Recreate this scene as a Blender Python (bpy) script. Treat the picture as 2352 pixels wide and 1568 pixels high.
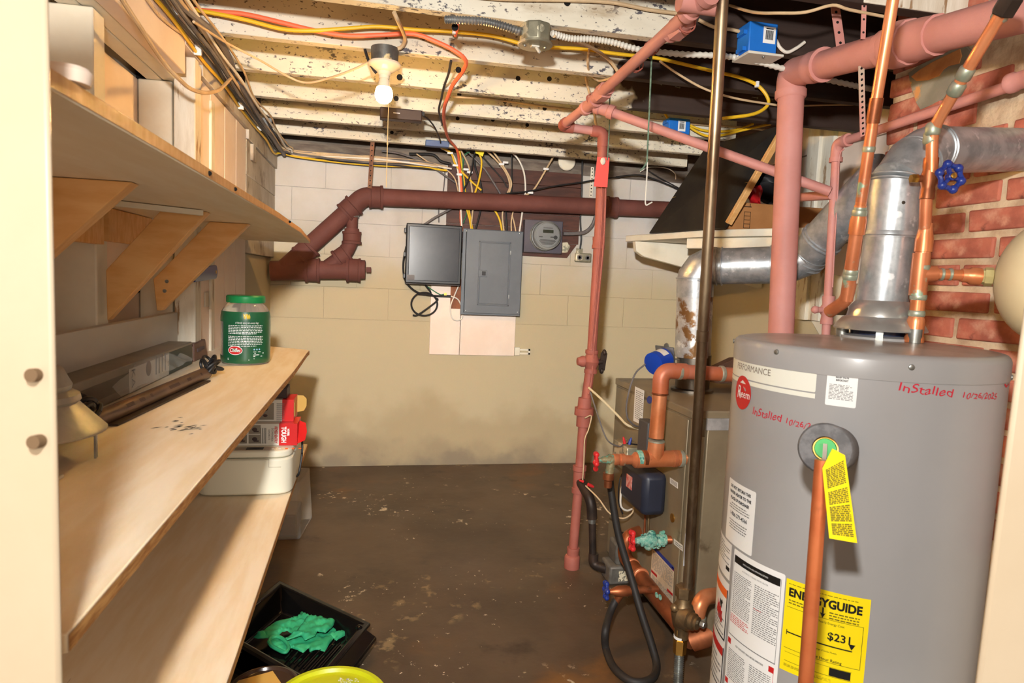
import bpy, bmesh, math, random
from mathutils import Vector as V, Matrix, Quaternion, noise
random.seed(7)
for o in list(bpy.data.objects): bpy.data.objects.remove(o)
SC = bpy.context.scene; COL = SC.collection
# ---------------------------------------------------------------- camera
W, H, F = 2352, 1568, 1520.0
CAM = V((0, 0, 1.245))
_p, _y, _r = (math.radians(a) for a in (5.24, 11.78, 2.46))
FW = V((math.sin(_y)*math.cos(_p), math.cos(_y)*math.cos(_p), -math.sin(_p)))
_rt = V((math.cos(_y), -math.sin(_y), 0)); _up = _rt.cross(FW)
RT = math.cos(_r)*_rt + math.sin(_r)*_up
UP = -math.sin(_r)*_rt + math.cos(_r)*_up
cd = bpy.data.cameras.new('camera'); cam = bpy.data.objects.new('camera', cd); COL.objects.link(cam)
cd.sensor_width = 36; cd.lens = 36*F/W; cd.clip_start = 0.02; cd.clip_end = 60
cam.matrix_world = Matrix(((RT.x, UP.x, -FW.x, CAM.x), (RT.y, UP.y, -FW.y, CAM.y), (RT.z, UP.z, -FW.z, CAM.z), (0, 0, 0, 1)))
cd.dof.use_dof = True; cd.dof.focus_distance = 2.9; cd.dof.aperture_fstop = 10
SC.camera = cam
# ---------------------------------------------------------------- light
SC.view_settings.view_transform = 'Standard'; SC.view_settings.look = 'None'
SC.view_settings.exposure = 0.0; SC.view_settings.gamma = 1.0; SC.view_settings.use_curve_mapping = False
wd = bpy.data.worlds.new('world'); SC.world = wd; wd.use_nodes = True
wd.node_tree.nodes['Background'].inputs[0].default_value = (1.0, 0.94, 0.85, 1)
wd.node_tree.nodes['Background'].inputs[1].default_value = 0.26
def lamp(name, kind, loc, power, color, size=.05, rot=None):
    l = bpy.data.lights.new(name, kind); l.energy = power; l.color = color
    if kind == 'AREA': l.shape = 'SQUARE'; l.size = size
    else: l.shadow_soft_size = size
    o = bpy.data.objects.new(name, l); COL.objects.link(o); o.location = loc
    if rot: o.rotation_euler = rot
    return o
def even(nt, em, k=1.0, flat=0.0):
    # light that loses strength in step with distance rather than its square, as the blended exposures of the photograph do
    f = nt.nodes.new('ShaderNodeLightFalloff'); f.inputs[0].default_value = 1; a = nt.nodes.new('ShaderNodeMath'); a.operation = 'MULTIPLY_ADD'; b = nt.nodes.new('ShaderNodeMath'); b.operation = 'MULTIPLY'
    a.inputs[1].default_value = k; b.inputs[1].default_value = flat*k; nt.links.new(f.outputs['Linear'], a.inputs[0]); nt.links.new(f.outputs['Constant'], b.inputs[0]); nt.links.new(b.outputs[0], a.inputs[2]); nt.links.new(a.outputs[0], em)
fl = lamp('camera_flash', 'POINT', (-0.10, -0.04, 1.56), 17.5, (1.0, 0.97, 0.93), .035)
fl.data.use_nodes = True; even(fl.data.node_tree, fl.data.node_tree.nodes['Emission'].inputs['Strength'], 1.0, 1.6)
# soft fill light added behind the camera to lift the shadows
lamp('fill_light', 'AREA', (0.30, -1.35, 1.5), 24, (1.0, 0.92, 0.8), .8, (math.radians(86), 0, 0))
BULB_POWER = 650.0
# ---------------------------------------------------------------- placing
def at(px, py, y=None, x=None, z=None, d=None):
    """the point of the room on the sight line through (px,py) of the 2352x1568 frame, at a wall plane / floor plane / depth"""
    r = FW*F + RT*(px-W/2) - UP*(py-H/2)
    if d is not None: t = d/F
    elif x is not None: t = x/r.x
    elif y is not None: t = y/r.y
    else: t = (z-CAM.z)/r.z
    return CAM + r*t
def Y(y, *pp): return [at(a, b, y=y) for a, b in pp]
def D(*ppp): return [at(a, b, d=d) for a, b, d in ppp]
def zm(x0, y0, s): return lambda y, *pp: [at(x0+a*s, y0+b*s, y=y) for a, b in pp]
# ---------------------------------------------------------------- mesh builder
class MB:
    def __init__(s): s.v = []; s.f = []
    def add(s, vs, fs):
        n = len(s.v); s.v += [V(p) for p in vs]; s.f += [tuple(i+n for i in f) for f in fs]; return s
    def hexa(s, p):
        return s.add(p, [(3,2,1,0),(4,5,6,7),(0,1,5,4),(1,2,6,5),(2,3,7,6),(3,0,4,7)])
    def box(s, a, b):
        (x0,y0,z0),(x1,y1,z1) = a, b
        return s.hexa([(x0,y0,z0),(x1,y0,z0),(x1,y1,z0),(x0,y1,z0),(x0,y0,z1),(x1,y0,z1),(x1,y1,z1),(x0,y1,z1)])
    def obox(s, c, ex, ey, ez):
        c, ex, ey, ez = V(c), V(ex), V(ey), V(ez)
        return s.hexa([c+a*ex+b*ey+g*ez for g in (-1,1) for a, b in ((-1,-1),(1,-1),(1,1),(-1,1))])
    def bar(s, p, q, w, h, up=(0,0,1)):
        p, q = V(p), V(q); d = (q-p); dn = d.normalized(); sd = dn.cross(V(up)).normalized(); u = sd.cross(dn)
        return s.obox((p+q)/2, sd*w/2, d/2*1.0, u*h/2)
    def prism(s, poly, vec):
        poly = [V(p) for p in poly]; vec = V(vec); n = len(poly)
        nn = V((0,0,0))
        for i in range(n): nn += (poly[i]-poly[0]).cross(poly[(i+1) % n]-poly[0])
        if nn.dot(vec) < 0: poly = poly[::-1]
        return s.add(poly+[p+vec for p in poly], [tuple(range(n))[::-1], tuple(range(n, 2*n))]+[(i, (i+1) % n, n+(i+1) % n, n+i) for i in range(n)])
    def tube(s, pts, r, n=12, caps=True):
        pts = [V(p) for p in pts]; m = len(pts)
        rs = r if isinstance(r, (list, tuple)) else [r]*m
        t = [(pts[min(i+1, m-1)]-pts[max(i-1, 0)]).normalized() for i in range(m)]
        a = V((0,0,1)) if abs(t[0].z) < .9 else V((1,0,0))
        u = t[0].cross(a).normalized(); vs = []
        for i in range(m):
            if i:
                q = t[i-1].rotation_difference(t[i]); u = q @ u
                u = (u - t[i]*u.dot(t[i])).normalized()
            w = t[i].cross(u)
            vs += [pts[i]+rs[i]*(math.cos(2*math.pi*k/n)*u+math.sin(2*math.pi*k/n)*w) for k in range(n)]
        fs = [(i*n+k, i*n+(k+1) % n, (i+1)*n+(k+1) % n, (i+1)*n+k) for i in range(m-1) for k in range(n)]
        if caps: fs += [tuple(range(n))[::-1], tuple(range((m-1)*n, m*n))]
        return s.add(vs, fs)
    def lathe(s, p, axis, prof, n=24, caps=True):
        """prof: (distance along axis, radius) pairs"""
        p = V(p); ax = V(axis).normalized()
        a = V((0,0,1)) if abs(ax.z) < .9 else V((1,0,0))
        u = ax.cross(a).normalized(); w = ax.cross(u); m = len(prof)
        vs = [p+ax*t+max(r, 1e-5)*(math.cos(2*math.pi*k/n)*u+math.sin(2*math.pi*k/n)*w) for t, r in prof for k in range(n)]
        fs = [(i*n+k, i*n+(k+1) % n, (i+1)*n+(k+1) % n, (i+1)*n+k) for i in range(m-1) for k in range(n)]
        if caps: fs += [tuple(range(n))[::-1], tuple(range((m-1)*n, m*n))]
        return s.add(vs, fs)
    def cyl(s, p, q, r, n=20, r2=None):
        p, q = V(p), V(q); return s.lathe(p, q-p, [(0, r), ((q-p).length, r if r2 is None else r2)], n)
    def ball(s, c, r, n=16, sc=(1,1,1)):
        m = n//2; vs = []; c = V(c)
        for i in range(m+1):
            a = math.pi*i/m
            vs += [c+V((sc[0]*r*math.sin(a)*math.cos(2*math.pi*k/n), sc[1]*r*math.sin(a)*math.sin(2*math.pi*k/n), sc[2]*r*math.cos(a))) for k in range(n)]
        return s.add(vs, [(i*n+k, (i+1)*n+k, (i+1)*n+(k+1) % n, i*n+(k+1) % n) for i in range(m) for k in range(n)])
    def quadgrid(s, fn, nu, nv):
        vs = [fn(i/nu, j/nv) for j in range(nv+1) for i in range(nu+1)]
        return s.add(vs, [(j*(nu+1)+i, j*(nu+1)+i+1, (j+1)*(nu+1)+i+1, (j+1)*(nu+1)+i) for j in range(nv) for i in range(nu)])
def spl(pts, k=6):
    """smooth curve through the points"""
    p = [V(a) for a in pts]; p = [2*p[0]-p[1]]+p+[2*p[-1]-p[-2]]; out = []
    for i in range(1, len(p)-2):
        for j in range(k):
            t = j/k; a, b, c, d = p[i-1:i+3]
            out.append(.5*((2*b)+(c-a)*t+(2*a-5*b+4*c-d)*t*t+(3*b-a-3*c+d)*t**3))
    return out+[p[-2]]
def bend(pts, r, k=6):
    """polyline with its corners rounded (pipe bends)"""
    p = [V(a) for a in pts]; out = [p[0]]
    for i in range(1, len(p)-1):
        a, b = (p[i-1]-p[i]), (p[i+1]-p[i]); rr = min(r, a.length*.49, b.length*.49)
        s, e = p[i]+a.normalized()*rr, p[i]+b.normalized()*rr
        out += [s.lerp(p[i], j/k).lerp(p[i].lerp(e, j/k), j/k) for j in range(k+1)]
    return out+[p[-1]]
def ob(name, mb, mt, parent=None, bev=0, ang=40, seg=2):
    me = bpy.data.meshes.new(name); me.from_pydata([tuple(v) for v in mb.v], [], mb.f); me.validate(); me.update()
    bm = bmesh.new(); bm.from_mesh(me); bmesh.ops.recalc_face_normals(bm, faces=bm.faces); bm.to_mesh(me); bm.free()
    me.shade_smooth(); me.set_sharp_from_angle(angle=math.radians(ang))
    me.materials.append(mt); o = bpy.data.objects.new(name, me); COL.objects.link(o)
    if parent: o.parent = parent
    if bev:
        b = o.modifiers.new('bevel', 'BEVEL'); b.width = bev; b.segments = seg; b.limit_method = 'ANGLE'; b.angle_limit = math.radians(35)
    return o
def tag(o, label, cat, group=None):
    o['label'] = label; o['category'] = cat
    if group: o['group'] = group
    return o
def thing(name, label, cat, group=None):
    o = bpy.data.objects.new(name, None); o.empty_display_size = .05; COL.objects.link(o); return tag(o, label, cat, group)
def one(name, mb, mt, label, cat, group=None, bev=0, ang=40): return tag(ob(name, mb, mt, None, bev, ang), label, cat, group)
def struct(name, mb, mt, bev=0):
    o = ob(name, mb, mt, None, bev); o['kind'] = 'structure'; return o
def lab(o, label): o['label'] = label; return o
def tmesh(txt, size, bold=0, align='CENTER', shear=0, spacing=1.0):
    """the outline of a line of lettering as flat vertices and faces, baseline centre at the origin"""
    cu = bpy.data.curves.new('t', 'FONT'); cu.body = txt; cu.size = size; cu.align_x = align; cu.offset = bold; cu.shear = shear; cu.space_character = spacing
    cu.resolution_u = 3
    o = bpy.data.objects.new('t', cu); COL.objects.link(o); bpy.context.view_layer.update()
    me = bpy.data.meshes.new_from_object(o.evaluated_get(bpy.context.evaluated_depsgraph_get()))
    vs = [v.co.copy() for v in me.vertices]; fs = [tuple(p.vertices) for p in me.polygons]
    bpy.data.objects.remove(o); bpy.data.curves.remove(cu); bpy.data.meshes.remove(me); return vs, fs
def flat_text(mb, txt, size, c, right, up, off=.0008, bold=0, align='CENTER', shear=0, wide=1.0):
    right, up = V(right).normalized(), V(up).normalized(); n = right.cross(up); vs, fs = tmesh(txt, size, bold, align, shear)
    return mb.add([V(c)+right*v.x*wide+up*v.y+n*off for v in vs], fs)
# ---------------------------------------------------------------- materials
def S(r, g, b):
    f = lambda c: ((c/255+.055)/1.055)**2.4 if c > 10 else c/255/12.92
    return (f(r), f(g), f(b), 1)
def mat(name, c1, c2=None, sc=6, st=(1,1,1), rough=.55, metal=0, bump=0, bsc=60, spots=(), coat=0, lo=.35, hi=.65, trans=0, alpha=1, rnd=0, world=False, ior=1.45, rvar=0, bst=None):
    m = bpy.data.materials.new(name); m.use_nodes = True; nt = m.node_tree; N = nt.nodes; L = nt.links; B = N['Principled BSDF']
    B.inputs['Roughness'].default_value = rough; B.inputs['Metallic'].default_value = metal; B.inputs['IOR'].default_value = ior
    if coat: B.inputs['Coat Weight'].default_value = coat; B.inputs['Coat Roughness'].default_value = .12
    if trans: B.inputs['Transmission Weight'].default_value = trans
    if alpha < 1: B.inputs['Alpha'].default_value = alpha
    if world: src = N.new('ShaderNodeNewGeometry').outputs['Position']
    else: src = N.new('ShaderNodeTexCoord').outputs['Object']
    def nz(scale, stretch, detail=5, seed=0):
        mp = N.new('ShaderNodeMapping'); mp.inputs['Scale'].default_value = stretch; mp.inputs['Location'].default_value = (seed*3.1, seed*1.7, seed*2.3); L.new(src, mp.inputs['Vector'])
        n = N.new('ShaderNodeTexNoise'); n.inputs['Scale'].default_value = scale; n.inputs['Detail'].default_value = detail; n.inputs['Roughness'].default_value = .6
        L.new(mp.outputs[0], n.inputs['Vector']); return n.outputs['Fac']
    def ramp(fac, a, b):
        r = N.new('ShaderNodeMapRange'); r.inputs[1].default_value = a; r.inputs[2].default_value = b; r.interpolation_type = 'SMOOTHSTEP'; L.new(fac, r.inputs[0]); return r.outputs[0]
    def mix(fac, a, b):
        x = N.new('ShaderNodeMix'); x.data_type = 'RGBA'; L.new(fac, x.inputs['Factor'])
        for s, c in ((x.inputs['A'], a), (x.inputs['B'], b)):
            if isinstance(c, tuple): s.default_value = c
            else: L.new(c, s)
        return x.outputs['Result']
    cur = c1
    if c2: cur = mix(ramp(nz(sc, st), lo, hi), c1, c2)
    for i, sp in enumerate(spots):
        col, s, st2, a, b = sp[:5]; fac = ramp(nz(s, st2, 6, i+1), a, b)
        if len(sp) > 5:                     # gathered in patches by a second, broader noise
            mm = N.new('ShaderNodeMath'); mm.operation = 'MULTIPLY'; L.new(fac, mm.inputs[0]); L.new(ramp(nz(sp[5], st2, 3, i+11), sp[6], sp[6]+.08), mm.inputs[1]); fac = mm.outputs[0]
        cur = mix(fac, cur, col)
    if rnd:
        oi = N.new('ShaderNodeObjectInfo'); hs = N.new('ShaderNodeHueSaturation')
        r = N.new('ShaderNodeMapRange'); r.inputs[3].default_value = 1-rnd; r.inputs[4].default_value = 1+rnd; L.new(oi.outputs['Random'], r.inputs[0]); L.new(r.outputs[0], hs.inputs['Value'])
        if isinstance(cur, tuple): hs.inputs['Color'].default_value = cur
        else: L.new(cur, hs.inputs['Color'])
        cur = hs.outputs[0]
    if isinstance(cur, tuple): B.inputs['Base Color'].default_value = cur
    else: L.new(cur, B.inputs['Base Color'])
    if rvar:
        r = N.new('ShaderNodeMapRange'); r.inputs[3].default_value = rough-rvar; r.inputs[4].default_value = rough+rvar; L.new(nz(sc*1.7, st, 4, 9), r.inputs[0]); L.new(r.outputs[0], B.inputs['Roughness'])
    if bump:
        b = N.new('ShaderNodeBump'); b.inputs['Strength'].default_value = bump; b.inputs['Distance'].default_value = .004; L.new(nz(bsc, bst or st, 5, 5), b.inputs['Height']); L.new(b.outputs[0], B.inputs['Normal'])
    m['_h'] = 1
    return m
def emit(name, col, power):
    m = bpy.data.materials.new(name); m.use_nodes = True; B = m.node_tree.nodes['Principled BSDF']
    B.inputs['Base Color'].default_value = col; B.inputs['Emission Color'].default_value = col; even(m.node_tree, B.inputs['Emission Strength'], power); return m
GR = lambda *s: s
M_ = {}
cream = S(236, 226, 204)
K = dict(
 block=mat('painted_block', S(212,206,192), S(200,190,170), 2.5, bump=.25, bsc=45, rough=.75, world=True, spots=[(S(178,164,136), 5, (1,1,1), .62, .8)]),
 parge=mat('painted_parging', S(208,196,166), S(192,178,146), 2.2, bump=.3, bsc=30, rough=.75, world=True, spots=[(S(160,142,108), 3.5, (1,1,.7), .60, .8)]),
 floor=mat('painted_concrete_floor', S(92,75,58), S(72,58,45), 1.8, bump=.25, bsc=18, rough=.42, rvar=.12, world=True, spots=[(S(118,82,44), 1.6, (1,1,1), .54, .70), (S(52,42,34), 3, (1,1,1), .58, .72), (S(136,116,84), 12, (1,1,1), .57, .66, 1.4, .57), (S(206,190,160), 22, (1,1,1), .60, .66, 1.9, .55), (S(226,214,190), 45, (1,1,1), .66, .70, 1.1, .5)]),
 sill=mat('dirty_sill_wood', S(128,118,106), S(92,82,74), 5, (1,4,4), rough=.8),
 subfloor=mat('old_subfloor', S(96,66,40), S(58,38,24), 6, (1,10,1), rough=.8, bump=.2),
 darkwood=mat('dark_joist_wood', S(58,44,38), S(38,28,24), 7, (1,12,12), rough=.7, bump=.25, bsc=20),
 pinkwall=mat('cream_painted_boards', S(240,222,206), S(232,210,192), 3, rough=.5, bump=.12, bsc=40, rnd=.03, spots=[(S(170,140,112), 5, (1,1,.4), .70, .78)]),
 whitewood=mat('white_painted_wood', S(232,226,208), S(220,210,188), 4, rough=.5, bump=.15, bsc=50, rnd=.02, spots=[(S(120,100,80), 11, (1,1,.5), .70, .74)]),
 peel=mat('peeling_white_wood', S(226,220,204), S(206,196,176), 6, (3,3,.6), rough=.6, bump=.25, spots=[(S(150,120,88), 9, (2,2,.4), .60, .66), (S(70,60,54), 16, (1,1,.5), .70, .74)]),
 grime=mat('grimy_white_wood', S(206,198,184), S(184,172,152), 4, rough=.7, bump=.2, spots=[(S(128,110,92), 4, (1,1,1), .55, .7)]),
 ply=mat('plywood_sheet', S(246,232,208), S(238,218,184), 4, (6,.8,1), rough=.55, bump=.06, spots=[(S(120,84,52), 10, (5,.7,1), .71, .76)]),
 plyw=mat('whitewashed_plywood', S(240,228,206), S(232,216,188), 3, (5,.8,1), rough=.5, bump=.06, spots=[(S(90,64,44), 12, (5,.8,1), .735, .78)]),
 plyedge=mat('plywood_edge', S(206,158,96), S(160,108,56), 30, (1,1,12), rough=.7),
 pine=mat('raw_pine', S(238,188,124), S(224,166,98), 5, (1,12,4), rough=.5, bump=.08, spots=[(S(120,70,34), 6, (1,3,1), .74, .78)]),
 blackpaint=mat('black_stained_board', S(28,27,27), S(44,40,34), 6, (2,1,1), rough=.6, spots=[(S(92,76,48), 9, (.5,4,4), .66, .78)]),
 soil=mat('brown_red_pipe_paint', S(112,66,58), S(100,58,50), 5, rough=.75, bump=.1),
 pink=mat('pink_pipe_paint', S(202,142,134), S(194,132,122), 5, rough=.6, bump=.08, bsc=90),
 riser=mat('rust_pink_pipe_paint', S(172,100,86), S(158,88,74), 5, rough=.65, bump=.08),
 iron=mat('black_iron_pipe', S(70,56,48), S(46,38,34), 9, rough=.5, metal=.4),
 steel=mat('worn_steel_pipe', S(160,142,116), S(112,92,72), 14, (1,1,.3), rough=.36, metal=.85, spots=[(S(86,60,40), 10, (1,1,.4), .58, .7)]),
 galv=mat('galvanised_steel', S(196,200,202), S(160,166,170), 22, rough=.34, metal=.6, bump=.05, rvar=.1, spots=[(S(222,224,226), 30, (1,1,1), .6, .7)]),
 galvworn=mat('rusted_galvanised', S(206,206,204), S(170,172,172), 14, rough=.42, metal=.5, bump=.15, spots=[(S(128,92,52), 9, (1,1,1), .56, .62), (S(236,236,232), 8, (1,1,1), .60, .64)]),
 dullsteel=mat('dull_stainless', S(120,114,104), S(96,88,78), 8, rough=.4, metal=.8),
 zinc=mat('zinc_bracket', S(170,174,172), S(140,140,134), 16, rough=.4, metal=.8),
 oldbox=mat('old_galvanised_box', S(170,164,140), S(140,136,116), 12, rough=.45, metal=.5, spots=[(S(226,214,184), 9, (1,1,1), .55, .6)]),
 copper=mat('copper', S(230,152,106), S(212,126,78), 9, rough=.34, metal=.5, rvar=.1, spots=[(S(130,66,38), 7, (1,1,1), .64, .75)]),
 copperd=mat('dull_copper', S(176,104,66), S(140,82,52), 9, rough=.42, metal=.7, spots=[(S(90,58,40), 7, (1,1,1), .6, .72)]),
 copperp=mat('patina_copper', S(214,134,92), S(196,116,76), 8, rough=.4, metal=.45, spots=[(S(150,186,160), 14, (1,1,1), .58, .66), (S(206,192,150), 12, (1,1,1), .64, .7)]),
 copperpaint=mat('pink_painted_copper', S(196,124,100), S(190,104,66), 6, rough=.45, metal=.25, spots=[(S(90,70,56), 16, (1,1,1), .64, .7)]),
 verdigris=mat('verdigris_crust', S(92,164,146), S(166,200,180), 60, rough=.9, bump=.9, bsc=140, spots=[(S(46,110,104), 45, (1,1,1), .54, .62), (S(140,120,84), 30, (1,1,1), .62, .68)]), stained=mat('stained_brass', S(150,140,104), S(120,108,78), 30, rough=.6, metal=.3, bump=.4, bsc=120, spots=[(S(110,176,156), 40, (1,1,1), .52, .6)]), castgrey=mat('grey_casting', S(116,113,106), S(94,90,84), 14, rough=.5, metal=.3),
 solder=mat('solder_joint', S(190,186,168), S(160,170,150), 30, rough=.45, metal=.6),
 brass=mat('brass', S(206,164,88), S(180,134,64), 12, rough=.3, metal=.9),
 brassd=mat('tarnished_brass', S(150,126,92), S(116,96,70), 16, rough=.45, metal=.75, bump=.1),
 brick=mat('red_brick', S(186,108,86), S(158,88,70), 14, rough=.85, bump=.5, bsc=50, rnd=.16, spots=[(S(204,150,124), 9, (1,1,1), .54, .70), (S(112,66,54), 12, (1,1,1), .62, .74)]),
 mortar=mat('lime_mortar', S(206,186,156), S(176,150,122), 16, rough=.95, bump=.6, bsc=70, world=True),
 cement=mat('cement_patch', S(150,146,128), S(126,122,106), 8, rough=.9, bump=.2, spots=[(S(206,146,84), 5, (1,1,1), .58, .62)]),
 heater=mat('grey_heater_enamel', S(158,157,157), S(154,153,152), 2, rough=.36, coat=.25),
 heatertop=mat('dusty_heater_lid', S(162,156,150), S(140,128,118), 7, rough=.34, coat=.2, spots=[(S(214,204,188), 40, (1,1,1), .70, .76)]),
 decal=mat('white_label_film', S(238,238,236), rough=.4), beigedecal=mat('pale_label_film', S(226,226,214), rough=.4),
 red=mat('red_print', S(196,34,36), rough=.4), black=mat('black_print', S(18,18,18), rough=.5), greyprint=mat('grey_print', S(120,120,120), rough=.6),
 yellow=mat('yellow_label', S(248,222,14), rough=.45), orange=mat('orange_print', S(240,110,40), rough=.5), whiteprint=mat('white_print', S(240,240,240), rough=.5),
 bluep=mat('blue_print', S(40,60,140), rough=.5), marker=mat('red_marker_ink', S(196,38,58), rough=.5),
 boiler=mat('brown_grey_boiler_enamel', S(146,132,106), S(134,120,96), 5, rough=.4, metal=.25, spots=[(S(96,80,60), 5, (1,1,1), .64, .75)]),
 navy=mat('navy_plastic', S(44,50,66), S(38,42,56), 4, rough=.42),
 panel=mat('slate_grey_enamel', S(104,110,116), S(98,104,110), 6, rough=.42),
 blackgloss=mat('smoky_black_plastic', S(54,56,62), S(44,46,52), 3, rough=.22, spots=[(S(30,26,24), 5, (1,1,1), .66, .8)]),
 blackpl=mat('black_plastic', S(22,22,24), rough=.4), rubber=mat('black_rubber', S(42,38,36), S(32,30,28), 9, rough=.6),
 meterbase=mat('purple_grey_enamel', S(88,83,92), S(80,75,84), 6, rough=.45),
 glass=mat('meter_glass', S(240,244,246), rough=.03, trans=1.0), lcd=mat('lcd_screen', S(92,96,72), rough=.3),
 meterface=mat('meter_face', S(206,206,202), rough=.5),
 plank=mat('brown_backer_plank', S(86,50,38), S(66,38,30), 6, (1,1,5), rough=.6, rnd=.1, spots=[(S(126,88,58), 4, (1,1,3), .66, .8)]),
 bluefaded=mat('dusty_blue_plastic', S(104,124,164), S(88,106,146), 6, rough=.5), bluebox=mat('blue_plastic', S(34,120,214), S(30,110,200), 6, rough=.45), bluelid=mat('blue_enamel', S(24,66,172), rough=.35),
 handleblue=mat('blue_handle_paint', S(30,52,132), rough=.35, coat=.3), handlered=mat('red_handle_paint', S(210,44,46), rough=.4),
 tank=mat('beige_tank_enamel', S(232,214,172), S(226,206,162), 4, rough=.4), foam=mat('grey_pipe_foam', S(118,118,120), S(98,98,100), 60, rough=.95, bump=.5, bsc=150),
 greencap=mat('green_plastic', S(64,178,92), rough=.5), tagred=mat('red_card', S(244,92,84), rough=.7), tagyellow=mat('yellow_tag', S(244,220,40), rough=.55),
 string=mat('green_string', S(120,146,124), S(90,110,94), 60, rough=.9), cord=mat('pale_cord', S(214,196,158), rough=.8),
 orangec=mat('orange_cable', S(250,120,80), rough=.45), yellowc=mat('yellow_cable', S(236,190,40), rough=.45), beigec=mat('beige_cable', S(216,188,148), S(196,168,130), 12, rough=.6), whitec=mat('white_cable', S(232,224,210), rough=.5),
 greyc=mat('grey_cable', S(116,110,108), S(92,88,88), 8, rough=.55), blackc=mat('black_cable', S(30,29,30), rough=.5), greenc=mat('green_cable', S(40,120,80), rough=.5), conduit=mat('flexible_conduit', S(176,178,176), S(140,142,142), 20, rough=.4, metal=.7),
 wconduit=mat('white_conduit', S(214,210,198), rough=.5), porcelain=mat('porcelain', S(240,228,204), rough=.25, coat=.4), chain=mat('pull_chain', S(226,196,140), rough=.4),
 jar=mat('clear_jar_plastic', S(236,232,226), rough=.12, trans=.85, ior=1.2), jarlabel=mat('green_jar_wrap', S(26,92,58), S(22,80,52), 5, rough=.3, coat=.4), jarlid=mat('green_jar_lid', S(24,128,70), rough=.35),
 kraft=mat('cardboard', S(176,122,72), S(164,112,64), 6, rough=.8), browncard=mat('brown_printed_card', S(110,80,66), S(88,62,52), 8, rough=.5), darkgreen=mat('dark_green_card', S(46,62,58), rough=.45), greycard=mat('grey_box_card', S(146,138,124), S(132,124,110), 5, rough=.5),
 whitecard=mat('white_card', S(226,222,212), rough=.5), redcard=mat('red_card_print', S(206,32,34), rough=.35), darkcard=mat('dark_card', S(62,44,42), rough=.5), tan=mat('tan_card', S(206,166,84), rough=.7),
 printer=mat('off_white_printer_plastic', S(232,228,208), rough=.4), printertop=mat('grey_printer_panel', S(190,180,160), rough=.4),
 lampmetal=mat('bronze_lamp_metal', S(110,88,74), S(90,70,58), 8, rough=.35, metal=.5), film=mat('clear_film', S(240,238,232), rough=.15, alpha=.22), clear=mat('clear_tub_plastic', S(232,226,214), rough=.15, alpha=.30),
 traybl=mat('black_tray_plastic', S(14,13,13), rough=.14), glove=mat('green_nitrile', S(52,178,126), S(42,160,110), 14, rough=.6, bump=.1), limelid=mat('lime_plastic', S(206,212,30), S(196,200,24), 5, rough=.35),
 bagblack=mat('black_bag_plastic', S(20,20,22), rough=.38), bagred=mat('red_bag_plastic', S(190,30,36), rough=.3), bulbglass=emit('lit_bulb', (1.0, .56, .17, 1), BULB_POWER), jamb=mat('cream_door_paint', S(208,190,164), S(203,184,156), 3, rough=.35, bump=.05),
 rust=mat('rusty_strap', S(150,104,76), S(110,72,52), 20, rough=.7, metal=.3), hole=mat('dark_hole', S(14,12,12), rough=.9), bag=mat('dull_paper', S(222,214,196), rough=.7), banana=mat('banana_print', S(226,196,60), rough=.5),
)
# ================================================================ the room
YB = 4.333; CZ = 2.03           # back wall, underside of the joists
XL, XR = -0.615, 2.34
def joist_mat(i, bound):
    m = mat('whitewashed_joist_%s' % 'abcdefgh'[i], S(226,220,202), S(212,204,184), 5, rough=.7, bump=.25, bsc=40, st=(.4,1,1), world=True,
            spots=[(S(84,82,90), 60, (.6,1,1), .54, .60, 5, .53), (S(104,98,98), 90, (.6,1,1), .60, .66), (S(160,136,100), 3, (.6,1,2), .62, .8)])
    nt = m.node_tree; N, L = nt.nodes, nt.links; B = N['Principled BSDF']; old = B.inputs['Base Color'].links[0].from_socket
    g = N.new('ShaderNodeNewGeometry'); s = N.new('ShaderNodeSeparateXYZ'); L.new(g.outputs['Position'], s.inputs[0])
    n = N.new('ShaderNodeTexNoise'); n.inputs['Scale'].default_value = 9; L.new(g.outputs['Position'], n.inputs['Vector'])
    a = N.new('ShaderNodeMath'); a.operation = 'MULTIPLY_ADD'; a.inputs[1].default_value = .35; L.new(n.outputs['Fac'], a.inputs[0]); L.new(s.outputs['X'], a.inputs[2])
    # dirt patches: flaking clustered by a broad noise
    r = N.new('ShaderNodeMapRange'); r.inputs[1].default_value = bound+.165; r.inputs[2].default_value = bound+.185; L.new(a.outputs[0], r.inputs[0])
    w = N.new('ShaderNodeTexNoise'); w.inputs['Scale'].default_value = 14; mp = N.new('ShaderNodeMapping'); mp.inputs['Scale'].default_value = (.3,3,3); L.new(g.outputs['Position'], mp.inputs[0]); L.new(mp.outputs[0], w.inputs['Vector'])
    dk = N.new('ShaderNodeMix'); dk.data_type = 'RGBA'; dk.inputs['A'].default_value = S(66,50,43); dk.inputs['B'].default_value = S(42,31,27); L.new(w.outputs['Fac'], dk.inputs['Factor'])
    x = N.new('ShaderNodeMix'); x.data_type = 'RGBA'; L.new(r.outputs[0], x.inputs['Factor']); L.new(old, x.inputs['A']); L.new(dk.outputs['Result'], x.inputs['B']); L.new(x.outputs['Result'], B.inputs['Base Color'])
    return m
struct('floor', MB().box((-1.2,-1.6,-.1),(2.9,4.5,0)), K['floor'])
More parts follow.
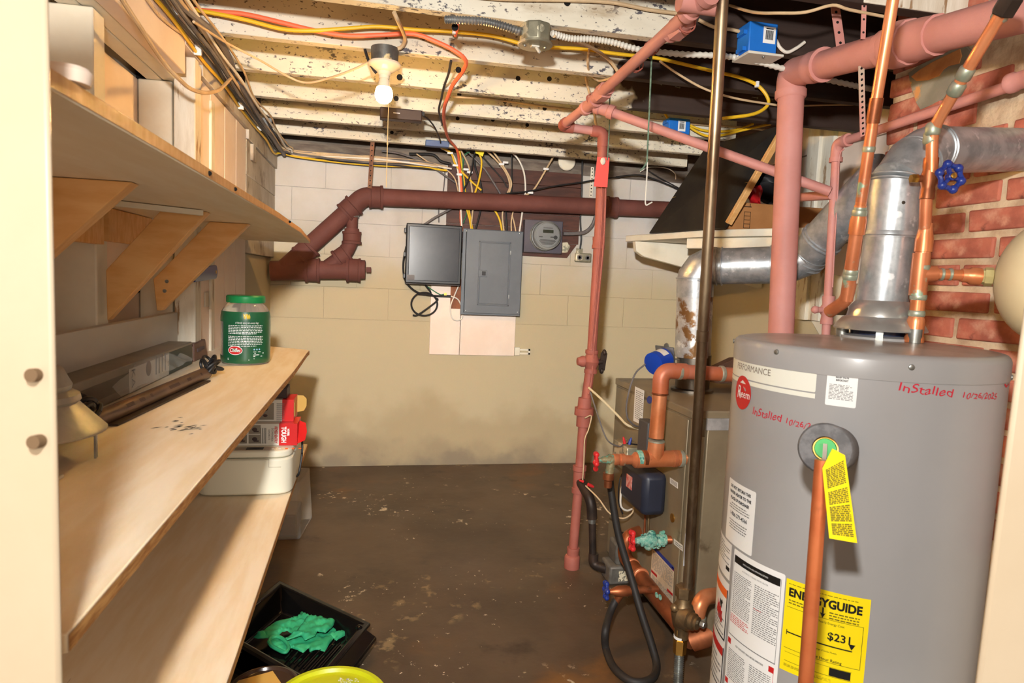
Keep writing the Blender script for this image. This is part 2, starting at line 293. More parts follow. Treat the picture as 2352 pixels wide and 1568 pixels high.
# ---- ceiling: boards over seven joists
ceil = struct('ceiling', MB().box((-1.0,-1.6,2.225),(2.9,4.6,2.26)), K['subfloor'])
yy = -1.5
while yy < 4.4:
    ob('floorboard', MB().box((-.95,yy+.003,2.205),(2.85,yy+.142,2.225)), K['subfloor'], ceil); yy += .145
jy = [4.08-.4065*k for k in range(7)]
bounds = [9, 9, 9, 1.10, .90, .92, -9]
for k, y0 in enumerate(jy):
    x1 = (at(1579,371,y=4.08).x, at(1617,348,y=3.67).x, at(1690,322,y=3.267).x, 2.33, 2.33, 2.33, 2.33)[k]
    ob('joist', MB().box((-.60,y0,CZ),(x1,y0+.042,2.205)), joist_mat(k, bounds[k]), ceil, .003)
ob('joist_end', MB().box((1.27,jy[6]-.004,CZ+.002),(1.61,jy[6]+.046,2.204)), K['peel'], ceil, .003)
# trimmer beside the chimney
ob('trimmer_joist', MB().box((1.62,.3,CZ+.01),(1.665,1.60,2.205)), joist_mat(7, 1.2), ceil, .003)
hm = MB()
for px, py, k in ((1303,6,5),(1045,62,5),(1053,160,4),(918,177,4),(910,226,3),(1190,180,3),(1262,181,3),(1051,272,1),(1132,275,1),(1211,287,1),(1160,233,2),(1251,249,2),(1055,217,2),(900,304,0),(1112,308,0),(1180,313,0)):
    c = at(px, py, y=jy[k]-.001); ob('drill_hole', MB().cyl(c+V((0,-.0005,0)), c+V((0,.004,0)), .0105, 12), K['hole'], ceil)
# ---- back wall: blocks above, parged below
def old_paint(name):
    m = mat(name, S(200,196,191), S(190,184,175), 2.5, bump=.28, bsc=38, rough=.75, world=True); nt = m.node_tree; N, L = nt.nodes, nt.links
    B = N['Principled BSDF']; cur = B.inputs['Base Color'].links[0].from_socket; g = N.new('ShaderNodeNewGeometry'); s = N.new('ShaderNodeSeparateXYZ'); L.new(g.outputs['Position'], s.inputs[0])
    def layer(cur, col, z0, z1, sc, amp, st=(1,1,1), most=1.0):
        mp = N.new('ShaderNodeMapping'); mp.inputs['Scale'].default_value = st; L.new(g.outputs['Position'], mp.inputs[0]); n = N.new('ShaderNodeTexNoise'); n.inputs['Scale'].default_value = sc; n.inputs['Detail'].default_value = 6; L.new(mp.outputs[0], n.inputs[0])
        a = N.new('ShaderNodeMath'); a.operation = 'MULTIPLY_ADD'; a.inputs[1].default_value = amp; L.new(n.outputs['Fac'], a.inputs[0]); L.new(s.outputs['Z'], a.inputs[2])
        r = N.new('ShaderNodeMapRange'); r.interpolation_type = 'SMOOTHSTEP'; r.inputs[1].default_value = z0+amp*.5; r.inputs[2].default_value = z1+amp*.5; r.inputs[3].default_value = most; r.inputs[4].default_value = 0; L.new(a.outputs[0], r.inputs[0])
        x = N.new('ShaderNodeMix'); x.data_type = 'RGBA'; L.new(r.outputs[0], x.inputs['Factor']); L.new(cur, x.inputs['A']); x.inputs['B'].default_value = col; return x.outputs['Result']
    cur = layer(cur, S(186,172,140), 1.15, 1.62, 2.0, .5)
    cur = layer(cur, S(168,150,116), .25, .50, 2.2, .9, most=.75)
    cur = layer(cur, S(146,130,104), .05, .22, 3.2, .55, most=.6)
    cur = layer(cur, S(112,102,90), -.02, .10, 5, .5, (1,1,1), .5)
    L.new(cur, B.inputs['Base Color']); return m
K['block'] = K['parge'] = old_paint('aged_wall_paint')
bw = struct('wall_back', MB().box((-1.0,YB+.004,0),(XR+.1,YB+.2,1.965)), K['block'])
ob('parging', MB().box((-.7,YB-.002,0),(XR,YB+.004,.955)), K['parge'], bw)
zt = 1.965; row = 0
while zt > .96:
    z0 = max(zt-.2015, .955); x = -.72-(.2 if row % 2 else 0)
    while x < XR:
        a, b = max(x, -.72), min(x+.4, XR)
        if b-a > .03: g_ = .0012 if row < 2 else .0006; ob('block', MB().box((a+g_,YB-.004+random.uniform(0,.0010),z0+g_),(b-g_,YB+.004,zt-g_*.6)), K['block'], bw, .0020 if row < 2 else .0012)
        x += .4
    zt = z0; row += 1
ob('sill_plate', MB().box((-.66,YB+.02,1.965),(XR,YB+.16,2.03)), K['sill'], bw)
ob('rim_joist', MB().box((-.66,YB+.12,2.03),(XR,YB+.16,2.205)), K['sill'], bw)
# ---- left wall
wl = struct('wall_left', MB().box((-1.0,-1.4,0),(-.797,YB+.1,2.2)), K['grime'])
z = .0; k = 0
while z < 1.84:                                      # wide horizontal boards behind the posts
    h = (.25, .21, .235)[k % 3]; ob('wall_board', MB().box((-.80,.2,z+.003),(-.775,2.46,min(z+h, 1.85)-.003)), K['pinkwall'], wl, .002); z += h; k += 1
for i, (a, b, ye) in enumerate(((-.75,-.70,2.46),(-.70,-.652,2.46),(-.652,-.602,2.32))):   # the three plies of the beam
    ob('beam_ply', MB().box((a+.001,-1.2,1.848+.002*(i % 2)),(b-.001,ye,2.028)), K['whitewood'] if i < 2 else K['pinkwall'], wl, .003)
for y0, w in ((1.80,.07),(2.42,.036),(1.15,.07)): ob('post', MB().box((-.772,y0,0),(-.670,y0+w,1.847)), K['whitewood'], wl, .004)
ob('short_board', MB().box((-.70,2.46,1.70),(-.672,2.565,1.84)), K['peel'], wl, .003)
ob('narrow_board', MB().box((-.70,2.46,0),(-.674,2.64,1.698)), K['peel'], wl, .003)
ob('dark_cavity', MB().box((-.79,2.46,0),(-.72,2.80,2.02)), K['hole'], wl)
ya = lambda px, py: at(px,py,x=-.615).y
edges = [ya(458,300), ya(485,310), ya(518,325), ya(544,345), ya(567,360)]; yd0, yd1 = edges[0], edges[-1]
ob('header_board', MB().box((-.66,2.325,1.94),(-.6025,edges[0],2.028)), K['pinkwall'], wl, .002)
ob('header_board', MB().box((-.66,edges[0]+.001,1.905),(-.604,yd1,2.028)), K['grime'], wl, .002)
ob('header_board', MB().box((-.66,yd1+.002,1.862),(-.606,YB-.002,2.028)), K['grime'], wl, .002)
for a, b in ((1.325,1.53),(1.532,1.695),(1.697,1.860)):
    ob('corner_board', MB().box((-.66,yd1+.004,a),(XL-.002,YB-.004-(.03 if a < 1.4 else 0),b)), K['grime'], wl, .003)
ob('lower_wall', MB().box((-.70,yd1+.004,0),(-.64,YB-.002,1.323)), K['parge'], wl, .002)
dr = struct('door_1', MB().box((-.668,yd0,.02),(-.640,yd1,1.903)), K['grime'])   # closed plank door in the left wall
for a, b in zip(edges, edges[1:]): ob('door_plank', MB().box((-.642,a+.003,.02),(-.618,b-.003,1.902)), K['pinkwall'], dr, .005)
ob('bead', MB().box((-.62,ya(484,310)-.012,.02),(-.609,ya(490,310),1.86)), K['peel'], dr, .003)
ob('jamb_strip', MB().box((-.66,2.400,0),(-.594,2.447,1.925)), K['peel'], wl, .004)
ob('jamb_strip', MB().box((-.66,2.450,0),(-.597,2.492,1.92)), K['peel'], wl, .004)
ob('door_stop', MB().box((-.66,2.494,0),(-.612,yd0-.002,1.90)), mat('bare_orange_wood', S(206,140,92), S(180,110,70), 8, rough=.6), wl)
yh = ya(478,685); hg = ob('hinge_leaf', MB().box((-.618,yh-.05,1.10),(-.612,yh,1.155)).box((-.618,yh+.012,1.095),(-.612,yh+.06,1.15)).cyl((-.609,yh+.006,1.09),(-.609,yh+.006,1.16),.006,8), K['peel'], dr, .002)
sw = at(580,352,x=-.612); ob('latch_keeper', MB().box(sw+V((-.005,-.04,-.04)), sw+V((.012,.03,.04))), K['grime'], dr, .003)
# ---- right wall: boards above, bare wall below
wr = struct('wall_right', MB().box((XR+.02,-.5,0),(XR+.2,YB+.1,2.2)), K['sill'])
ob('parging', MB().box((XR+.003,-.5,0),(XR+.02,YB+.1,1.30)), K['parge'], wr)
z = 1.30; k = 0
while z < 2.19:
    h = (.21,.26,.24,.25,.25)[k % 5]
    for a, b in ((.9,2.2+.15*(k % 2)),(2.2+.15*(k % 2),3.45-.1*(k % 3)),(3.45-.1*(k % 3),YB)):
        ob('wall_board', MB().box((XR-.004,a+.0025,z+.003),(XR+.02,b-.0025,min(z+h,2.2)-.003)), K['pinkwall'], wr, .003)
    z += h; k += 1
c = at(1868,420,x=XR-.03); ob('corner_stud', MB().box((XR-.05,c.y-.05,1.1),(XR-.005,c.y+.05,2.2)), K['peel'], wr, .004)
c = at(1896,420,x=XR-.02); ob('corner_stud', MB().box((XR-.03,c.y-.05,1.1),(XR-.005,c.y+.045,2.2)), K['peel'], wr, .004)
p = [at(a,b,x=XR-.01) for a,b in ((1832,655),(1905,628),(1960,640),(1960,780),(1888,780),(1836,690))]
ob('slant_board', MB().prism(p, (.012,0,0)), K['whitewood'], wr, .002)
# ---- chimney: mortar core and single bricks
CX, CY = 1.60, 1.905
ch = thing('chimney', 'red brick chimney breast with lime mortar behind the grey water heater', 'chimney')
ob('mortar_core', MB().box((CX+.008,.2,0),(2.3,CY-.008,2.2)), K['mortar'], ch)
bl, bh, jt = .203, .056, .018
def brick_at(x0, y0, z0, x1, y1, z1, m=K['brick']):
    j = lambda a: random.uniform(-a, a)
    ob('brick', MB().hexa([(x0+j(.003),y0+j(.002),z0+j(.002)),(x1,y0+j(.002),z0+j(.002)),(x1,y1+j(.002),z0+j(.002)),(x0+j(.003),y1+j(.002),z0+j(.002)),
        (x0+j(.003),y0+j(.002),z1+j(.002)),(x1,y0+j(.002),z1+j(.002)),(x1,y1+j(.002),z1+j(.002)),(x0+j(.003),y1+j(.002),z1+j(.002))]), m, ch, .005)
z = .62; r = 0
while z < 2.16:
    y0 = CY-(.05 if r % 2 else 0)
    if r % 2: brick_at(CX, CY-.105+.003, z, CX+.10, CY, z+bh); y0 = CY-.105-jt+.003
    while y0 > .75:
        hole = 1.66 < z < 1.93 and 1.25 < y0-.1 < 1.52
        if not hole: brick_at(CX, y0-bl, z, CX+.05, y0, z+bh)
        y0 -= bl+jt
    x0 = CX+(.21 if r % 2 == 0 else .105)
    while x0 < 2.2 and r % 2 < 2: brick_at(x0, CY-.03, z, min(x0+bl,2.29), CY, z+bh); x0 += bl+jt
    z += bh+jt; r += 1
# smooth cement patch with its broken plaster edge
pp = [at(a,b,x=CX-.003) for a,b in ((2086,168),(2092,200),(2104,236),(2114,252),(2140,240),(2166,226),(2192,200),(2212,178),(2224,150),(2230,118),(2218,106),(2190,112),(2140,136),(2110,150))]
ob('cement_patch', MB().prism(pp, (.010,0,0)), K['cement'], ch, .001)
pp = [at(a,b,x=CX-.006) for a,b in ((2092,176),(2112,160),(2138,144),(2170,128),(2204,112),(2208,128),(2202,146),(2176,152),(2166,160),(2156,174),(2130,184),(2104,186))]
ob('plaster_patch', MB().prism(pp, (.010,0,0)), mat('orange_plaster', S(206,146,88), S(186,124,74), 16, rough=.95, bump=.3), ch, .001)
# ---- door frame around the camera
a, b = at(112,0,d=.505), at(145,1568,d=.505)
dx = RT*(-.30); dd = V((-.01,.022,0))
t1 = struct('trim_1', MB().hexa([b+V((0,0,-.2)), b+dx+V((0,0,-.2)), b+dx+dd+V((0,0,-.2)), b+dd+V((0,0,-.2)), a+V((0,0,.2)), a+dx+V((0,0,.2)), a+dx+dd+V((0,0,.2)), a+dd+V((0,0,.2))]), K['jamb'], .006)
for px, py in ((70,862),(75,1016)):
    c = at(px,py,d=.4995); ob('screw_hole', MB().cyl(c, c+FW*.01, .0052, 14), mat('hole_in_trim', S(120,96,70), rough=.8), t1)
a, b = at(2362,620,d=.74), at(2239,1568,d=.74); u = (a-b); a = b+u*1.8; b = b-u*.3; dx = RT*.2; dd = V((.05,.04,0))
t2 = struct('trim_2', MB().hexa([b, b+dx, b+dx+dd, b+dd, a, a+dx, a+dx+dd, a+dd]), K['jamb'], .008)
# ================================================================ pipes
def hub(c, ax, l, r, lip=.006):
    """a bell coupling: collar with raised lips at both ends"""
    ax = V(ax).normalized(); return MB().lathe(V(c)-ax*l/2, ax, [(0,r*.86),(0,r+lip),(.014,r+lip),(.018,r),(l-.016,r),(l-.012,r+lip*.6),(l,r+lip*.6),(l,r*.86)], 24)
def nut(c, ax, l, r): return MB().lathe(V(c)-V(ax).normalized()*l/2, ax, [(0,r*.9),(.002,r),(l-.002,r),(l,r*.9)], 6)
def wheel(name, c, ax, r, mt, parent, n=6, thick=.006):
    """a lobed valve hand wheel with spokes"""
    c, ax = V(c), V(ax).normalized(); u = ax.orthogonal().normalized(); w = ax.cross(u); m = MB()
    ring = [c+(u*math.cos(t)+w*math.sin(t))*r*(1+.10*math.cos(n*t)) for t in [2*math.pi*i/48 for i in range(48)]]
    m.tube(ring+[ring[0]], thick, 8, False)
    for i in range(n):
        t = 2*math.pi*i/n; m.ball(c+(u*math.cos(t)+w*math.sin(t))*r*1.03, thick*1.75, 10)
    for i in range(n//2 if n % 2 == 0 else n):
        t = 2*math.pi*i/(n//2 if n % 2 == 0 else n); m.bar(c, c+(u*math.cos(t)+w*math.sin(t))*r, thick*1.3, thick*1.1, ax)
    m.lathe(c-ax*.006, ax, [(0,r*.30),(.012,r*.34),(.016,r*.2)], 16)
    return ob(name, m, mt, parent)
def strap(p, q, w, face, mt, parent, n, name='perforated_strap', hr=.0042):
    """steel hanger strap with its row of holes"""
    p, q = V(p), V(q); d = (q-p).normalized(); f = (V(face)-d*V(face).dot(d)).normalized(); s = d.cross(f)
    o = ob(name, MB().obox((p+q)/2, s*w/2, (q-p)/2, f*.0012), mt, parent)
    m = MB()
    for i in range(n):
        c = p.lerp(q, (i+.5)/n); m.cyl(c-f*.0018, c+f*.0018, hr, 10)
    ob('strap_hole', m, K['hole'], o); return o
# ---- soil pipe on the back wall
YP = 4.215; t = thing('soil_pipe', 'thick brown-red cast iron drain pipe with wye along the back wall', 'pipe')
P = lambda *pp: Y(YP, *pp); rp = .054
ob('pipe', MB().tube(P((1640,486),(880,453)), rp, 24), K['soil'], t)
ob('elbow', MB().tube(bend(P((872,452),(835,450),(798,486)), .15, 8), rp*1.06, 24), K['soil'], t)
a, b = P((879,453),(848,452)); ob('coupling', hub((a+b)/2, b-a, .085, .066), K['soil'], t)
a, b = P((800,484),(640,628)); ax = (b-a).normalized()
ob('pipe', MB().tube([a, b], rp, 24), K['soil'], t)
c, = P((803,480)); ob('coupling', hub(c, ax, .085, .066), K['soil'], t)
c, = P((702,577)); ob('coupling', hub(c, ax, .095, .066), K['soil'], t)
ob('wye', MB().tube(P((622,622),(720,620)), .060, 24), K['soil'], t)
ob('pipe', MB().tube(P((715,620),(838,620)), .056, 24), K['soil'], t)
c, d = P((718,620),(812,620)); ob('coupling', hub(c, (1,0,0), .085, .070), K['soil'], t); ob('coupling', hub(d, (1,0,0), .085, .070), K['soil'], t)
c, d = P((829,620),(838,619)); cp = ob('cleanout', MB().lathe(d+V((-.03,0,0)), (1,0,0), [(0,.058),(.03,.058),(.034,.05)], 24), K['soil'], t)
e = d+V((.02,0,0)); ob('square_plug', MB().box(e+V((-.012,-.016,-.016)), e+V((.018,.016,.016))), K['soil'], cp, .003)
ob('branch', MB().tube(bend(P((745,618),(792,585),(808,550),(808,525)), .09, 8), .044, 20), K['soil'], t)
c, d = P((786,588),(773,597)); ob('coupling', hub(c, c-d, .085, .056), K['soil'], t)
c, = P((808,546)); ob('coupling', hub(c, (0,0,1), .075, .054), K['soil'], t)
a, b = P((808,540),(809,492)); ob('branch', MB().tube([a,b], .034, 20), K['soil'], t)
a, b = P((809,498),(810,484)); rb = ob('rubber_sleeve', MB().cyl(a, b, .039, 20), K['rubber'], t)
a, b = P((809,499),(809,495)); ob('hose_clamp', MB().cyl(a, b, .041, 20), K['zinc'], rb)
c, = P((1404,476)); ob('coupling', hub(c, (1,0,0), .075, .066), K['soil'], t)
a, b = at(857,305,y=4.13), at(849,432,y=4.15)
st = thing('pipe_hanger', 'rusted perforated steel strap holding up the brown-red drain pipe elbow', 'strap')
strap(a, b, .024, (0,-1,0), K['rust'], st, 11)
# ---- rust pink gas riser: from the ceiling run down to the floor
t = thing('gas_riser', 'rust-pink painted steel pipe running under the joists and down to the floor', 'pipe')
YR = 2.70
top, tee, el = at(1612,2,d=1.62), at(1352,240,d=2.5), at(1290,290,y=2.72)
el2 = at(1386,304,y=2.70); foot = at(1313,1303,z=0)
r1 = .0175
ob('pipe', MB().tube(bend([top, tee, el, el2, at(1384,330,y=YR)], .035, 6), r1, 16), K['pink'], t)
ax = (tee-el).normalized()
ob('elbow', MB().tube(bend([el+ax*.05, el, el+(el2-el).normalized()*.05], .03, 6), r1*1.3, 16), K['riser'], t)
ob('elbow', MB().tube(bend([el2-(el2-el).normalized()*.05, el2, el2+V((0,0,-.06))], .03, 6), r1*1.35, 16), K['riser'], t)
for px, py, d in ((1385,212,2.36),(1560,62,1.78)):
    c = at(px,py,d=d); ob('union', nut(c, ax, .05, r1*1.75), K['pink'], t); ob('union', MB().lathe(c-ax*.045, ax, [(0,r1),(0,r1*1.35),(.09,r1*1.35),(.09,r1)], 16), K['pink'], t)
c = at(1603,8,d=1.64); ob('tee', MB().lathe(c-ax*.05, ax, [(0,r1),(0,r1*1.6),(.02,r1*1.6),(.025,r1*1.35),(.075,r1*1.35),(.08,r1*1.6),(.1,r1*1.6),(.1,r1)], 18).cyl(c+V((-.05,0,.0)), c+V((.05,0,.0)), r1*1.4, 18), K['pink'], t)
c = at(1356,240,d=2.48); br0 = c
ob('tee', MB().lathe(c-ax*.05, ax, [(0,r1),(0,r1*1.5),(.018,r1*1.5),(.022,r1*1.25),(.078,r1*1.25),(.082,r1*1.5),(.1,r1*1.5),(.1,r1)], 18), K['pink'], t)
for px, py, d in ((1576,58,1.74),(1496,110,2.0),(1460,150,2.1),(1360,228,2.45)):
    c = at(px,py,d=d); ob('tie_wire', MB().tube([c+(ax.orthogonal().normalized()*math.cos(a)+ax.cross(ax.orthogonal().normalized())*math.sin(a))*(r1+.003)+ax*.012*math.sin(a*.5) for a in [i*.35 for i in range(37)]], .0022, 6), K['riser'], t)
R = [at(a,b,y=YR) for a, b in ((1384,326),(1377,520),(1358,830),(1341,950),(1330,1100))]+[foot]
ob('riser_pipe', MB().tube(R, .0205, 16), K['riser'], t)
ob('taped_wire', MB().tube(spl([at(a,b,y=YR-.026) for a,b in ((1392,372),(1390,470),(1386,560),(1375,680),(1364,800),(1359,870),(1352,905))]), .0045, 6), K['riser'], t)
ob('taped_wire', MB().tube(spl([at(a,b,y=YR-.024) for a,b in ((1380,372),(1383,470),(1378,560),(1368,690),(1358,800))]), .004, 6), K['riser'], t)
def on(i, f): return R[i].lerp(R[i+1], f)
ob('joint_collar', hub(on(1,.12), R[1]-R[2], .05, .025, .002), K['riser'], t)
c = R[2]; ax2 = (R[1]-R[2]).normalized()
vb = ob('stop_cock', MB().lathe(c-ax2*.05, ax2, [(0,.021),(0,.028),(.014,.028),(.02,.024),(.05,.036),(.08,.024),(.086,.028),(.1,.028),(.1,.021)], 16).cyl(c+V((-.055,0,0)), c+V((.05,0,0)), .014, 12).lathe(c+V((-.062,0,0)), (1,0,0), [(0,.016),(.02,.024),(.03,.024)], 12), K['riser'], t)
c2 = c+V((.045,-.01,0)); ob('lever', MB().bar(c2+V((0,0,-.035)), c2+V((.006,-.006,.04)), .010, .026, (1,0,0)).ball(c2+V((0,0,-.038)), .014, 10, (.7,1,1)).ball(c2+V((.006,-.006,.042)), .014, 10, (.7,1,1)).cyl(c2+V((-.02,0,0)), c2, .012, 10), K['iron'], vb)
c = R[3]; ob('union', MB().lathe(c-ax2*.055, ax2, [(0,.021),(0,.031),(.05,.031),(.05,.042),(.082,.042),(.082,.030),(.125,.028),(.125,.021)], 12), K['riser'], t)
c = R[4]; tb = ob('tee', MB().lathe(c-V((0,0,.06)), (0,0,1), [(0,.022),(0,.030),(.02,.030),(.024,.026),(.096,.026),(.10,.030),(.12,.030),(.12,.022)], 16), K['riser'], t)
c = on(4,.86); ob('joint_collar', hub(c, R[4]-R[5], .07, .026, .003), K['riser'], t)
ob('floor_socket', MB().lathe(foot, (0,0,1), [(0,.034),(.05,.034),(.056,.03),(.06,.022)], 16), K['riser'], t)
# branch towards the right wall
t = thing('branch_pipe', 'thin pink steel pipe slanting down to the right past the black board', 'pipe')
be = at(1906,440,d=2.27); ob('pipe', MB().tube([br0, be], .0172, 16), K['pink'], t)
dv = (be-br0).normalized(); ob('reducer', MB().lathe(br0+dv*.02, dv, [(0,.02),(0,.026),(.018,.026),(.022,.022),(.05,.022),(.054,.026),(.075,.026),(.075,.02)], 16), K['pink'], t)
b0, b1 = at(1822,454,d=2.55), at(1912,448,d=2.29); ob('pipe', MB().tube([at(1790,456,d=2.66), b1], .016, 14), K['pink'], t)
# thin pink pipe along the chimney
t = thing('vent_pipe', 'thin pink steel pipe along the chimney turning down behind the water heater', 'pipe')
X1 = 1.545; e1 = at(1922,330,x=X1); far = at(2352,187,x=X1); low = at(1894,815,y=e1.y)
ob('pipe', MB().tube(bend([far+(far-e1)*.25, e1, low], .05, 8), .0145, 16), K['pink'], t)
dv = (far-e1).normalized(); dn = (low-e1).normalized()
ob('elbow', MB().tube(bend([e1+dv*.05, e1, e1+dn*.055], .04, 8), .0185, 16), K['pink'], t)
for c, a in ((e1+dv*.05, dv), (e1+dn*.055, dn)): ob('elbow_rim', MB().lathe(c-a*.008, a, [(0,.014),(0,.022),(.016,.022),(.016,.014)], 16), K['pink'], t)
ob('wire', MB().tube(spl([at(a,b,y=e1.y-.02) for a,b in ((1938,342),(1928,360),(1924,440),(1917,560),(1912,660))]), .0028, 6), K['pink'], t)
c = at(1901,712,y=e1.y); vb = ob('stop_cock', MB().lathe(c-V((0,0,.05)), (0,0,1), [(0,.015),(0,.021),(.012,.021),(.03,.019),(.05,.030),(.07,.019),(.088,.021),(.1,.021),(.1,.015)], 14).cyl(c+V((-.05,0,0)), c+V((.03,0,0)), .011, 10).ball(c+V((-.05,0,0)), .014, 10), K['pink'], t)
ob('brass_outlet', nut(c+V((.045,-.01,0)), (1,0,0), .04, .018), K['brassd'], vb)
c = at(2350,182,x=X1); ob('coupling', hub(c, dv, .07, .022, .003), K['pink'], t)
# ---- big pink drain
t = thing('drain_pipe', 'large pink painted drain pipe with elbow standing behind the water heater', 'pipe')
q0, q1, q2 = at(1790,850,d=2.26), at(1818,168,d=2.2), at(2420,10,d=1.30)
rb = .0415
ob('pipe', MB().tube([q0, at(1817,215,d=2.2)], rb, 28), K['pink'], t)
dv = (q2-q1).normalized(); dn = (q0-q1).normalized()
ob('elbow', MB().tube(bend([q1+dv*.13, q1, q1+dn*.07], .085, 12), rb*1.1, 28), K['pink'], t)
c = q1+dn*.07; ob('elbow_rim', MB().lathe(c-dn*.012, dn, [(0,rb),(0,rb*1.2),(.02,rb*1.2),(.026,rb*1.1),(.026,rb)], 28), K['pink'], t)
c = q1+dv*.14; ob('elbow_rim', MB().lathe(c-dv*.02, dv, [(0,rb),(0,rb*1.17),(.02,rb*1.17),(.03,rb*1.1),(.05,rb*1.1),(.05,rb*1.24),(.062,rb*1.24),(.062,rb)], 28), K['pink'], t)
ob('pipe', MB().tube([q1+dv*.12, q2], rb, 28), K['pink'], t)
c = q1.lerp(q2, (at(2085,95,d=1.68)-q1).length/(q2-q1).length)
ob('coupling', MB().lathe(c-dv*.09, dv, [(0,rb),(0,rb*1.17),(.035,rb*1.17),(.035,rb*1.36),(.05,rb*1.42),(.085,rb*1.42),(.10,rb*1.34),(.10,rb*1.22),(.15,rb*1.22),(.16,rb*1.16),(.19,rb*1.16),(.19,rb)], 12), K['pink'], t)
t = thing('pipe_hanger', 'pink painted perforated strap wrapped under the large pink drain pipe', 'strap')
a = at(1912,-30,d=1.95); b = at(1938,158,d=1.93); strap(a, b, .026, (-.2,-1,0), K['pink'], t, 8)
t = thing('pipe_hanger', 'pale perforated strap hanging the thin pink pipe beside the chimney', 'strap')
a, b = at(1978,150,d=1.83), at(1982,312,d=1.95); strap(a, b, .017, (-.2,-1,0), mat('pale_strap', S(206,190,166), S(214,150,140), 8, rough=.6), t, 13, hr=.0036)
a, b = at(1985,0,d=1.8), at(1982,90,d=1.8); strap(a, b, .013, (-.2,-1,0), K['pink'], t, 3, hr=.003)
# ---- steel gas drop with valve and flexible connector
t = thing('gas_drop', 'worn bare steel gas pipe from joists to a brass valve beside the water heater', 'pipe')
fx = at(1560,1562,z=.02); gx, gy = fx.x, fx.y
g0, g1 = at(1661,-25,d=1.62), at(1577,1385,y=gy)
ob('pipe', MB().tube([g0, g1], .0150, 18), K['steel'], t)
c = at(1604,885,d=1.86)
dv = (g0-g1).normalized(); c = g1+dv*((at(1612,780,d=1.86)-g1).length); ob('joint', MB().lathe(c, dv, [(0,.015),(.001,.0168),(.03,.0168),(.031,.015)], 18), K['steel'], t)
ob('paint_run', MB().prism([at(a,b,y=gy-.0165) for a,b in ((1574,1225),(1580,1219),(1584,1235),(1584,1300),(1579,1300),(1578,1262),(1574,1262),(1573,1298),(1569,1299))], -FW*.002), mat('pale_paint_run', S(196,200,210), rough=.6), t)
c = at(1568,1411,y=gy); vb = ob('gas_valve', MB().lathe(c+V((0,0,-.075)), (0,0,1), [(0,.017),(0,.022),(.03,.022),(.045,.030),(.075,.036),(.105,.03),(.115,.022),(.15,.022),(.15,.016)], 18).lathe(c+V((-.01,-.01,0)), (.55,-.83,0), [(0,.034),(.03,.034),(.034,.026),(.046,.026),(.05,.02),(.058,.02),(.06,.012)], 18).ball(c+V((-.035,-.012,.03)), .013, 10), K['brassd'], t)
ob('collar_nut', nut(c+V((0,0,.075)), (0,0,1), .036, .028), K['brassd'], vb)
e = c+V((.028,-.055,0)); ob('valve_stem', nut(e+V((.006,-.01,0)), (.55,-.83,0), .014, .011), K['zinc'], vb)
c = at(1563,1464,y=gy); fb = ob('brass_fitting', MB().lathe(c+V((0,0,-.05)), (0,0,1), [(0,.014),(0,.02),(.045,.021),(.045,.017),(.06,.017),(.06,.021),(.085,.021),(.085,.014)], 6), K['brass'], t)
ob('seal_tape', MB().cyl(c+V((0,0,.0)), c+V((0,0,.008)), .0215, 16), K['decal'], fb)
c0 = c+V((0,0,-.05)); c1 = at(1556,1600,y=gy-.06); L = 44; fl = []; fr = []
for i in range(L+1): fl.append(c0.lerp(c1, i/L)); fr.append(.0135+(.0022 if i % 2 else -.0008))
ob('corrugated_hose', MB().tube(fl, fr, 16), K['zinc'], t)
# ---- copper pipes on top of the heater
t = thing('cold_water_pipe', 'copper pipe with green stains rising from the left of the water heater', 'pipe')
c0, c1, c2, c3 = at(1944,690,d=1.50), at(1974,490,d=1.44), at(2008,260,d=1.38), at(2056,-30,d=1.30)
ob('pipe', MB().tube([c1, c2, c3], .0112, 16), K['copper'], t)
ob('pipe', MB().tube([c0, c1], .0142, 16), K['copperp'], t)
ob('elbow', MB().tube(bend([at(1952,650,d=1.49), c0, at(1905,716,d=1.56)], .05, 8), .0145, 16), K['copperp'], t)
ob('pipe', MB().tube([c2.lerp(c1,.15), c1.lerp(c2,.12)], .0116, 16), K['copperp'], t)
dv = (c2-c1).normalized(); dw = (c3-c2).normalized(); d0 = (c1-c0).normalized()
ob('reducer', MB().lathe(c1-d0*.045, d0, [(0,.0142),(0,.0172),(.03,.0172),(.05,.0125),(.062,.0125),(.062,.011)], 16), K['copper'], t)
ob('coupling', MB().lathe(c2-dw*.02, dw, [(0,.011),(0,.0135),(.05,.0135),(.05,.011)], 16), K['copperd'], t)
for f in (.02,.62,.92): ob('solder_ring', MB().lathe(c1.lerp(c2,f), dv, [(0,.0115),(.003,.0128),(.009,.0128),(.012,.0115)], 16), K['solder'], t)
for f in (.25,.3,.97): ob('solder_ring', MB().lathe(c0.lerp(c1,f), d0, [(0,.0145),(.003,.0156),(.010,.0156),(.013,.0145)], 16), K['solder'], t)
t = thing('hot_water_pipe', 'copper pipe with blue handled valve and tee in front of the brick chimney', 'pipe')
h0, h1, h2, h3, h4 = at(2102,752,d=1.42), at(2124,540,d=1.40), at(2141,300,d=1.36), at(2215,172,d=1.27), at(2306,20,d=1.18)
ob('pipe', MB().tube(bend([at(2140,398,d=1.37), h2, h3, h4], .03, 6), .0112, 16), K['copper'], t)
ob('pipe', MB().tube([at(2128,438,d=1.38), h1], .0118, 16), K['verdigris'] if 0 else K['copperp'], t)
ob('pipe', MB().tube([h1, h0], .0145, 16), K['copper'], t)
dv = (h1-h0).normalized()
ob('reducer', MB().lathe(h1-dv*.035, dv, [(0,.0145),(0,.0175),(.026,.0175),(.05,.013),(.06,.013),(.06,.011)], 16), K['copper'], t)
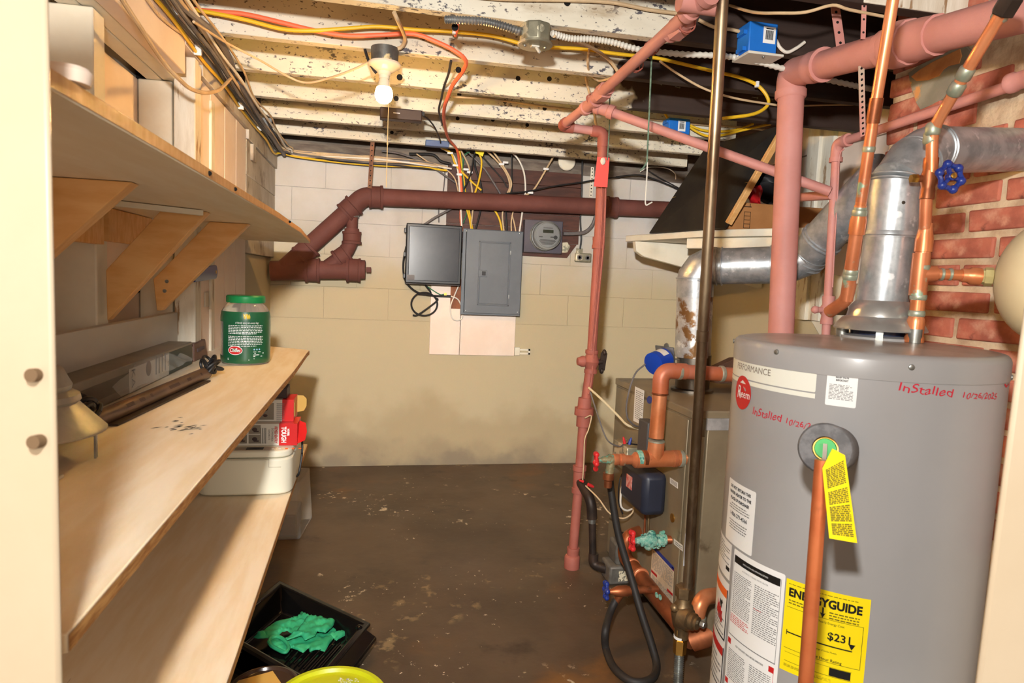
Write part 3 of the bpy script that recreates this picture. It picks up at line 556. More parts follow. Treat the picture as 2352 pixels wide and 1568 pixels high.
c = at(2112,630,d=1.41); ob('tee', MB().lathe(c-dv*.045, dv, [(0,.0145),(0,.0175),(.09,.0175),(.09,.0145)], 16).tube([c, at(2150,628,d=1.405)], .0165, 16), K['copperp'], t)
e0, e1_, e2 = at(2145,629,d=1.405), at(2210,632,d=1.395), at(2236,634,d=1.39)
ob('side_arm', MB().tube([e0, e1_], .0115, 16), K['copper'], t); sx = (e2-e1_).normalized()
ob('adapter', MB().lathe(e1_-sx*.002, sx, [(0,.0115),(0,.0145),(.012,.0145),(.018,.0185),(.035,.0185),(.035,.016)], 16), K['copper'], t)
for px, d in ((2163,1.403),(2182,1.40)):
    c = at(px,630,d=d); ob('solder_ring', MB().lathe(c-sx*.004, sx, [(0,.0115),(.002,.0135),(.006,.0135),(.008,.0115)], 14), K['solder'], t)
ob('drip_collar', MB().lathe(h0-dv*.035, dv, [(0,.016),(.004,.0195),(.012,.0195),(.018,.017),(.05,.0175),(.058,.0148)], 18), K['copper'], t)
for f in (.12,.3,.62): ob('solder_ring', MB().lathe(h0.lerp(h1,f), dv, [(0,.0146),(.003,.0165),(.010,.0165),(.013,.0146)], 16), K['solder'], t)
for a, b, d in ((2138,318,1.365),(2143,298,1.355),(2216,170,1.27),(2196,205,1.29),(2300,32,1.19)):
    c = at(a,b,d=d); ax_ = (h3-h2).normalized() if a > 2150 else V((0,0,1)); ob('solder_ring', MB().lathe(c-ax_*.012, ax_, [(0,.0114),(.004,.0145),(.022,.0145),(.026,.0114)], 16), K['solder'], t)
c = at(2133,410,d=1.375); vb = ob('valve_body', MB().lathe(c-V((0,0,.042)), (0.02,0,1), [(0,.0118),(0,.0142),(.018,.0142),(.024,.013),(.042,.0175),(.06,.013),(.066,.0142),(.084,.0142),(.084,.0118)], 16).cyl(c, c+RT*.034-FW*.012, .010, 14).cyl(c-RT*.028, c, .007, 12), K['copperd'], t)
ob('drain_cap', nut(c-RT*.03, RT, .014, .0095), K['brass'], vb)
wc = at(2183,406,d=1.345); wheel('hand_wheel', wc, -FW*.9+RT*.15, .0255, K['handleblue'], vb, 6, .0052)
ob('wheel_screw', MB().lathe(wc-FW*.009, -FW, [(0,.006),(.003,.006),(.004,.003)], 12), K['brass'], vb)
cc = at(2314,12,d=1.175); ob('union_nut', nut(cc, h4-h3, .032, .020), K['iron'], t)
# ---- expansion tank
t = thing('expansion_tank', 'rounded beige expansion tank at the right beside the door frame', 'tank')
tc = at(2240,634,d=1.39); ax_ = (at(2352,640,d=1.35)-tc).normalized(); R_ = .132; prof = [(.032,.014)]
for i in range(1,13):
    a = math.pi/2*i/12; prof.append((.032+R_*.85*(1-math.cos(a)), R_*math.sin(a)))
prof += [(.20,R_),(.205,R_+.003),(.215,R_+.003),(.22,R_),(.30,R_)]
for i in range(1,9):
    a = math.pi/2*i/8; prof.append((.30+R_*.8*math.sin(a), R_*math.cos(a)))
ob('tank_shell', MB().lathe(tc, ax_, prof, 36), K['tank'], t)
ob('threaded_nipple', MB().lathe(tc-ax_*.004, ax_, [(0,.011),(0,.0165),(.02,.0165),(.02,.0195),(.034,.0195),(.036,.012)], 8), mat('pale_brass', S(212,200,140), S(190,176,120), 14, rough=.4, metal=.4), t)
# ================================================================ water heater
HX, HY, HR, HZ = 1.03, 1.24, .26, 1.143
wh = thing('water_heater', 'large grey cylindrical gas water heater with white and yellow labels', 'water heater')
hc = lambda z: V((HX, HY, z))
ob('tank_jacket', MB().lathe(hc(.03), (0,0,1), [(0,HR-.004),(0,HR),(HZ-.078,HR),(HZ-.078,HR-.003)], 96), K['heater'], wh)
ob('lid', MB().lathe(hc(HZ-.048), (0,0,1), [(0,HR-.004),(0,HR+.0015),(.034,HR+.0015),(.041,HR-.001),(.046,HR-.006),(.048,HR-.014),(.053,HR-.10),(.055,.0)], 96), K['heatertop'] if 0 else K['heater'], wh)
ob('lid_dust', MB().lathe(hc(HZ+.0003), (0,0,1), [(0,HR-.018),(.0052,HR-.10),(.0075,0)], 64, False), K['heatertop'], wh)
def hcyl(px, py):
    """angle and height where the sight line meets the jacket"""
    r = FW*F+RT*(px-W/2)-UP*(py-H/2); a = r.x**2+r.y**2; b = -(r.x*HX+r.y*HY); c = HX**2+HY**2-HR**2
    t = (-b-math.sqrt(max(b*b-a*c, 0)))/a; p = CAM+r*t; return math.atan2(p.y-HY, p.x-HX) % (2*math.pi), p.z
def hp(th, z, off=0): return V((HX+(HR+off)*math.cos(th), HY+(HR+off)*math.sin(th), z))
def patch(mb, t0, t1, z0, z1, off=.0006, n=None):
    n = n or max(2, int(abs(t1-t0)/.05)); s = len(mb.v)
    for i in range(n+1):
        t = t0+(t1-t0)*i/n; mb.v += [hp(t,z0,off), hp(t,z1,off)]
    mb.f += [(s+2*i, s+2*i+2, s+2*i+3, s+2*i+1) for i in range(n)]; return mb
def rpatch(mb, t0, t1, z0, z1, off, rad=.006):
    """label with rounded corners"""
    k = rad/HR; out = []
    for (ct, cz, a0) in ((t1-k, z1-rad, 0), (t0+k, z1-rad, 90), (t0+k, z0+rad, 180), (t1-k, z0+rad, 270)):
        for i in range(5):
            a = math.radians(a0+i*22.5); out.append((ct+k*math.cos(a), cz+rad*math.sin(a)))
    ts = sorted(set([round(t,5) for t, _ in out]+[t0+k+(t1-t0-2*k)*i/12 for i in range(1,12)]))
    def zr(t):
        e = max(t0+k-t, t-(t1-k), 0)/k; h = rad*(1-math.sqrt(max(0, 1-min(e,1)**2))); return z0+h, z1-h
    s = len(mb.v)
    for t in ts:
        a, b = zr(t); mb.v += [hp(t,a,off), hp(t,b,off)]
    mb.f += [(s+2*i, s+2*i+2, s+2*i+3, s+2*i+1) for i in range(len(ts)-1)]; return mb
def htext(mb, txt, size, th, z, off=.0012, bold=0, align='CENTER', wide=1, slope=0, shear=0):
    vs, fs = tmesh(txt, size, bold, align, shear); return mb.add([hp(th+v.x*wide/HR, z+v.y+v.x*wide*slope, off) for v in vs], fs)
def fine(mb, t0, t1, z0, z1, rows, off=.0011, fill=.42, seed=1, cx=False):
    """rows of unreadably small print, word by word"""
    rg = random.Random(seed); dz = (z1-z0)/rows
    for i in range(rows):
        za = z1-(i+1)*dz+dz*.25; e = t1-(t1-t0)*(rg.uniform(0,.35) if rg.random() < .3 else rg.uniform(0,.03))
        s = t0
        if cx: m = (t1-t0)*rg.uniform(.03,.22); s, e = t0+m, t1-m
        while s < e-.002:
            w = rg.uniform(.010,.034); patch(mb, s, min(s+w, e), za, za+dz*fill, off, 1); s += w+.0065
    return mb
def ends(p, q):
    (t0,z0),(t1,z1) = hcyl(*p), hcyl(*q); return t0, z0, t1, z1
# screws of the lid band
for px, py in ((1688,783),(1785,808),(2093,843),(2322,866)):
    th, z = hcyl(px, py); c = hp(th, z, .0015); ob('screw', MB().lathe(c, hp(th,z,1)-hp(th,z), [(0,.0055),(.002,.005),(.003,.003)], 12), K['zinc'], wh)
# brand band with its round badge
t0, za = hcyl(1690,818); t1, zb = hcyl(1873,901); _, zlow = hcyl(1872,904); _, zll = hcyl(1872,915); _, ztop = hcyl(1873,857)
lb = ob('brand_band', rpatch(MB(), t0-.12, t1, zb, ztop, .0006, .003), K['beigedecal'], wh)
ob('band_stripe', patch(MB(), t0-.12, t1, zll, zlow, .0006), K['beigedecal'], lb)
th, z = hcyl(1771,863); ob('band_lettering', htext(MB(), 'PERFORMANCE', .0185, th, z-.0005, align='RIGHT', wide=.98), mat('bronze_print', S(130,118,104), rough=.4), lb)
th, z = hcyl(1706,901); rd = .036
bd = ob('round_badge', MB().add([hp(th+rd*math.cos(a)/HR, z+rd*math.sin(a), .0016) for a in [2*math.pi*i/40 for i in range(40)]], [tuple(range(40))]), K['red'], wh)
ob('badge_lettering', htext(htext(MB(), 'R', .040, th-.050, z-.013, .0024, wide=.8, shear=.15), 'heem', .024, th+.040, z-.010, .0024, wide=.88), K['decal'], bd)
# caution label under the lid
t0, z1, t1, _ = ends((1902,842),(1973,852)); _, z0 = hcyl(1890,928)
lb = ob('white_label', rpatch(MB(), t0, t1, z0, z1-.004, .0006, .003), K['decal'], wh)
tm = (t0+t1)/2; m = MB()
for i, s in enumerate(('TEMPERATURE - PRESSURE','RELIEF VALVE','IMPORTANT')): htext(m, s, .0046, tm, z1-.013-.0056*i, wide=.8, bold=.0003)
fine(m, t0+.02, t1-.02, z0+.012, z1-.030, 11, seed=3, cx=False); ob('fine_print', m, K['greyprint'], lb)
# red marker handwriting
def hand(txt, p, q, size, sl):
    mk = MB()
    t0, z0, t1, z1 = ends(p, q); vs, fs = tmesh(txt, 1.0, .003, 'LEFT', .12); w = max(v.x for v in vs)
    mk.add([hp(t0+(t1-t0)*v.x/w, z0+(z1-z0)*v.x/w+v.y*size+.0016*math.sin(v.x*7), .0008) for v in vs], fs); ob('marker_writing', mk, K['marker'], wh)
hand('InStalled', (1728,951), (1796,968), .022, 0); hand('10/26/25', (1802,972), (1872,989), .0165, 0)
hand('InStalled', (2060,897), (2189,911), .022, 0); hand('10/26/2025', (2206,914), (2288,915), .0150, 0)
hand('v', (2302,892), (2316,890), .016, 0)
# return label
t0, z1 = hcyl(1677,1096); t1, z1b = hcyl(1738,1131); _, z0 = hcyl(1730,1280)
lb = ob('white_label', rpatch(MB(), t0, t1, z0, z1b, .0006, .004), K['decal'], wh)
tm = (t0+t1)/2; m = MB()
for i, s in enumerate(('DO NOT RETURN THIS','WATER HEATER TO THE','PLACE OF PURCHASE')): ob('lettering', htext(MB(), s, .0088, tm, z1b-.016-.0125*i, wide=.88, bold=.0004), K['black'], lb)
ob('lettering', htext(MB(), '1-866-279-4566', .0120, tm, z1b-.075, bold=.0002, wide=.9), K['black'], lb)
ob('fine_print', fine(fine(MB(), t0+.03, t1-.03, z1b-.062, z1b-.046, 3, seed=5, cx=True), t0+.03, t1-.03, z1b-.105, z1b-.083, 4, seed=6, cx=True), K['greyprint'], lb)
# rating plate at the left edge
t0, z1 = hcyl(1656,1225); t1, z1b = hcyl(1682,1252); _, z0 = hcyl(1675,1333)
t0 = hcyl(1652,1240)[0]-.02
lb = ob('rating_label', patch(MB(), t0, t1, z0, z1b, .0006), K['decal'], wh)
m = fine(MB(), t0+.02, t1-.02, z0+.03, z1b-.006, 7, seed=8); ob('fine_print', m, K['greyprint'], lb)
m = MB(); patch(m, t1-.085, t1-.01, z0+.018, z0+.027, .0011); ob('black_box_print', m, K['black'], lb)
# warning label with flame picture
t1, z1 = hcyl(1675,1355); zt = hcyl(1675,1341)[1]; zb = .18; t0 = hcyl(1640,1400)[0]-.03
lb = ob('warning_label', patch(MB(), t0, t1, zb, zt, .0006), K['decal'], wh)
for j, (za, zz, cc) in enumerate(((hcyl(1668,1478)[1], hcyl(1674,1357)[1], 'orange'), (hcyl(1660,1590)[1], hcyl(1664,1490)[1], 'red'))):
    bk = MB(); w_ = .0035
    patch(bk, t1-.026, t1-.010, za, zz, .0011); patch(bk, t0+.01, t1-.010, za, za+.004, .0011)
    ob('black_frame', bk, K['black'], lb)
    ob('colour_bar', patch(MB(), t0+.01, t1-.028, zz-.021, zz-.002, .0012), K[cc], lb)
    ob('fine_print', fine(MB(), t0+.02, t1-.04, za+.008, za+(zz-za)*(.40 if j == 0 else .7), 5, seed=20+j), K['greyprint'], lb)
    if j == 0:
        tf, zf = hcyl(1654,1391); fl = [(-.017,-.012),(-.005,-.019),(.012,-.026),(.018,-.018),(.014,-.010),(.016,-.002),(.009,-.004),(.008,.006),(.002,.001),(-.002,.010),(-.007,.002),(-.012,.012),(-.013,.0)]
        ob('flame_print', MB().add([hp(tf+x*1.3/HR, zf+y*1.2, .0013) for x, y in fl], [tuple(range(len(fl)))]), K['red'], lb)
        g = [(.004,.004),(.010,.002),(.010,.010),(.014,.014),(.010,.020),(.006,.014),(.002,.018),(.0,.012)]
        ob('figure_print', MB().add([hp(tf+x*1.5/HR, zf+y*1.2, .0014) for x, y in g], [tuple(range(len(g)))]), K['black'], lb)
# large instruction sheet
t0, z1 = hcyl(1687,1268); t1, z1b = hcyl(1805,1322); zb = .18
lb = ob('instruction_label', rpatch(MB(), t0, t1, zb, z1b+.002, .0006, .004), K['decal'], wh)
m = MB(); patch(m, t0+.022, t1-.035, z1b-.026, z1b-.010, .0011); ob('title_bar', m, K['black'], lb)
tm = (t0+t1)/2; m = MB(); htext(m, 'INSTALLATION AND OPERATING DETAILS', .0045, tm, z1b-.020, .0016, wide=.8); ob('title_lettering', m, K['whiteprint'], lb)
m = MB(); htext(m, 'AUTOMATIC STORAGE WATER HEATER', .0048, tm, z1b-.036, wide=.82)
q = (t1-t0); fine(m, t0+.03, tm-.018, z1b-.135, z1b-.044, 22, seed=30); fine(m, tm+.012, t1-.03, z1b-.150, z1b-.044, 24, seed=31)
for a, b in ((t0+.012,t0+.016),(t1-.030,t1-.026)): patch(m, a, b, z1b-.185, z1b-.01, .0011)
patch(m, t0+.012, t1-.026, z1b-.187, z1b-.185, .0011)
z2 = z1b-.197; htext(m, 'FOR YOUR SAFETY READ BEFORE OPERATING', .0050, tm, z2-.006, wide=.74, bold=.0002)
fine(m, t0+.03, tm-.02, z2-.085, z2-.018, 15, seed=32); fine(m, tm+.02, t1-.05, z2-.085, z2-.018, 15, seed=33)
htext(m, 'LIGHTING INSTRUCTIONS', .0052, tm, z2-.098, wide=.8, bold=.0002); fine(m, t0+.03, t1-.05, z2-.17, z2-.105, 14, seed=34)
ob('fine_print', m, K['greyprint'], lb)
m = MB(); fine(m, t0+.02, tm-.02, z1b-.158, z1b-.138, 5, seed=40); fine(m, tm+.02, tm+.09, z1b-.098, z1b-.093, 1, seed=41)
for zz in (z2, z2-.09): patch(m, t0+.010, t0+.055, zz-.010, zz+.002, .0012); patch(m, t1-.075, t1-.03, zz-.010, zz+.002, .0012); 
patch(m, t1-.034, t1-.031, zb, z2, .0011); ob('red_print', m, K['red'], lb)
# yellow energy label
t0, z1 = hcyl(1808,1322); t1, z1b = hcyl(2001,1377); zb = hcyl(1985,1573)[1]-.02
lb = ob('energy_label', patch(MB(), t0, t1, zb, z1b, .0006), K['yellow'], wh)
q = t1-t0; tm = (t0+t1)/2; m = MB()
htext(m, 'ENERGYGUIDE', .0225, tm-.012, z1b-.032, bold=.0010, wide=.86)
ya = t0+q*.475
m.add([hp(ya+x/HR, z1b-.034+y, .0012) for x, y in ((-.0015,0),(.0015,0),(.0015,-.012),(.005,-.010),(0,-.021),(-.005,-.010),(-.0015,-.012))], [tuple(range(7))])
htext(m, 'Estimated Yearly Energy Cost', .0062, tm, z1b-.064, wide=.92); htext(m, '$231', .021, tm+.11, z1b-.093, bold=.0004)
patch(m, t0+.03, t1-.09, z1b-.107, z1b-.1045, .0012); patch(m, t0+.03, t0+.036, z1b-.111, z1b-.101, .0012)
m.add([hp(t1-.095+x/HR, z1b-.1045+y, .0012) for x, y in ((-.006,.012),(.006,.012),(0,.001))], [(2,1,0)])
htext(m, 'Cost Range of Similar Models', .0045, tm+.01, z1b-.119, wide=.85); htext(m, 'First Hour Rating', .0078, tm+.03, z1b-.136, bold=.0001)
patch(m, tm+.06, tm+.20, z1b-.163, z1b-.147, .0012)
for a, b, c_, d_ in ((t0+.02,t1-.03,z1b-.0552,z1b-.0545),(t0+.02,t1-.03,z1b-.1385,z1b-.1378),(t1-.033,t1-.03,z1b-.138,z1b-.055),(t0+.03,t1-.08,z1b-.1645,z1b-.1638),(t0+.03,t1-.08,z1b-.1465,z1b-.146)): patch(m, a, b, c_, d_, .0011)
ob('lettering', m, K['black'], lb); fp = MB(); fine(fp, t0+.03, t1-.2, zb+.01, z1b-.170, 5, seed=50); fine(fp, t0+.03, t0+q*.4, z1b-.049, z1b-.038, 2, seed=51); fine(fp, t0+q*.55, t1-.06, z1b-.054, z1b-.038, 3, seed=52)
fine(fp, t0+.02, t1-.06, z1b-.010, z1b-.007, 1, seed=53)
ob('fine_print', fp, mat('olive_print', S(104,94,20), rough=.5), lb)
# relief valve, foam ring, discharge pipe
c = at(1895,1030,d=1.05); th, zv = hcyl(1914,1032); w0 = hp(th, zv, -.01); ax = (c-w0).normalized()
rng = MB().lathe(w0, ax, [(0,.042),((c-w0).length-.004,.041),((c-w0).length,.038),((c-w0).length,.0195),((c-w0).length-.03,.0195)], 32, False); ob('foam_ring', rng, K['foam'], wh)
vv = ob('relief_valve', MB().lathe(w0, ax, [(.0,.013),((c-w0).length-.028,.013),((c-w0).length-.028,.019),((c-w0).length-.012,.019)], 20).cyl(c-ax*.02, c-ax*.02+V((0,0,-.05)), .0115, 14), K['brass'], wh)
ob('green_cap', MB().lathe(c-ax*.022, ax, [(0,.0165),(.014,.0165),(.017,.0155),(.017,.0)], 24), K['greencap'], vv)
ob('test_lever', MB().bar(c+ax*.002+V((0,0,.008)), c+ax*.010+V((.001,-.001,-.036)), .0062, .0035, ax), K['dullsteel'], vv)
e0, e1 = at(1886,1085,d=1.03), at(1849,1590,d=1.02)
ob('discharge_pipe', MB().tube([e0+V((0,0,.02)), e1, e1+V((0,0,-.35))], .0111, 18), K['copperd'] if 0 else mat('satin_copper', S(206,118,72), S(186,96,54), 7, rough=.4, metal=.45, spots=[(S(120,72,44), 9, (1,1,.3), .68, .76)]), wh)
# hanging instruction tag
tg = thing('hang_tag', 'long yellow paper instruction tag hanging from the green capped relief valve', 'tag')
tp = [at(a,b,d=d) for a,b,d in ((1889,1075,1.014),(1912,1030,1.014),(1941,1045,1.014),(1969,1247,1.0),(1905,1236,1.0))]
pn = (tp[3]-tp[0]).cross(tp[4]-tp[0]).normalized(); tp = [CAM+(p-CAM)*((tp[0]-CAM).dot(pn)/(p-CAM).dot(pn)) for p in tp]; n_ = (tp[2]-tp[0]).cross(tp[4]-tp[0]).normalized()
n_ = n_ if n_.dot(FW) < 0 else -n_
ob('tag_card', MB().prism(tp, n_*-.0008), K['yellow'], tg)
up_ = (tp[0]-tp[4]).normalized(); rt_ = up_.cross(n_)
m = MB(); rg = random.Random(4); Lh = (tp[0]-tp[4]).length
for i in range(40):
    f = .05+.90*i/40
    if i in (12,13,22,32): continue
    a_ = tp[0].lerp(tp[4], f); b_ = tp[2].lerp(tp[3], f); s = .12
    while s < .88:
        w_ = min(rg.uniform(.05,.2), .90-s); p0, p1 = a_.lerp(b_, s), a_.lerp(b_, s+w_); m.add([p0+n_*.0009-up_*.0011, p1+n_*.0009-up_*.0011, p1+n_*.0009+up_*.0008, p0+n_*.0009+up_*.0008], [(0,1,2,3)]); s += w_+.03
ob('fine_print', m, mat('olive_tag_print', S(120,112,24), rough=.6), tg)
# draft hood on legs and the top fittings
fc = at(2022,735,d=1.50); fz = HZ+.008
hood = ob('draft_hood', MB().lathe(V((fc.x,fc.y,fc.z-.022)), (0,0,1), [(0,.094),(.003,.095),(.012,.090),(.026,.078),(.030,.070),(.050,.066),(.062,.056),(.066,.053)], 48, False), mat('satin_galvanised', S(196,196,192), S(178,178,174), 10, rough=.3, metal=.7), wh)
for a in (200, 262, 320, 20, 110):
    a = math.radians(a+30); q = V((fc.x+.080*math.cos(a), fc.y+.080*math.sin(a), 0)); ob('hood_leg', MB().bar(V((q.x,q.y,fz-.004)), V((q.x,q.y,fc.z-.012)), .014, .0025, (math.cos(a),math.sin(a),0)), K['zinc'], wh)
ob('flue_ring', MB().lathe(V((fc.x,fc.y,fz-.004)), (0,0,1), [(0,.080),(.008,.080),(.012,.062),(.012,.058),(.032,.058),(.032,.050)], 40), K['heater'], wh)
ob('dark_collar', MB().lathe(V((fc.x,fc.y,fz+.008)), (0,0,1), [(0,.0585),(.022,.0600),(.022,.05)], 40), mat('navy_collar', S(34,42,66), rough=.4), wh)
for px, d, nm in ((2101,1.415,0),(1935,1.53,1)):
    c = at(px,775 if nm == 0 else 760,d=d); c.z = HZ+.002
    ob('pipe_nipple', MB().lathe(c, (0,0,1), [(-.002,.028),(.004,.026),(.005,.0135),(.034,.0135),(.034,.008)], 20), K['zinc'], wh)
# ---- heater flue pipe
t = thing('heater_flue', 'galvanised flue pipe with elbow from the water heater into the brick chimney', 'flue pipe')
f0 = V((fc.x,fc.y,fc.z+.038)); f1, f2 = at(2060,415,d=1.46), at(2135,345,d=1.50); f3 = at(2375,344,d=1.70); rf = .0525
ob('pipe', MB().tube([f0, f0.lerp(f1,.56)], rf, 36), K['galv'], t); ob('pipe', MB().tube([f0.lerp(f1,.54), f1], rf*1.03, 36), K['galv'], t)
crim = MB(); dv = (f1-f0).normalized(); c = f0.lerp(f1,.57); crim.lathe(c-dv*.006, dv, [(0,rf*1.02),(.004,rf*1.07),(.010,rf*1.05),(.014,rf*1.02)], 36); ob('crimp_band', crim, K['galv'], t)
g1, g2 = f1.lerp(f2,.0), f2
ob('elbow', MB().tube([f1-dv*.004, f1.lerp(f2,.18), f1.lerp(f2,.5)+V((-.004,0,.010)), f1.lerp(f2,.85)+V((0,0,.006)), f2+(f3-f2).normalized()*.012], rf*1.03, 36), K['galv'], t)
def ribs(c, ax, r, k=2, gap=.010):
    m = MB(); ax = V(ax).normalized()
    for i in range(k): m.lathe(V(c)+ax*gap*(i-(k-1)/2)-ax*.003, ax, [(0,r),(.002,r*1.045),(.004,r*1.045),(.006,r)], 36)
    return m
ob('elbow_rib', ribs(f1, dv*.8+(f2-f1).normalized()*.2, rf*1.035), K['galv'], t); ob('elbow_rib', ribs(f1.lerp(f2,.55)+V((0,0,.008)), f2-f1, rf*1.035), K['galv'], t); ob('elbow_rib', ribs(f2+(f3-f2).normalized()*.01, f3-f2, rf*1.035), K['galv'], t)
ob('pipe', MB().tube([f2, f3], rf, 36), K['galv'], t)
for px, py, d in ((2205,362,1.52),(2075,465,1.415),(2083,385,1.43)):
    c = at(px,py,d=d); ob('screw', MB().ball(c, .004, 8), K['dullsteel'], t)
# ================================================================ boiler
bo = thing('boiler', 'brown-grey steel cabinet boiler with copper pipes behind the water heater', 'boiler')
BX, BY0, BY1, BZ = 1.072, 2.06, 2.80, .829
ob('cabinet', MB().box((BX,BY0,.02),(1.62,BY1,BZ-.004)), K['boiler'], bo, .006)
ob('top_panel', MB().box((BX-.004,BY0-.004,BZ-.030),(1.624,BY1+.004,BZ)), K['boiler'], bo, .005)
ob('corner_strip', MB().box((BX+.035,BY0-.005,.02),(BX+.05,BY0+.001,BZ-.09)), mat('worn_steel_edge', S(170,166,146), rough=.4, metal=.6), bo)
ob('front_panel', MB().box((BX+.055,BY0-.008,.03),(1.60,BY0,BZ-.06)), K['boiler'], bo, .004)
ob('foil_tape', MB().box((BX+.05,BY0-.011,BZ-.066),(1.60,BY0-.004,BZ-.025)), K['galvworn'], bo)
ob('side_panel', MB().box((BX-.006,BY0+.02,.03),(BX,BY1-.02,BZ-.035)), K['boiler'], bo, .003)
ob('base_rail', MB().box((BX+.02,BY0+.02,0),(1.60,BY1-.02,.025)), K['iron'], bo)
sx = lambda *pp: [at(a,b,x=BX-.0075) for a,b in pp]
def side(name, mt, pts, th=.0008, par=bo): 
    return ob(name, MB().prism(sx(*pts), (-th,0,0)), mt, par)
def sideprint(par, pts, rows, mt, seed, x=BX-.0092, fillw=.05):
    """lines of small print on a label of the cabinet side; pts: near-top, far-top, far-bottom, near-bottom as seen left to right"""
    p = [at(a,b,x=x) for a,b in pts]; m = MB(); rg = random.Random(seed)
    for i in range(rows):
        f0_, f1_ = (i+.25)/rows, (i+.62)/rows; s = 0; e = 1-(rg.random()*.4 if rg.random() < .3 else 0)
        while s < e-.01:
            w_ = min(rg.uniform(.05,.2), e-s); g = lambda s_, f_: p[0].lerp(p[1], s_).lerp(p[3].lerp(p[2], s_), f_); m.add([g(s,f0_), g(s+w_,f0_), g(s+w_,f1_), g(s,f1_)], [(0,1,2,3)]); s += w_+.04
    return ob('fine_print', m, mt, par)
l = side('rating_label', K['decal'], ((1459,887),(1480,897),(1475,976),(1455,966)))
sideprint(l, ((1461,894),(1478,903),(1474,970),(1458,960)), 15, K['greyprint'], 60)
l = side('round_sticker', K['bluep'], [(1492+6*math.cos(a), 918+9*math.sin(a)) for a in [2*math.pi*i/16 for i in range(16)]])
l = side('small_label', K['whitecard'], ((1539,1096),(1557,1108),(1557,1122),(1539,1109))); sideprint(l, ((1541,1100),(1555,1110),(1555,1119),(1541,1108)), 3, K['black'], 61)
l = side('small_label', K['whitecard'], ((1548,1236),(1568,1252),(1568,1266),(1548,1249))); sideprint(l, ((1550,1241),(1566,1254),(1566,1263),(1550,1249)), 2, K['black'], 62)
l = side('notice_label', mat('cream_label', S(226,206,178), S(210,182,146), 9, rough=.6), ((1499,1250),(1548,1302),(1545,1386),(1494,1335)))
for pts in (((1499,1250),(1548,1302),(1548,1312),(1499,1259)),): ob('blue_bar', MB().prism([at(a,b,x=BX-.0086) for a,b in pts], (-.0004,0,0)), K['bluep'], l)
for pts in (((1496,1307),(1509,1320),(1509,1326),(1496,1313)),((1532,1350),(1545,1363),(1545,1369),(1532,1356)),((1543,1300),(1548,1305),(1548,1312),(1543,1307))): ob('red_bar', MB().prism([at(a,b,x=BX-.0086) for a,b in pts], (-.0004,0,0)), K['red'], l)
sideprint(l, ((1500,1264),(1545,1313),(1543,1352),(1497,1302)), 13, K['greyprint'], 63); sideprint(l, ((1498,1318),(1543,1368),(1542,1382),(1497,1333)), 5, K['greyprint'], 64)
c = sx((1545,1189))[0]; ob('sight_port', MB().lathe(c, (-1,0,0), [(0,.016),(.003,.016),(.004,.010)], 16), K['brass'], bo)
# junction box and controls on the side
p = at(1468,1005,x=BX-.01); ob('control_box', MB().box((BX-.075,p.y-.04,.50),(BX-.006,p.y+.11,.60)), K['oldbox'], bo, .003)
ob('relay', MB().box((BX-.05,at(1488,970,x=BX-.03).y-.045,.60),(BX-.006,at(1488,970,x=BX-.03).y+.045,.73)), mat('grey_relay', S(78,76,76), rough=.5), bo, .005)
ob('relay', MB().box((BX-.06,at(1484,1015,x=BX-.03).y-.04,.53),(BX-.006,at(1484,1015,x=BX-.03).y+.03,.59)), K['blackpl'], bo, .004)
nb = ob('burner_cover', MB().box((BX-.10,2.20,.405),(BX-.006,2.44,.565)), K['navy'], bo, .022)
q = at(1439,1107,x=BX-.1); ob('warning_sticker', MB().box((BX-.1018,q.y-.055,.47),(BX-.0995,q.y+.0,.52)), mat('pink_white_print', S(222,170,160), S(206,90,80), 60, rough=.5), nb)
for px in (1486,1494):
    a, b = at(px,1080,x=BX-.02), at(px-6,1230,x=BX-.02); ob('tube_line', MB().tube([a,b], .0045, 10), K['copperd'] if px == 1486 else K['brassd'], bo)
# flue of the boiler
t = thing('boiler_flue', 'galvanised flue duct rising from the boiler and slanting up to the chimney', 'flue pipe')
rf = .071; fb = at(1590,880,y=2.47); fb.z = BZ
c0 = V((fb.x, fb.y, BZ-.002)); c1 = at(1591,815,y=2.47); c2 = at(1597,640,y=2.46); c3 = at(1640,612,d=2.62); c4 = at(1790,608,d=2.53); c5 = at(1850,590,d=2.5); c6 = at(1985,445,d=2.26); c7 = at(2040,390,d=2.16)
ob('base_collar', MB().lathe(c0, (0,0,1), [(0,.085),(.012,.085),(.016,.068),(c1.z-BZ+.005,.068)], 36), K['dullsteel'], t)
ob('pipe', MB().tube([c1+V((0,0,-.005)), c1.lerp(c2,.78)], rf, 36), K['galvworn'], t); ob('pipe', MB().tube([c1.lerp(c2,.77), c2], rf*1.02, 36), K['galv'], t)
ob('elbow', MB().tube([c2-V((0,0,.01)), c2+V((0,0,.0)), c2.lerp(c3,.35)+V((0,0,.022)), c2.lerp(c3,.8)+V((0,0,.018)), c3+(c4-c3).normalized()*.02], rf*1.03, 36), K['galv'], t)
ax = (c4-c3).normalized()
ob('elbow_rib', ribs(c2, (0,0,1), rf*1.035, 1), K['galv'], t); ob('elbow_rib', ribs(c3+ax*.02, ax, rf*1.035, 2, .02), K['galv'], t); ob('elbow_rib', ribs(c4-ax*.03, ax, rf*1.03, 1), K['galv'], t)
ob('pipe', MB().tube([c3, c4], rf, 36), K['galv'], t)
ob('elbow', MB().tube([c4-ax*.02, c4, c4.lerp(c5,.5)+V((0,0,-.004)), c5, c5+(c6-c5).normalized()*.03], rf*1.03, 36), K['galv'], t)
ax = (c6-c5).normalized(); ob('elbow_rib', ribs(c5, ax, rf*1.04, 2, .018), K['galv'], t); ob('elbow_rib', ribs(c5.lerp(c6,.3), ax, rf*1.03, 2, .014), K['galv'], t)
ob('pipe', MB().tube([c5, c6, c7], rf, 36), K['galv'], t)
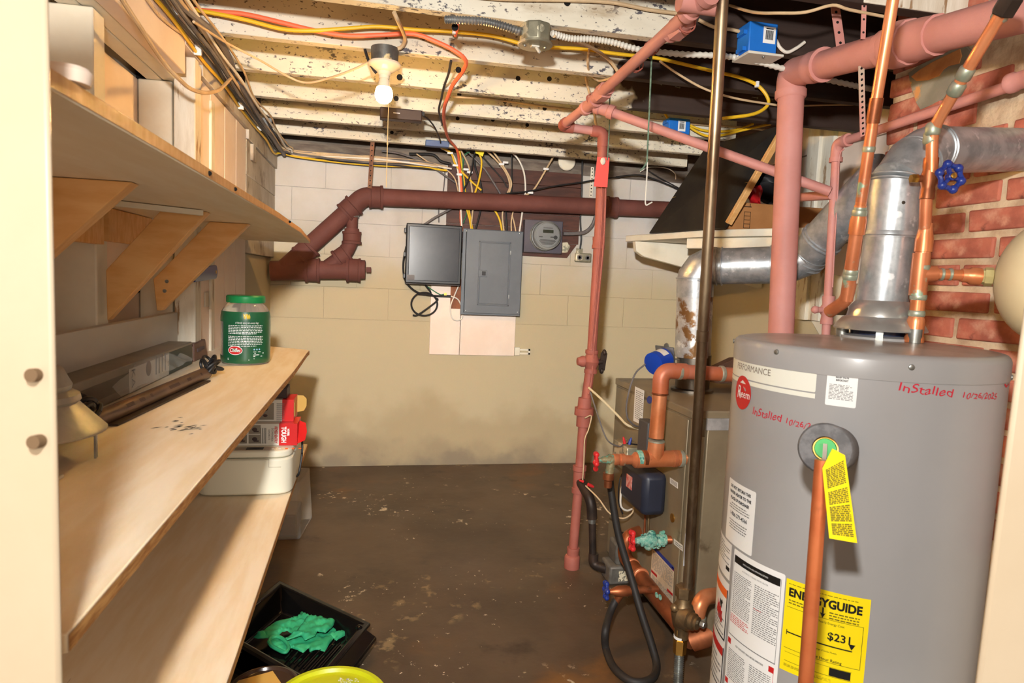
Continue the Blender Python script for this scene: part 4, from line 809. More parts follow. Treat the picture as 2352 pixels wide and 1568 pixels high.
# blue damper motor with its bracket
t = thing('damper_motor', 'small round blue damper motor clamped beside the boiler flue base', 'motor')
m0, m1 = at(1499,836,y=2.43), at(1537,823,y=2.45); ax = (m1-m0).normalized(); ax = (ax+V((0,.25,0))).normalized()
ob('motor_can', MB().lathe(m0, ax, [(0,.030),(.004,.045),(.075,.045),(.078,.041)], 32), K['bluelid'], t)
lb_ = MB(); q = ax.cross(V((0,0,1))).normalized(); 
for i in range(8):
    a0, a1 = math.radians(40+i*10), math.radians(50+i*10); ps = []
    for s_, a_ in ((.030,a0),(.064,a0),(.064,a1),(.030,a1)): ps.append(m0+ax*s_+(q*math.cos(a_)+q.cross(ax)*math.sin(a_))*.0455)
    lb_.add(ps, [(0,1,2,3)])
ob('can_label', lb_, K['whitecard'], t)
ob('bracket', MB().obox(m0+ax*.082, ax*.003, q*.045, ax.cross(q)*.05).bar(m0+ax*.08, V((c1.x-.07,c1.y,(m0.z+c1.z)/2)), .05, .004).cyl(m0+ax*.082+V((0,0,.05)), m0+ax*.086+V((0,0,.05)), .012, 14), K['zinc'], t)
# copper supply from the top, with tee and red drain valve
t = thing('supply_pipe', 'thick copper supply pipe with elbow and tee on the boiler side', 'pipe')
YS = 2.1; rs = .0253
s0, s1, s2, s3 = Y(YS, (1720,863), (1519,850), (1507,1005), (1504,1056))
ax = V((1,0,0))
ob('pipe', MB().tube([s0, at(1570,853,y=YS)], rs, 24), K['copperpaint'], t)
ob('elbow', MB().tube(bend([at(1575,853,y=YS), s1, at(1516,905,y=YS)], .06, 10), rs*1.1, 24), K['copperpaint'], t)
ob('pipe', MB().tube([at(1516,900,y=YS), s2], rs, 24), K['copperd'] if 0 else K['copper'], t)
dv = (s2-s1).normalized(); c = at(1508,1012,y=YS)
t0_, t1_ = at(1462,1056,y=YS), at(1562,1052,y=YS)
ob('tee', MB().tube([c, s3], rs*1.12, 24).tube([t0_, t1_], rs*1.12, 24), K['copper'], t)
ob('solder_ring', MB().lathe(c-dv*.004, dv, [(0,rs),(.003,rs*1.16),(.007,rs*1.16),(.010,rs)], 24), K['solder'], t)
ob('solder_ring', MB().lathe(at(1516,903,y=YS)-dv*.004, dv, [(0,rs),(.003,rs*1.16),(.007,rs*1.16),(.010,rs)], 24), K['copperd'], t)
for a, mt in ((1563,'solder'),(1548,'copperp'),(1468,'verdigris'),(1480,'copperd')):
    q = at(a,1053,y=YS); ob('corroded_joint', MB().lathe(q-ax*.010, ax, [(0,rs),(.004,rs*1.18),(.016,rs*1.18),(.020,rs)], 24), K[mt], t)
for a in (1657,1560):
    q = at(a,853 if a < 1600 else 858,y=YS); ob('solder_ring', MB().lathe(q-ax*.008, ax, [(0,rs),(.003,rs*1.12),(.013,rs*1.12),(.016,rs)], 24), K['solder'], t)
ob('outlet', MB().tube([t1_, at(1620,1050,y=YS)], rs, 24), K['copper'], t)
q0, q1 = at(1466,1056,y=YS), at(1412,1055,y=YS)
ob('reducer', MB().lathe(q0, q1-q0, [(0,rs*1.1),(.012,rs*1.1),(.024,.016),(.05,.016),(.052,.021),(.066,.021),(.07,.016),(.075,.02),(.09,.02),(.095,.015),(.1,.015)], 24), K['copperp'], t)
vc = at(1398,1062,y=YS); vb = ob('drain_valve', MB().lathe(vc+V((.03,0,.01)), (-1,0,0), [(0,.016),(.03,.019),(.04,.012),(.052,.011),(.06,.006),(.075,.006)], 14).tube([vc+V((.01,0,.005)), vc+V((0.002,-.005,-.045))], .015, 14), K['stained'], t)
wheel('hand_wheel', at(1369,1058,y=YS-.01), (1,-.25,0), .026, K['handlered'], vb, 5, .0055)
ob('hose_coupling', MB().lathe(vc+V((0,-.005,-.035)), (0,0,-1), [(0,.019),(.022,.019),(.026,.014),(.05,.0135)], 10), K['copperd'], vb)
# drain hose looping over the floor
hz = lambda a, b, y: at(a,b,y=y)
hs = [hz(1399,1078,2.195), hz(1404,1130,2.18), hz(1420,1225,2.15), hz(1448,1320,2.10), hz(1474,1410,2.03), hz(1496,1478,1.96), at(1508,1530,z=.016), at(1494,1560,z=.014), at(1452,1564,z=.014), at(1412,1535,z=.014), at(1392,1490,z=.014), hz(1390,1450,2.02), hz(1402,1405,2.08), hz(1414,1378,2.10)]
one('drain_hose', MB().tube(spl(hs, 8), .0128, 14), K['rubber'], 'black rubber hose looping from the red valve to the blue valve', 'hose')
# return line along the floor with its valves
t = thing('return_pipe', 'dull copper return pipe running along the floor beside the boiler', 'pipe')
XR_ = BX-.075; r0, r1_ = at(1590,1472,x=XR_), at(1438,1282,x=XR_); rr = .0275
u0 = at(1440,1232,x=XR_)
ob('pipe', MB().tube(bend([r0, r1_+(r1_-r0).normalized()*.03, u0, at(1470,1222,x=BX)], .06, 8), rr, 24), K['copperd'], t)
rd_ = (r1_-r0).normalized()
for a, b in ((1452,1300),(1472,1322)): q = at(a,b,x=XR_); ob('solder_ring', MB().lathe(q-rd_*.008, rd_, [(0,rr),(.003,rr*1.14),(.013,rr*1.14),(.016,rr)], 24), K['copperp'], t)
j0, j1, j2 = at(1596,1462,x=XR_+.06), at(1606,1372,x=XR_+.06), at(1680,1362,x=XR_+.26)
ob('riser_bend', MB().tube(bend([j0, j1, j2], .07, 10), rr*.93, 24), K['copper'], t)
for f in (.45,): q = j0.lerp(j1,f); ob('solder_ring', MB().lathe(q, (0,0,1), [(0,rr*.93),(.003,rr*1.08),(.01,rr*1.08),(.013,rr*.93)], 20), K['solder'], t)
ob('end_elbow', MB().tube([r0, r0+V((.03,-.02,.02)), j0], rr*1.1, 24), K['copperd'], t)
for a, b in ((1508,1366),(1516,1371)):
    q = at(a,b,x=XR_-.026); ob('green_stain', MB().ball(q, .010, 10, (.4,1.2,1)), K['verdigris'], t)
c = at(1490,1240,x=XR_-.01); vb = ob('corroded_valve', MB().lathe(c+V((-.05,0,0)), (1,0,0), [(0,.010),(.015,.014),(.03,.018),(.045,.026),(.07,.026),(.08,.018),(.09,.021),(.115,.02),(.12,.014)], 14).ball(c+V((0,0,-.02)), .018, 10).ball(c+V((.01,0,.02)), .017, 10), K['verdigris'], t)
cr = MB(); rg_ = random.Random(8)
for i in range(46): cr.ball(c+V((rg_.uniform(-.03,.06),rg_.uniform(-.022,.010),rg_.uniform(-.028,.028))), rg_.uniform(.004,.009), 7)
o = ob('crust', cr, K['verdigris'], vb); o['kind'] = 'stuff'
ob('pipe_stub', MB().tube([c+V((.06,0,0)), at(1552,1240,x=BX+.01)], .015, 14), K['copperd'], vb)
wheel('hand_wheel', at(1452,1241,x=XR_-.055), (1,-.2,0), .030, K['handlered'], vb, 6, .0065)
t = thing('drain_cock', 'blue handled brass drain cock joined to the black hose on floor', 'valve')
c = at(1424,1356,x=XR_-.14); ob('cock_body', MB().lathe(c+V((-.05,0,-.002)), (1,0,0), [(0,.007),(.02,.010),(.03,.014),(.045,.019),(.075,.019),(.085,.015),(.1,.018),(.118,.018),(.12,.013),(.19,.013)], 14).tube([c+V((.012,0,0)), hz(1414,1382,2.10)], .0125, 12), K['copperd'], t)
wheel('hand_wheel', at(1392,1355,x=XR_-.195), (1,-.15,0), .025, K['handleblue'], t, 6, .0055)
# iron gas feed and gas valve
t = thing('gas_feed', 'short black iron pipe elbowing from the pink riser to gas control', 'pipe')
a, b = R[4], at(1358,1150,y=2.6); c = at(1360,1190,y=2.6); d = at(1362,1296,y=2.6); e = at(1394,1306,y=2.56)
ob('elbow_arm', MB().tube(bend([a, b, c], .05, 8), .022, 16), K['copperd'] if 0 else K['iron'], t)
ob('pipe', MB().tube([c, d], .0155, 16), K['iron'], t); ob('elbow', MB().tube(bend([d+V((0,0,.05)), d, e], .04, 8), .021, 16), K['iron'], t)
ob('zinc_end', MB().cyl(c, c+V((0,0,-.02)), .0165, 16), K['zinc'], t)
t = thing('gas_control', 'grey cast gas control valve with black knob beside the boiler', 'valve')
gv = e; ob('valve_casting', MB().box(gv+V((-.01,-.06,-.045)), gv+V((.10,.05,.035))), K['castgrey'], t, .010)
ob('regulator', MB().box(gv+V((.02,-.045,.03)), gv+V((.10,.05,.125))), K['castgrey'], t, .012)
kb = ob('knob', MB().lathe(gv+V((.06,0,.125)), (0,0,1), [(0,.016),(.006,.022),(.024,.022),(.028,.018)], 18), K['blackpl'], t)
l = ob('valve_label', MB().box(gv+V((.045,-.0465,.05)), gv+V((.085,-.0455,.095))), K['whitecard'], t); ob('orange_band', MB().box(gv+V((.045,-.0475,.095)), gv+V((.085,-.0455,.112))), K['orange'], t)
ob('valve_label', MB().box(gv+V((.03,-.0620,-.028)), gv+V((.085,-.0600,.015))), mat('spotted_label', S(216,206,178), S(60,56,50), 90, rough=.6, lo=.5, hi=.6), t)
# boiler wiring
def wire(mt, pts, r, label, cat='cable', group=None, name='electric_cable', k=6): return one(name, MB().tube(spl(pts, k), r, 8), K[mt], label, cat, group)
wire('greyc', [at(a,b,y=y) for a,b,y in ((1482,836,2.43),(1458,860,2.42),(1441,915,2.40),(1440,955,2.40),(1455,975,2.42),(1470,980,2.45))], .0035, 'thin grey wire arching from the blue damper motor to boiler')
wire('cord', [at(a,b,y=y) for a,b,y in ((1352,890,2.66),(1380,915,2.6),(1420,955,2.55),(1440,975,2.5),(1468,985,2.5))], .005, 'cream cable sagging from the pink riser to the boiler controls')
wire('greyc', [at(a,b,y=y) for a,b,y in ((1356,900,2.66),(1375,960,2.6),(1395,1010,2.55),(1422,1025,2.5),(1432,1020,2.48))], .0032, 'dark grey wire sagging to the red and blue wire nuts')
c = at(1435,1018,y=2.46); t = thing('wire_nuts', 'red and blue wire nuts joining wires beside the boiler', 'connector')
ob('red_nut', MB().lathe(c, (-.3,0,1), [(0,.007),(.02,.005),(.028,.003)], 8), K['handlered'], t); ob('blue_nut', MB().lathe(c+V((.018,0,-.005)), (.3,0,1), [(0,.007),(.02,.006),(.03,.003)], 8), K['bluep'], t); ob('blue_nut', MB().lathe(c+V((.01,0,-.02)), (0,0,-1), [(0,.006),(.012,.005)], 8), K['bluep'], t)
wire('blackc', [at(a,b,y=y) for a,b,y in ((1440,1018,2.46),(1470,1020,2.48),(1482,1005,2.5),(1492,990,2.5))], .003, 'black wire running from wire nuts to the control box')
wire('whitec', [at(a,b,y=y) for a,b,y in ((1450,1035,2.46),(1440,1080,2.44),(1428,1120,2.43),(1426,1160,2.44),(1440,1172,2.45),(1456,1166,2.47))], .004, 'white wire looping around the navy box of the boiler')
wire('blackc', [at(a,b,y=y) for a,b,y in ((1438,1030,2.47),(1436,1070,2.45),(1423,1105,2.44),(1421,1150,2.45),(1430,1180,2.45))], .003, 'thin black wire hanging down beside the navy box')
wire('beigec', [at(a,b,y=y) for a,b,y in ((1345,1115,2.62),(1375,1145,2.55),(1400,1178,2.5),(1430,1190,2.46),(1450,1180,2.44),(1457,1165,2.46))], .0032, 'pale wire looping low from riser tee to the boiler')
wire('beigec', [at(a,b,y=y) for a,b,y in ((1343,960,2.65),(1358,955,2.65),(1352,985,2.65),(1343,1010,2.65),(1341,1060,2.65),(1338,1105,2.65))], .0028, 'thin tan wire running down along the lower pink riser')
c = at(1350,1112,y=2.62); t = thing('wire_nuts', 'orange-red wire nuts beside the lower tee of pink riser', 'connector')
ob('red_nut', MB().lathe(c, (.9,0,-.4), [(0,.008),(.02,.007),(.03,.004)], 8), K['handlered'], t); ob('red_nut', MB().lathe(c+V((-.02,0,.012)), (-.8,0,.3), [(0,.006),(.02,.004)], 8), K['handlered'], t)
# wood offcut behind the flue
p = at(1672,828,y=2.70); one('wood_offcut', MB().prism([(p.x-.07,p.y-.02,BZ),(p.x+.14,p.y-.02,BZ),(p.x+.14,p.y-.02,p.z+.02),(p.x+.02,p.y-.02,p.z+.012),(p.x-.07,p.y-.02,p.z-.03)], (0,.05,0)), mat('brown_offcut', S(92,62,44), S(70,48,36), 8, rough=.8), 'dark brown wood offcut standing on the boiler top behind the flue', 'wood block', bev=.003)
# ================================================================ back wall fittings
Z6 = zm(880, 320, .3317)
def quadbox(pts, th):
    """four corners of a front face (TL,TR,BR,BL) with thickness going back into the wall"""
    return MB().prism(pts, (0,th,0))
t = thing('backer_board', 'dark brown plank backer board behind the meter and panel cables', 'board')
yb = YB-.022; n = 6; TL, TR, BR, BL = Y(yb, (1029,345), (1338,362), (1327,600), (1024,590))
TR.x = BR.x = (TR.x+BR.x)/2; TL.x = BL.x = (TL.x+BL.x)/2
zt, zb = 1.97, at(1250,590,y=yb).z
for i in range(n):
    za, zz = zb+(zt-zb)*i/n+.001, zb+(zt-zb)*(i+1)/n-.001; xr = TR.x
    if i == 0: ob('plank', MB().prism([(TL.x,yb,za),(xr-.075,yb,za),(xr-.012,yb,zz),(TL.x,yb,zz)], (0,.018,0)), K['plank'], t, .0015)
    else: ob('plank', MB().box((TL.x,yb+random.uniform(0,.002),za),(xr,yb+.018,zz)), K['plank'], t, .0015)
t = thing('mounting_board', 'cream painted board pair mounted on the wall below the grey panel', 'board')
yw = YB-.02
a, b = Y(yw, (991,640), (1056,815)); ob('panel_board', MB().box((a.x,yw,b.z),(b.x,YB-.005,a.z)), K['pinkwall'], t, .002)
a2, b2 = Y(yw, (1058,680), (1181,817)); ob('panel_board', MB().box((a2.x+.001,yw,b.z),(b2.x,YB-.005,a2.z)), K['pinkwall'], t, .002)
a, b = Y(yw-.002, (1036,640), (1060,720)); ob('bare_strip', MB().box((a.x,yw-.003,b.z+.03),(b.x,yw,a.z)), mat('bare_brown_strip', S(150,92,58), S(120,70,44), 12, rough=.7), t)
a, b = Y(YB-.012, (1182,797), (1193,816)); c, d = Y(YB-.012, (1193,801), (1217,814))
t = thing('wall_bracket', 'small cream metal bracket at right foot of the cream mounting boards', 'bracket')
ob('plate', MB().box((a.x,YB-.022,b.z),(b.x,YB-.004,a.z)), K['whitewood'], t, .002)
m = MB(); m.box((c.x,YB-.014,c.z-.012),(d.x,YB-.004,c.z)).box((c.x,YB-.014,d.z),(d.x,YB-.004,d.z+.012)).box((d.x-.012,YB-.014,d.z),(d.x,YB-.004,c.z)); ob('open_frame', m, K['whitewood'], t)
# breaker panel
t = thing('breaker_panel', 'slate grey electrical breaker panel with a closed door on back wall', 'electrical panel')
yf = 4.225; A, B, C_, D_ = Y(yf, (1062,524), (1202,531), (1196,727), (1060,722))
x0, x1 = (A.x+D_.x)/2, (B.x+C_.x)/2; z1, z0 = (A.z+B.z)/2, (C_.z+D_.z)/2
ob('back_box', MB().box((x0+.02,yf+.012,z0+.015),(x1-.02,YB-.02,z1-.015)), K['panel'], t)
ob('cover', MB().hexa([(x0,yf+.012,z0),(x1,yf+.012,z0),(x1,yf+.02,z0),(x0,yf+.02,z0),(x0,yf+.012,z1),(x1,yf+.012,z1),(x1,yf+.02,z1),(x0,yf+.02,z1)]).prism([(x0+.022,yf,z0+.012),(x1-.004,yf,z0+.012),(x1-.004,yf,z1-.004),(x0+.022,yf,z1-.004)], (0,.013,0)), K['panel'], t, .003)
a, b = at(1101,553,y=yf), at(1168,703,y=yf)
fr = MB(); e_ = .008
for p, q in (((a.x,b.z),(a.x+e_,a.z)),((b.x-e_,b.z),(b.x,a.z)),((a.x,a.z-e_),(b.x,a.z)),((a.x,b.z),(b.x,b.z+e_))): fr.box((p[0],yf-.005,p[1]),(q[0],yf,q[1]))
dr_ = ob('panel_door', MB().box((a.x+e_+.003,yf-.0045,b.z+e_+.003),(b.x-e_-.003,yf,a.z-e_-.003)), K['panel'], t, .002)
ob('door_rim', fr, K['panel'], t, .002)
c = at(1108,628,y=yf-.004); ob('latch', MB().box((c.x-.028,yf-.010,c.z-.022),(c.x+.030,yf-.004,c.z+.022)), K['panel'], dr_, .002); ob('latch_slot', MB().box((c.x-.004,yf-.0125,c.z-.012),(c.x+.020,yf-.0095,c.z+.014)), K['blackpl'], dr_)
for py in (580,681):
    c = at(1166,py,y=yf); ob('door_hinge', MB().box((b.x-.006,yf-.0075,c.z-.012),(b.x+.001,yf-.0045,c.z+.012)), K['zinc'], dr_)
for px, py in ((1072,530),(1194,536),(1070,713),(1189,717)):
    c = at(px,py,y=yf); ob('cover_screw', MB().lathe(c+V((0,.001,0)), (0,-1,0), [(0,.006),(.003,.005),(.004,.002)], 12), K['zinc'], t)
# black enclosure
t = thing('black_enclosure', 'black plastic communication box with smoky lid left of breaker panel', 'box')
yf = 4.19; A, B, C_, D_ = Y(yf, (936,512), (1062,519), (1057,655), (930,649))
x0, x1, z1, z0 = (A.x+D_.x)/2, (B.x+C_.x)/2, (A.z+B.z)/2-.001, (C_.z+D_.z)/2
ob('body', MB().box((x0,yf+.014,z0-.006),(x1,YB-.02,z1)), K['greyc'], t, .006)
ob('lid_frame', MB().box((x0-.002,yf,z0),(x1+.002,yf+.018,z1+.002)), K['blackpl'], t, .006)
ob('lid_window', MB().box((x0+.016,yf-.003,z0+.018),(x1-.014,yf+.002,z1-.016)), K['blackgloss'], t, .003)
for f in (.88,.48,.12):
    z = z0+(z1-z0)*f; ob('lid_latch', MB().box((x0-.016,yf-.002,z-.015),(x0-.001,yf+.014,z+.015)), K['blackpl'], t, .003)
c = at(943,637,y=yf-.004); ob('clear_sticker', MB().box((c.x-.024,yf-.0042,c.z-.016),(c.x+.024,yf-.0032,c.z+.016)), K['greyc'], t)
# meter
t = thing('electric_meter', 'round glass electric meter on a purple-grey square base', 'meter')
A, C_ = at(1206,503,y=4.25), at(1290,583,y=4.25)
ob('base_box', MB().box((A.x,4.25,C_.z),(C_.x,YB-.02,A.z)), K['meterbase'], t, .004)
c = at(1250,542,y=4.25); f = at(1256,541,y=4.13); mr = .093; ax = V((0,-1,0))
ob('ring', MB().lathe(V((c.x,4.252,c.z)), ax, [(0,mr+.006),(.012,mr+.006),(.016,mr),(.04,mr)], 40), K['zinc'], t)
ob('meter_body', MB().lathe(V((c.x,4.25,c.z)), ax, [(.01,mr*.9),(.08,mr*.88),(.082,mr*.86)], 40), K['meterface'], t)
ob('glass_cover', MB().lathe(V((c.x,4.25,c.z)), ax, [(.02,mr*.98),(.095,mr*.96),(.108,mr*.88),(.110,0)], 40, False), K['glass'], t)
fc_ = V((c.x,4.25-.083,c.z)); l = ob('face_disc', MB().lathe(fc_, ax, [(0,mr*.80),(.002,mr*.80)], 40), K['decal'], t)
ob('display', MB().box(fc_+V((-.032,-.006,.014)), fc_+V((.036,-.002,.034))), K['lcd'], l)
m = MB(); 
for z_, w_ in ((.046,.03),(-.030,.05),(-.037,.055),(-.044,.05),(-.051,.042),(-.058,.034)): m.box(fc_+V((-w_,-.0035,z_-.0016)), fc_+V((w_,-.0022,z_+.0016)))
for x_ in (-.045,.03): m.box(fc_+V((x_-.012,-.0035,-.014)), fc_+V((x_+.012,-.0022,-.008)))
m.cyl(fc_+V((.052,-.0035,-.012)), fc_+V((.052,-.002,-.012)), .013, 16); ob('face_print', m, K['greyprint'], l)
c = at(1302,371,y=YB-.03); one('round_cover', MB().lathe(c+V((0,.012,0)), (0,-1,0), [(0,.058),(.014,.058),(.020,.052),(.022,0)], 36), K['whitewood'], 'round white cover plate on the dark brown backer board', 'cover plate')
t = thing('conduit_clamp', 'grey metal two-hole clamp plate on the wall right of the meter', 'clamp')
a, c = at(1322,580,y=YB-.03), at(1358,603,y=YB-.03); z_ = (a.z+c.z)/2
ob('plate', MB().box((a.x,YB-.035,c.z),(c.x,YB-.004,a.z)), K['oldbox'], t, .008)
for x_ in (.25,.75): ob('knockout', MB().lathe(V((a.x+(c.x-a.x)*x_, YB-.034, z_)), (0,-1,0), [(0,.017),(.006,.017),(.006,.010),(.001,.009)], 16), K['greyc'], t)
ob('top_bracket', MB().box((a.x+.01,YB-.03,a.z-.005),(a.x+.05,YB-.006,a.z+.03)), K['oldbox'], t)
c = at(1312,572,y=YB-.028); one('metal_plate', MB().prism(Y(YB-.024, (1292,557), (1303,556), (1310,566), (1303,580), (1291,580)), (0,.003,0)), K['oldbox'], 'small tan metal plate on the cut corner of brown backer', 'plate')
t = thing('wall_strap', 'pale perforated metal strap on the wall just left of the red tag', 'strap')
a, b = at(1361,384,y=YB-.012), at(1357,452,y=YB-.012); strap(a, b, .022, (0,-1,0), K['whitewood'], t, 9)
# ---- cables
def cab(mt, pts, r, label, group=None, name='electric_cable'): return wire(mt, pts, r, label, 'cable', group, name, 5)
yc = YB-.05
def c6(mt, pts, r, label, y=yc, group=None):
    return cab(mt, Z6(y, *pts), r, label, group)
c6('whitec', ((400,60),(480,105),(515,200),(530,350),(538,480),(546,640)), .0058, 'white cable dropping beside the orange one to breaker panel', yc-.02)
c6('yellowc', ((400,55),(470,95),(505,180),(600,280),(680,352)), .006, 'yellow cable crossing diagonally over the brown backer board', yc-.035)
c6('yellowc', ((525,55),(555,250),(570,370),(592,480),(622,640)), .006, 'yellow cable dropping straight down to the breaker panel top', yc-.01)
c6('beigec', ((520,40),(590,180),(605,280),(618,370),(622,470),(605,640)), .0055, 'beige cable running down near the yellow cable into the panel', yc-.03)
c6('yellowc', ((600,35),(655,85),(682,160),(662,290),(635,375)), .006, 'yellow cable curving down behind the small yellow warning tag', yc-.04)
c6('blackc', ((640,60),(622,150),(606,240),(560,345)), .005, 'black cable slanting left beneath the yellow warning tag', yc-.05)
c6('greyc', ((560,60),(690,190),(765,300),(812,378)), .006, 'dark grey cable slanting right across the brown backer board', yc-.005)
c6('beigec', ((690,55),(780,140),(850,230),(878,320),(858,378)), .0058, 'beige cable bowing right above the drain pipe, left of its twin', yc-.02)
c6('beigec', ((740,55),(822,170),(886,290),(872,375)), .0058, 'beige cable bowing right above the drain pipe, right of its twin', yc-.035)
c6('blackc', ((690,120),(760,200),(820,270),(862,335)), .004, 'thin black cable slanting behind the bowed beige pair', yc)
c6('whitec', ((865,70),(930,130),(975,230),(985,370),(966,490),(944,640)), .0058, 'white cable arching down to the right end of breaker panel', yc-.02)
c6('blackc', ((890,60),(892,180),(890,380)), .005, 'black cable hanging straight in the middle of brown backer', yc)
c6('beigec', ((1195,90),(1130,205),(1045,345),(985,388)), .006, 'beige cable slanting left from the joist below the round cover', yc-.03)
c6('yellowc', ((700,395),(765,480),(806,555),(826,650)), .0065, 'yellow cable below the drain pipe bending into the panel top', yc-.01)
c6('beigec', ((832,470),(826,540),(838,645)), .0055, 'short beige cable below the drain pipe entering the panel', yc-.02)
c6('blackc', ((848,470),(852,540),(858,645)), .006, 'short black cable below the drain pipe entering the panel', yc-.01)
c6('beigec', ((905,480),(888,560),(888,640)), .0045, 'short tan cable entering the panel left of the white arch', yc)
c6('beigec', ((893,525),(908,580),(920,645)), .0045, 'short tan cable crossing toward the white arching cable', yc-.015)
c6('yellowc', ((575,470),(600,560),(612,640)), .006, 'short yellow cable below the drain pipe beside the orange cable', yc-.03)
c6('greenc', ((600,85),(560,120),(552,260),(572,400),(580,500),(555,580)), .003, 'thin green ground wire hanging beside the orange cable', yc-.015)
c6('blackc', ((630,120),(640,200),(680,330),(676,480),(636,640)), .0065, 'thick black cable hanging at the middle of the cable group', yc)
c6('blackc', ((850,375),(1000,360),(1180,325),(1370,298),(1500,275),(1640,262)), .0048, 'black cable sagging to the right across wall to the shelf', YB-.10)
cab('blackc', Y(YB-.09, (1415,406),(1470,402),(1520,418),(1562,436)), .0048, 'black cable continuing past the wire hook to black board')
cab('blackc', Y(YB-.05, (1480,385),(1510,405),(1560,432)), .0035, 'thin black wire slanting down from the green string to board')
cab('whitec', Y(YB-.05, (1470,395),(1490,384),(1530,386),(1550,398),(1552,412)), .0028, 'thin white wire curling on the wall behind the hook')
c6('greyc', ((1248,652),(1330,652),(1400,640),(1450,590),(1480,500)), .012, 'thick grey service cable bending from meter up to drain pipe', 4.26)
c6('blackc', ((1380,140),(1374,400),(1366,560),(1372,680),(1364,760)), .006, 'black cable hanging along the right edge of brown backer', YB-.03)
c6('greyc', ((-10,80),(120,100),(300,165),(450,265),(522,312)), .006, 'grey cable sagging along the wall top to the brown backer', YB-.06)
c6('blackc', ((180,100),(340,105),(400,150),(470,170)), .008, 'thick black cable at the wall top left of brown backer', YB-.05)
c6('beigec', ((230,100),(330,165),(430,205),(495,270),(520,360)), .004, 'thin beige cable curving down at left of the brown backer', YB-.07)
c6('greyc', ((412,180),(428,240),(405,440),(386,470),(386,575)), .004, 'thin grey wire hanging left of the backer down to black box', YB-.02)
c6('greyc', ((560,420),(470,480),(360,540),(285,590)), .007, 'grey cable slanting down left to the black plastic box', YB-.07)
c6('blackc', ((160,740),(140,850),(145,950),(175,1010),(240,1060),(330,1080),(400,1085)), .0062, 'black cable looping out of the black plastic box left side', YB-.05)
cc = [Z6(YB-.045, (285+90*math.cos(a), 1140+80*math.sin(a)))[0] for a in [i*.3 for i in range(0,42)]]
cab('blackc', Z6(YB-.045,(290,1005),(330,1070))+cc[14:]+Z6(YB-.045,(245,1212),(205,1217)), .0058, 'coiled black cable hanging below the black plastic box')
c6('whitec', ((522,1015),(490,1090),(466,1160),(475,1230),(505,1252),(545,1240),(548,1180),(520,1110),(470,1085)), .0042, 'thin cream wire looped at left of the breaker panel foot', YB-.04)
c6('greenc', ((300,1015),(390,1072),(420,1072)), .003, 'thin green wire below the black plastic box', YB-.04)
c = Z6(YB-.045, (430,1085))[0]; t = thing('coax_splitter', 'small black coaxial connector between black box and cream wire', 'connector')
ob('body', MB().cyl(c+V((-.035,0,0)), c+V((.035,0,0)), .008, 12), K['blackpl'], t); ob('lug', MB().box(c+V((-.008,-.006,.004)), c+V((.008,.006,.022))), K['brass'], t)
p_ = Z6(yc-.06, (635,60),(703,78),(690,118),(640,95)); one('warning_tag', MB().prism(p_, (0,.002,0)), K['tagyellow'], 'small yellow plastic warning tag among the cables above drain pipe', 'tag')
ORD = ('first','second','third','fourth','fifth','sixth','seventh','eighth','ninth')
# cable clips
for i_, (x_, y_) in enumerate(sorted(((464,95),(500,180),(528,243),(600,228),(574,208),(820,172),(848,160),(1128,205),(1020,370)))):
    c = Z6(yc-.035, (x_,y_))[0]; k_ = one('cable_clip', MB().box(c+V((-.018,-.006,-.007)), c+V((.018,.012,.007))), K['decal'], 'small white cable staple above the drain pipe, %s from the left' % ORD[i_], 'cable clip', 'white cable staples on the backer board', .003)
# blue boxes at the joists
def bluebox(c, s, label, plate=False, rx=V((1,0,0))):
    t = thing('junction_box', label, 'junction box'); ob('shell', MB().box(c-V(s)/2, c+V(s)/2), K['bluebox'], t, .004)
    return t
c = at(1004,331,y=4.06); FB = bluebox(c, (.14,.05,.035), 'small faded blue box on the last joist above orange cable')
[c_.data.materials.__setitem__(0, K['bluefaded']) for c_ in bpy.data.objects if c_.parent == FB]
c = at(1240,351,y=4.12); bluebox(c, (.13,.05,.028), 'flat dark blue box under the last joist beside backer')
cab('whitec', [at(a,b,y=4.15) for a,b in ((1165,345),(1185,352),(1212,352))], .004, 'short white cable leading into the flat dark blue box')
c = at(1553,293,y=3.19); t = bluebox(c, (.115,.075,.075), 'blue plastic junction box with white sticker below slanting pink pipe')
for z_ in (-.018,.018): ob('side_rib', MB().box(c+V((-.066,-.03,z_-.005)), c+V((-.056,.02,z_+.005))), K['bluebox'], t)
def sticker(c, w, h, t, ax=V((1,0,0)), up=V((0,0,1))):
    n = ax.cross(up); l = ob('sticker', MB().obox(c+n*.0006, ax*w/2, up*h/2, n*.0006), K['decal'], t); m = MB()
    for i in range(9): m.obox(c+n*.0016+ax*(w*(.07*i-.28)), ax*w*(.018 if i % 2 else .026), up*h*.28, n*.0003)
    m.obox(c+n*.0016+up*h*.38, ax*w*.3, up*h*.03, n*.0003)
    ob('bar_print', m, K['black'], l)
sticker(c+V((.012,-.038,0)), .04, .05, t)
c = at(1744,95,y=1.98); t = thing('junction_box', 'large blue plastic junction box with white sticker on dark joist', 'junction box')
ob('shell', MB().box(c+V((-.050,-.024,-.046)), c+V((.048,.05,.050))), K['bluebox'], t, .004)
for z_ in (-.03,.02): ob('side_rib', MB().box(c+V((-.062,-.01,z_-.006)), c+V((-.049,.03,z_+.006))), K['bluebox'], t)
ob('cover_plate', MB().box(c+V((-.060,-.045,-.055)), c+V((.062,.055,-.047))), K['wconduit'], t, .002)
ob('plate_screw', MB().ball(c+V((0,-.03,-.056)), .004, 8), K['zinc'], t); sticker(c+V((.018,-.025,.012)), .042, .05, t)
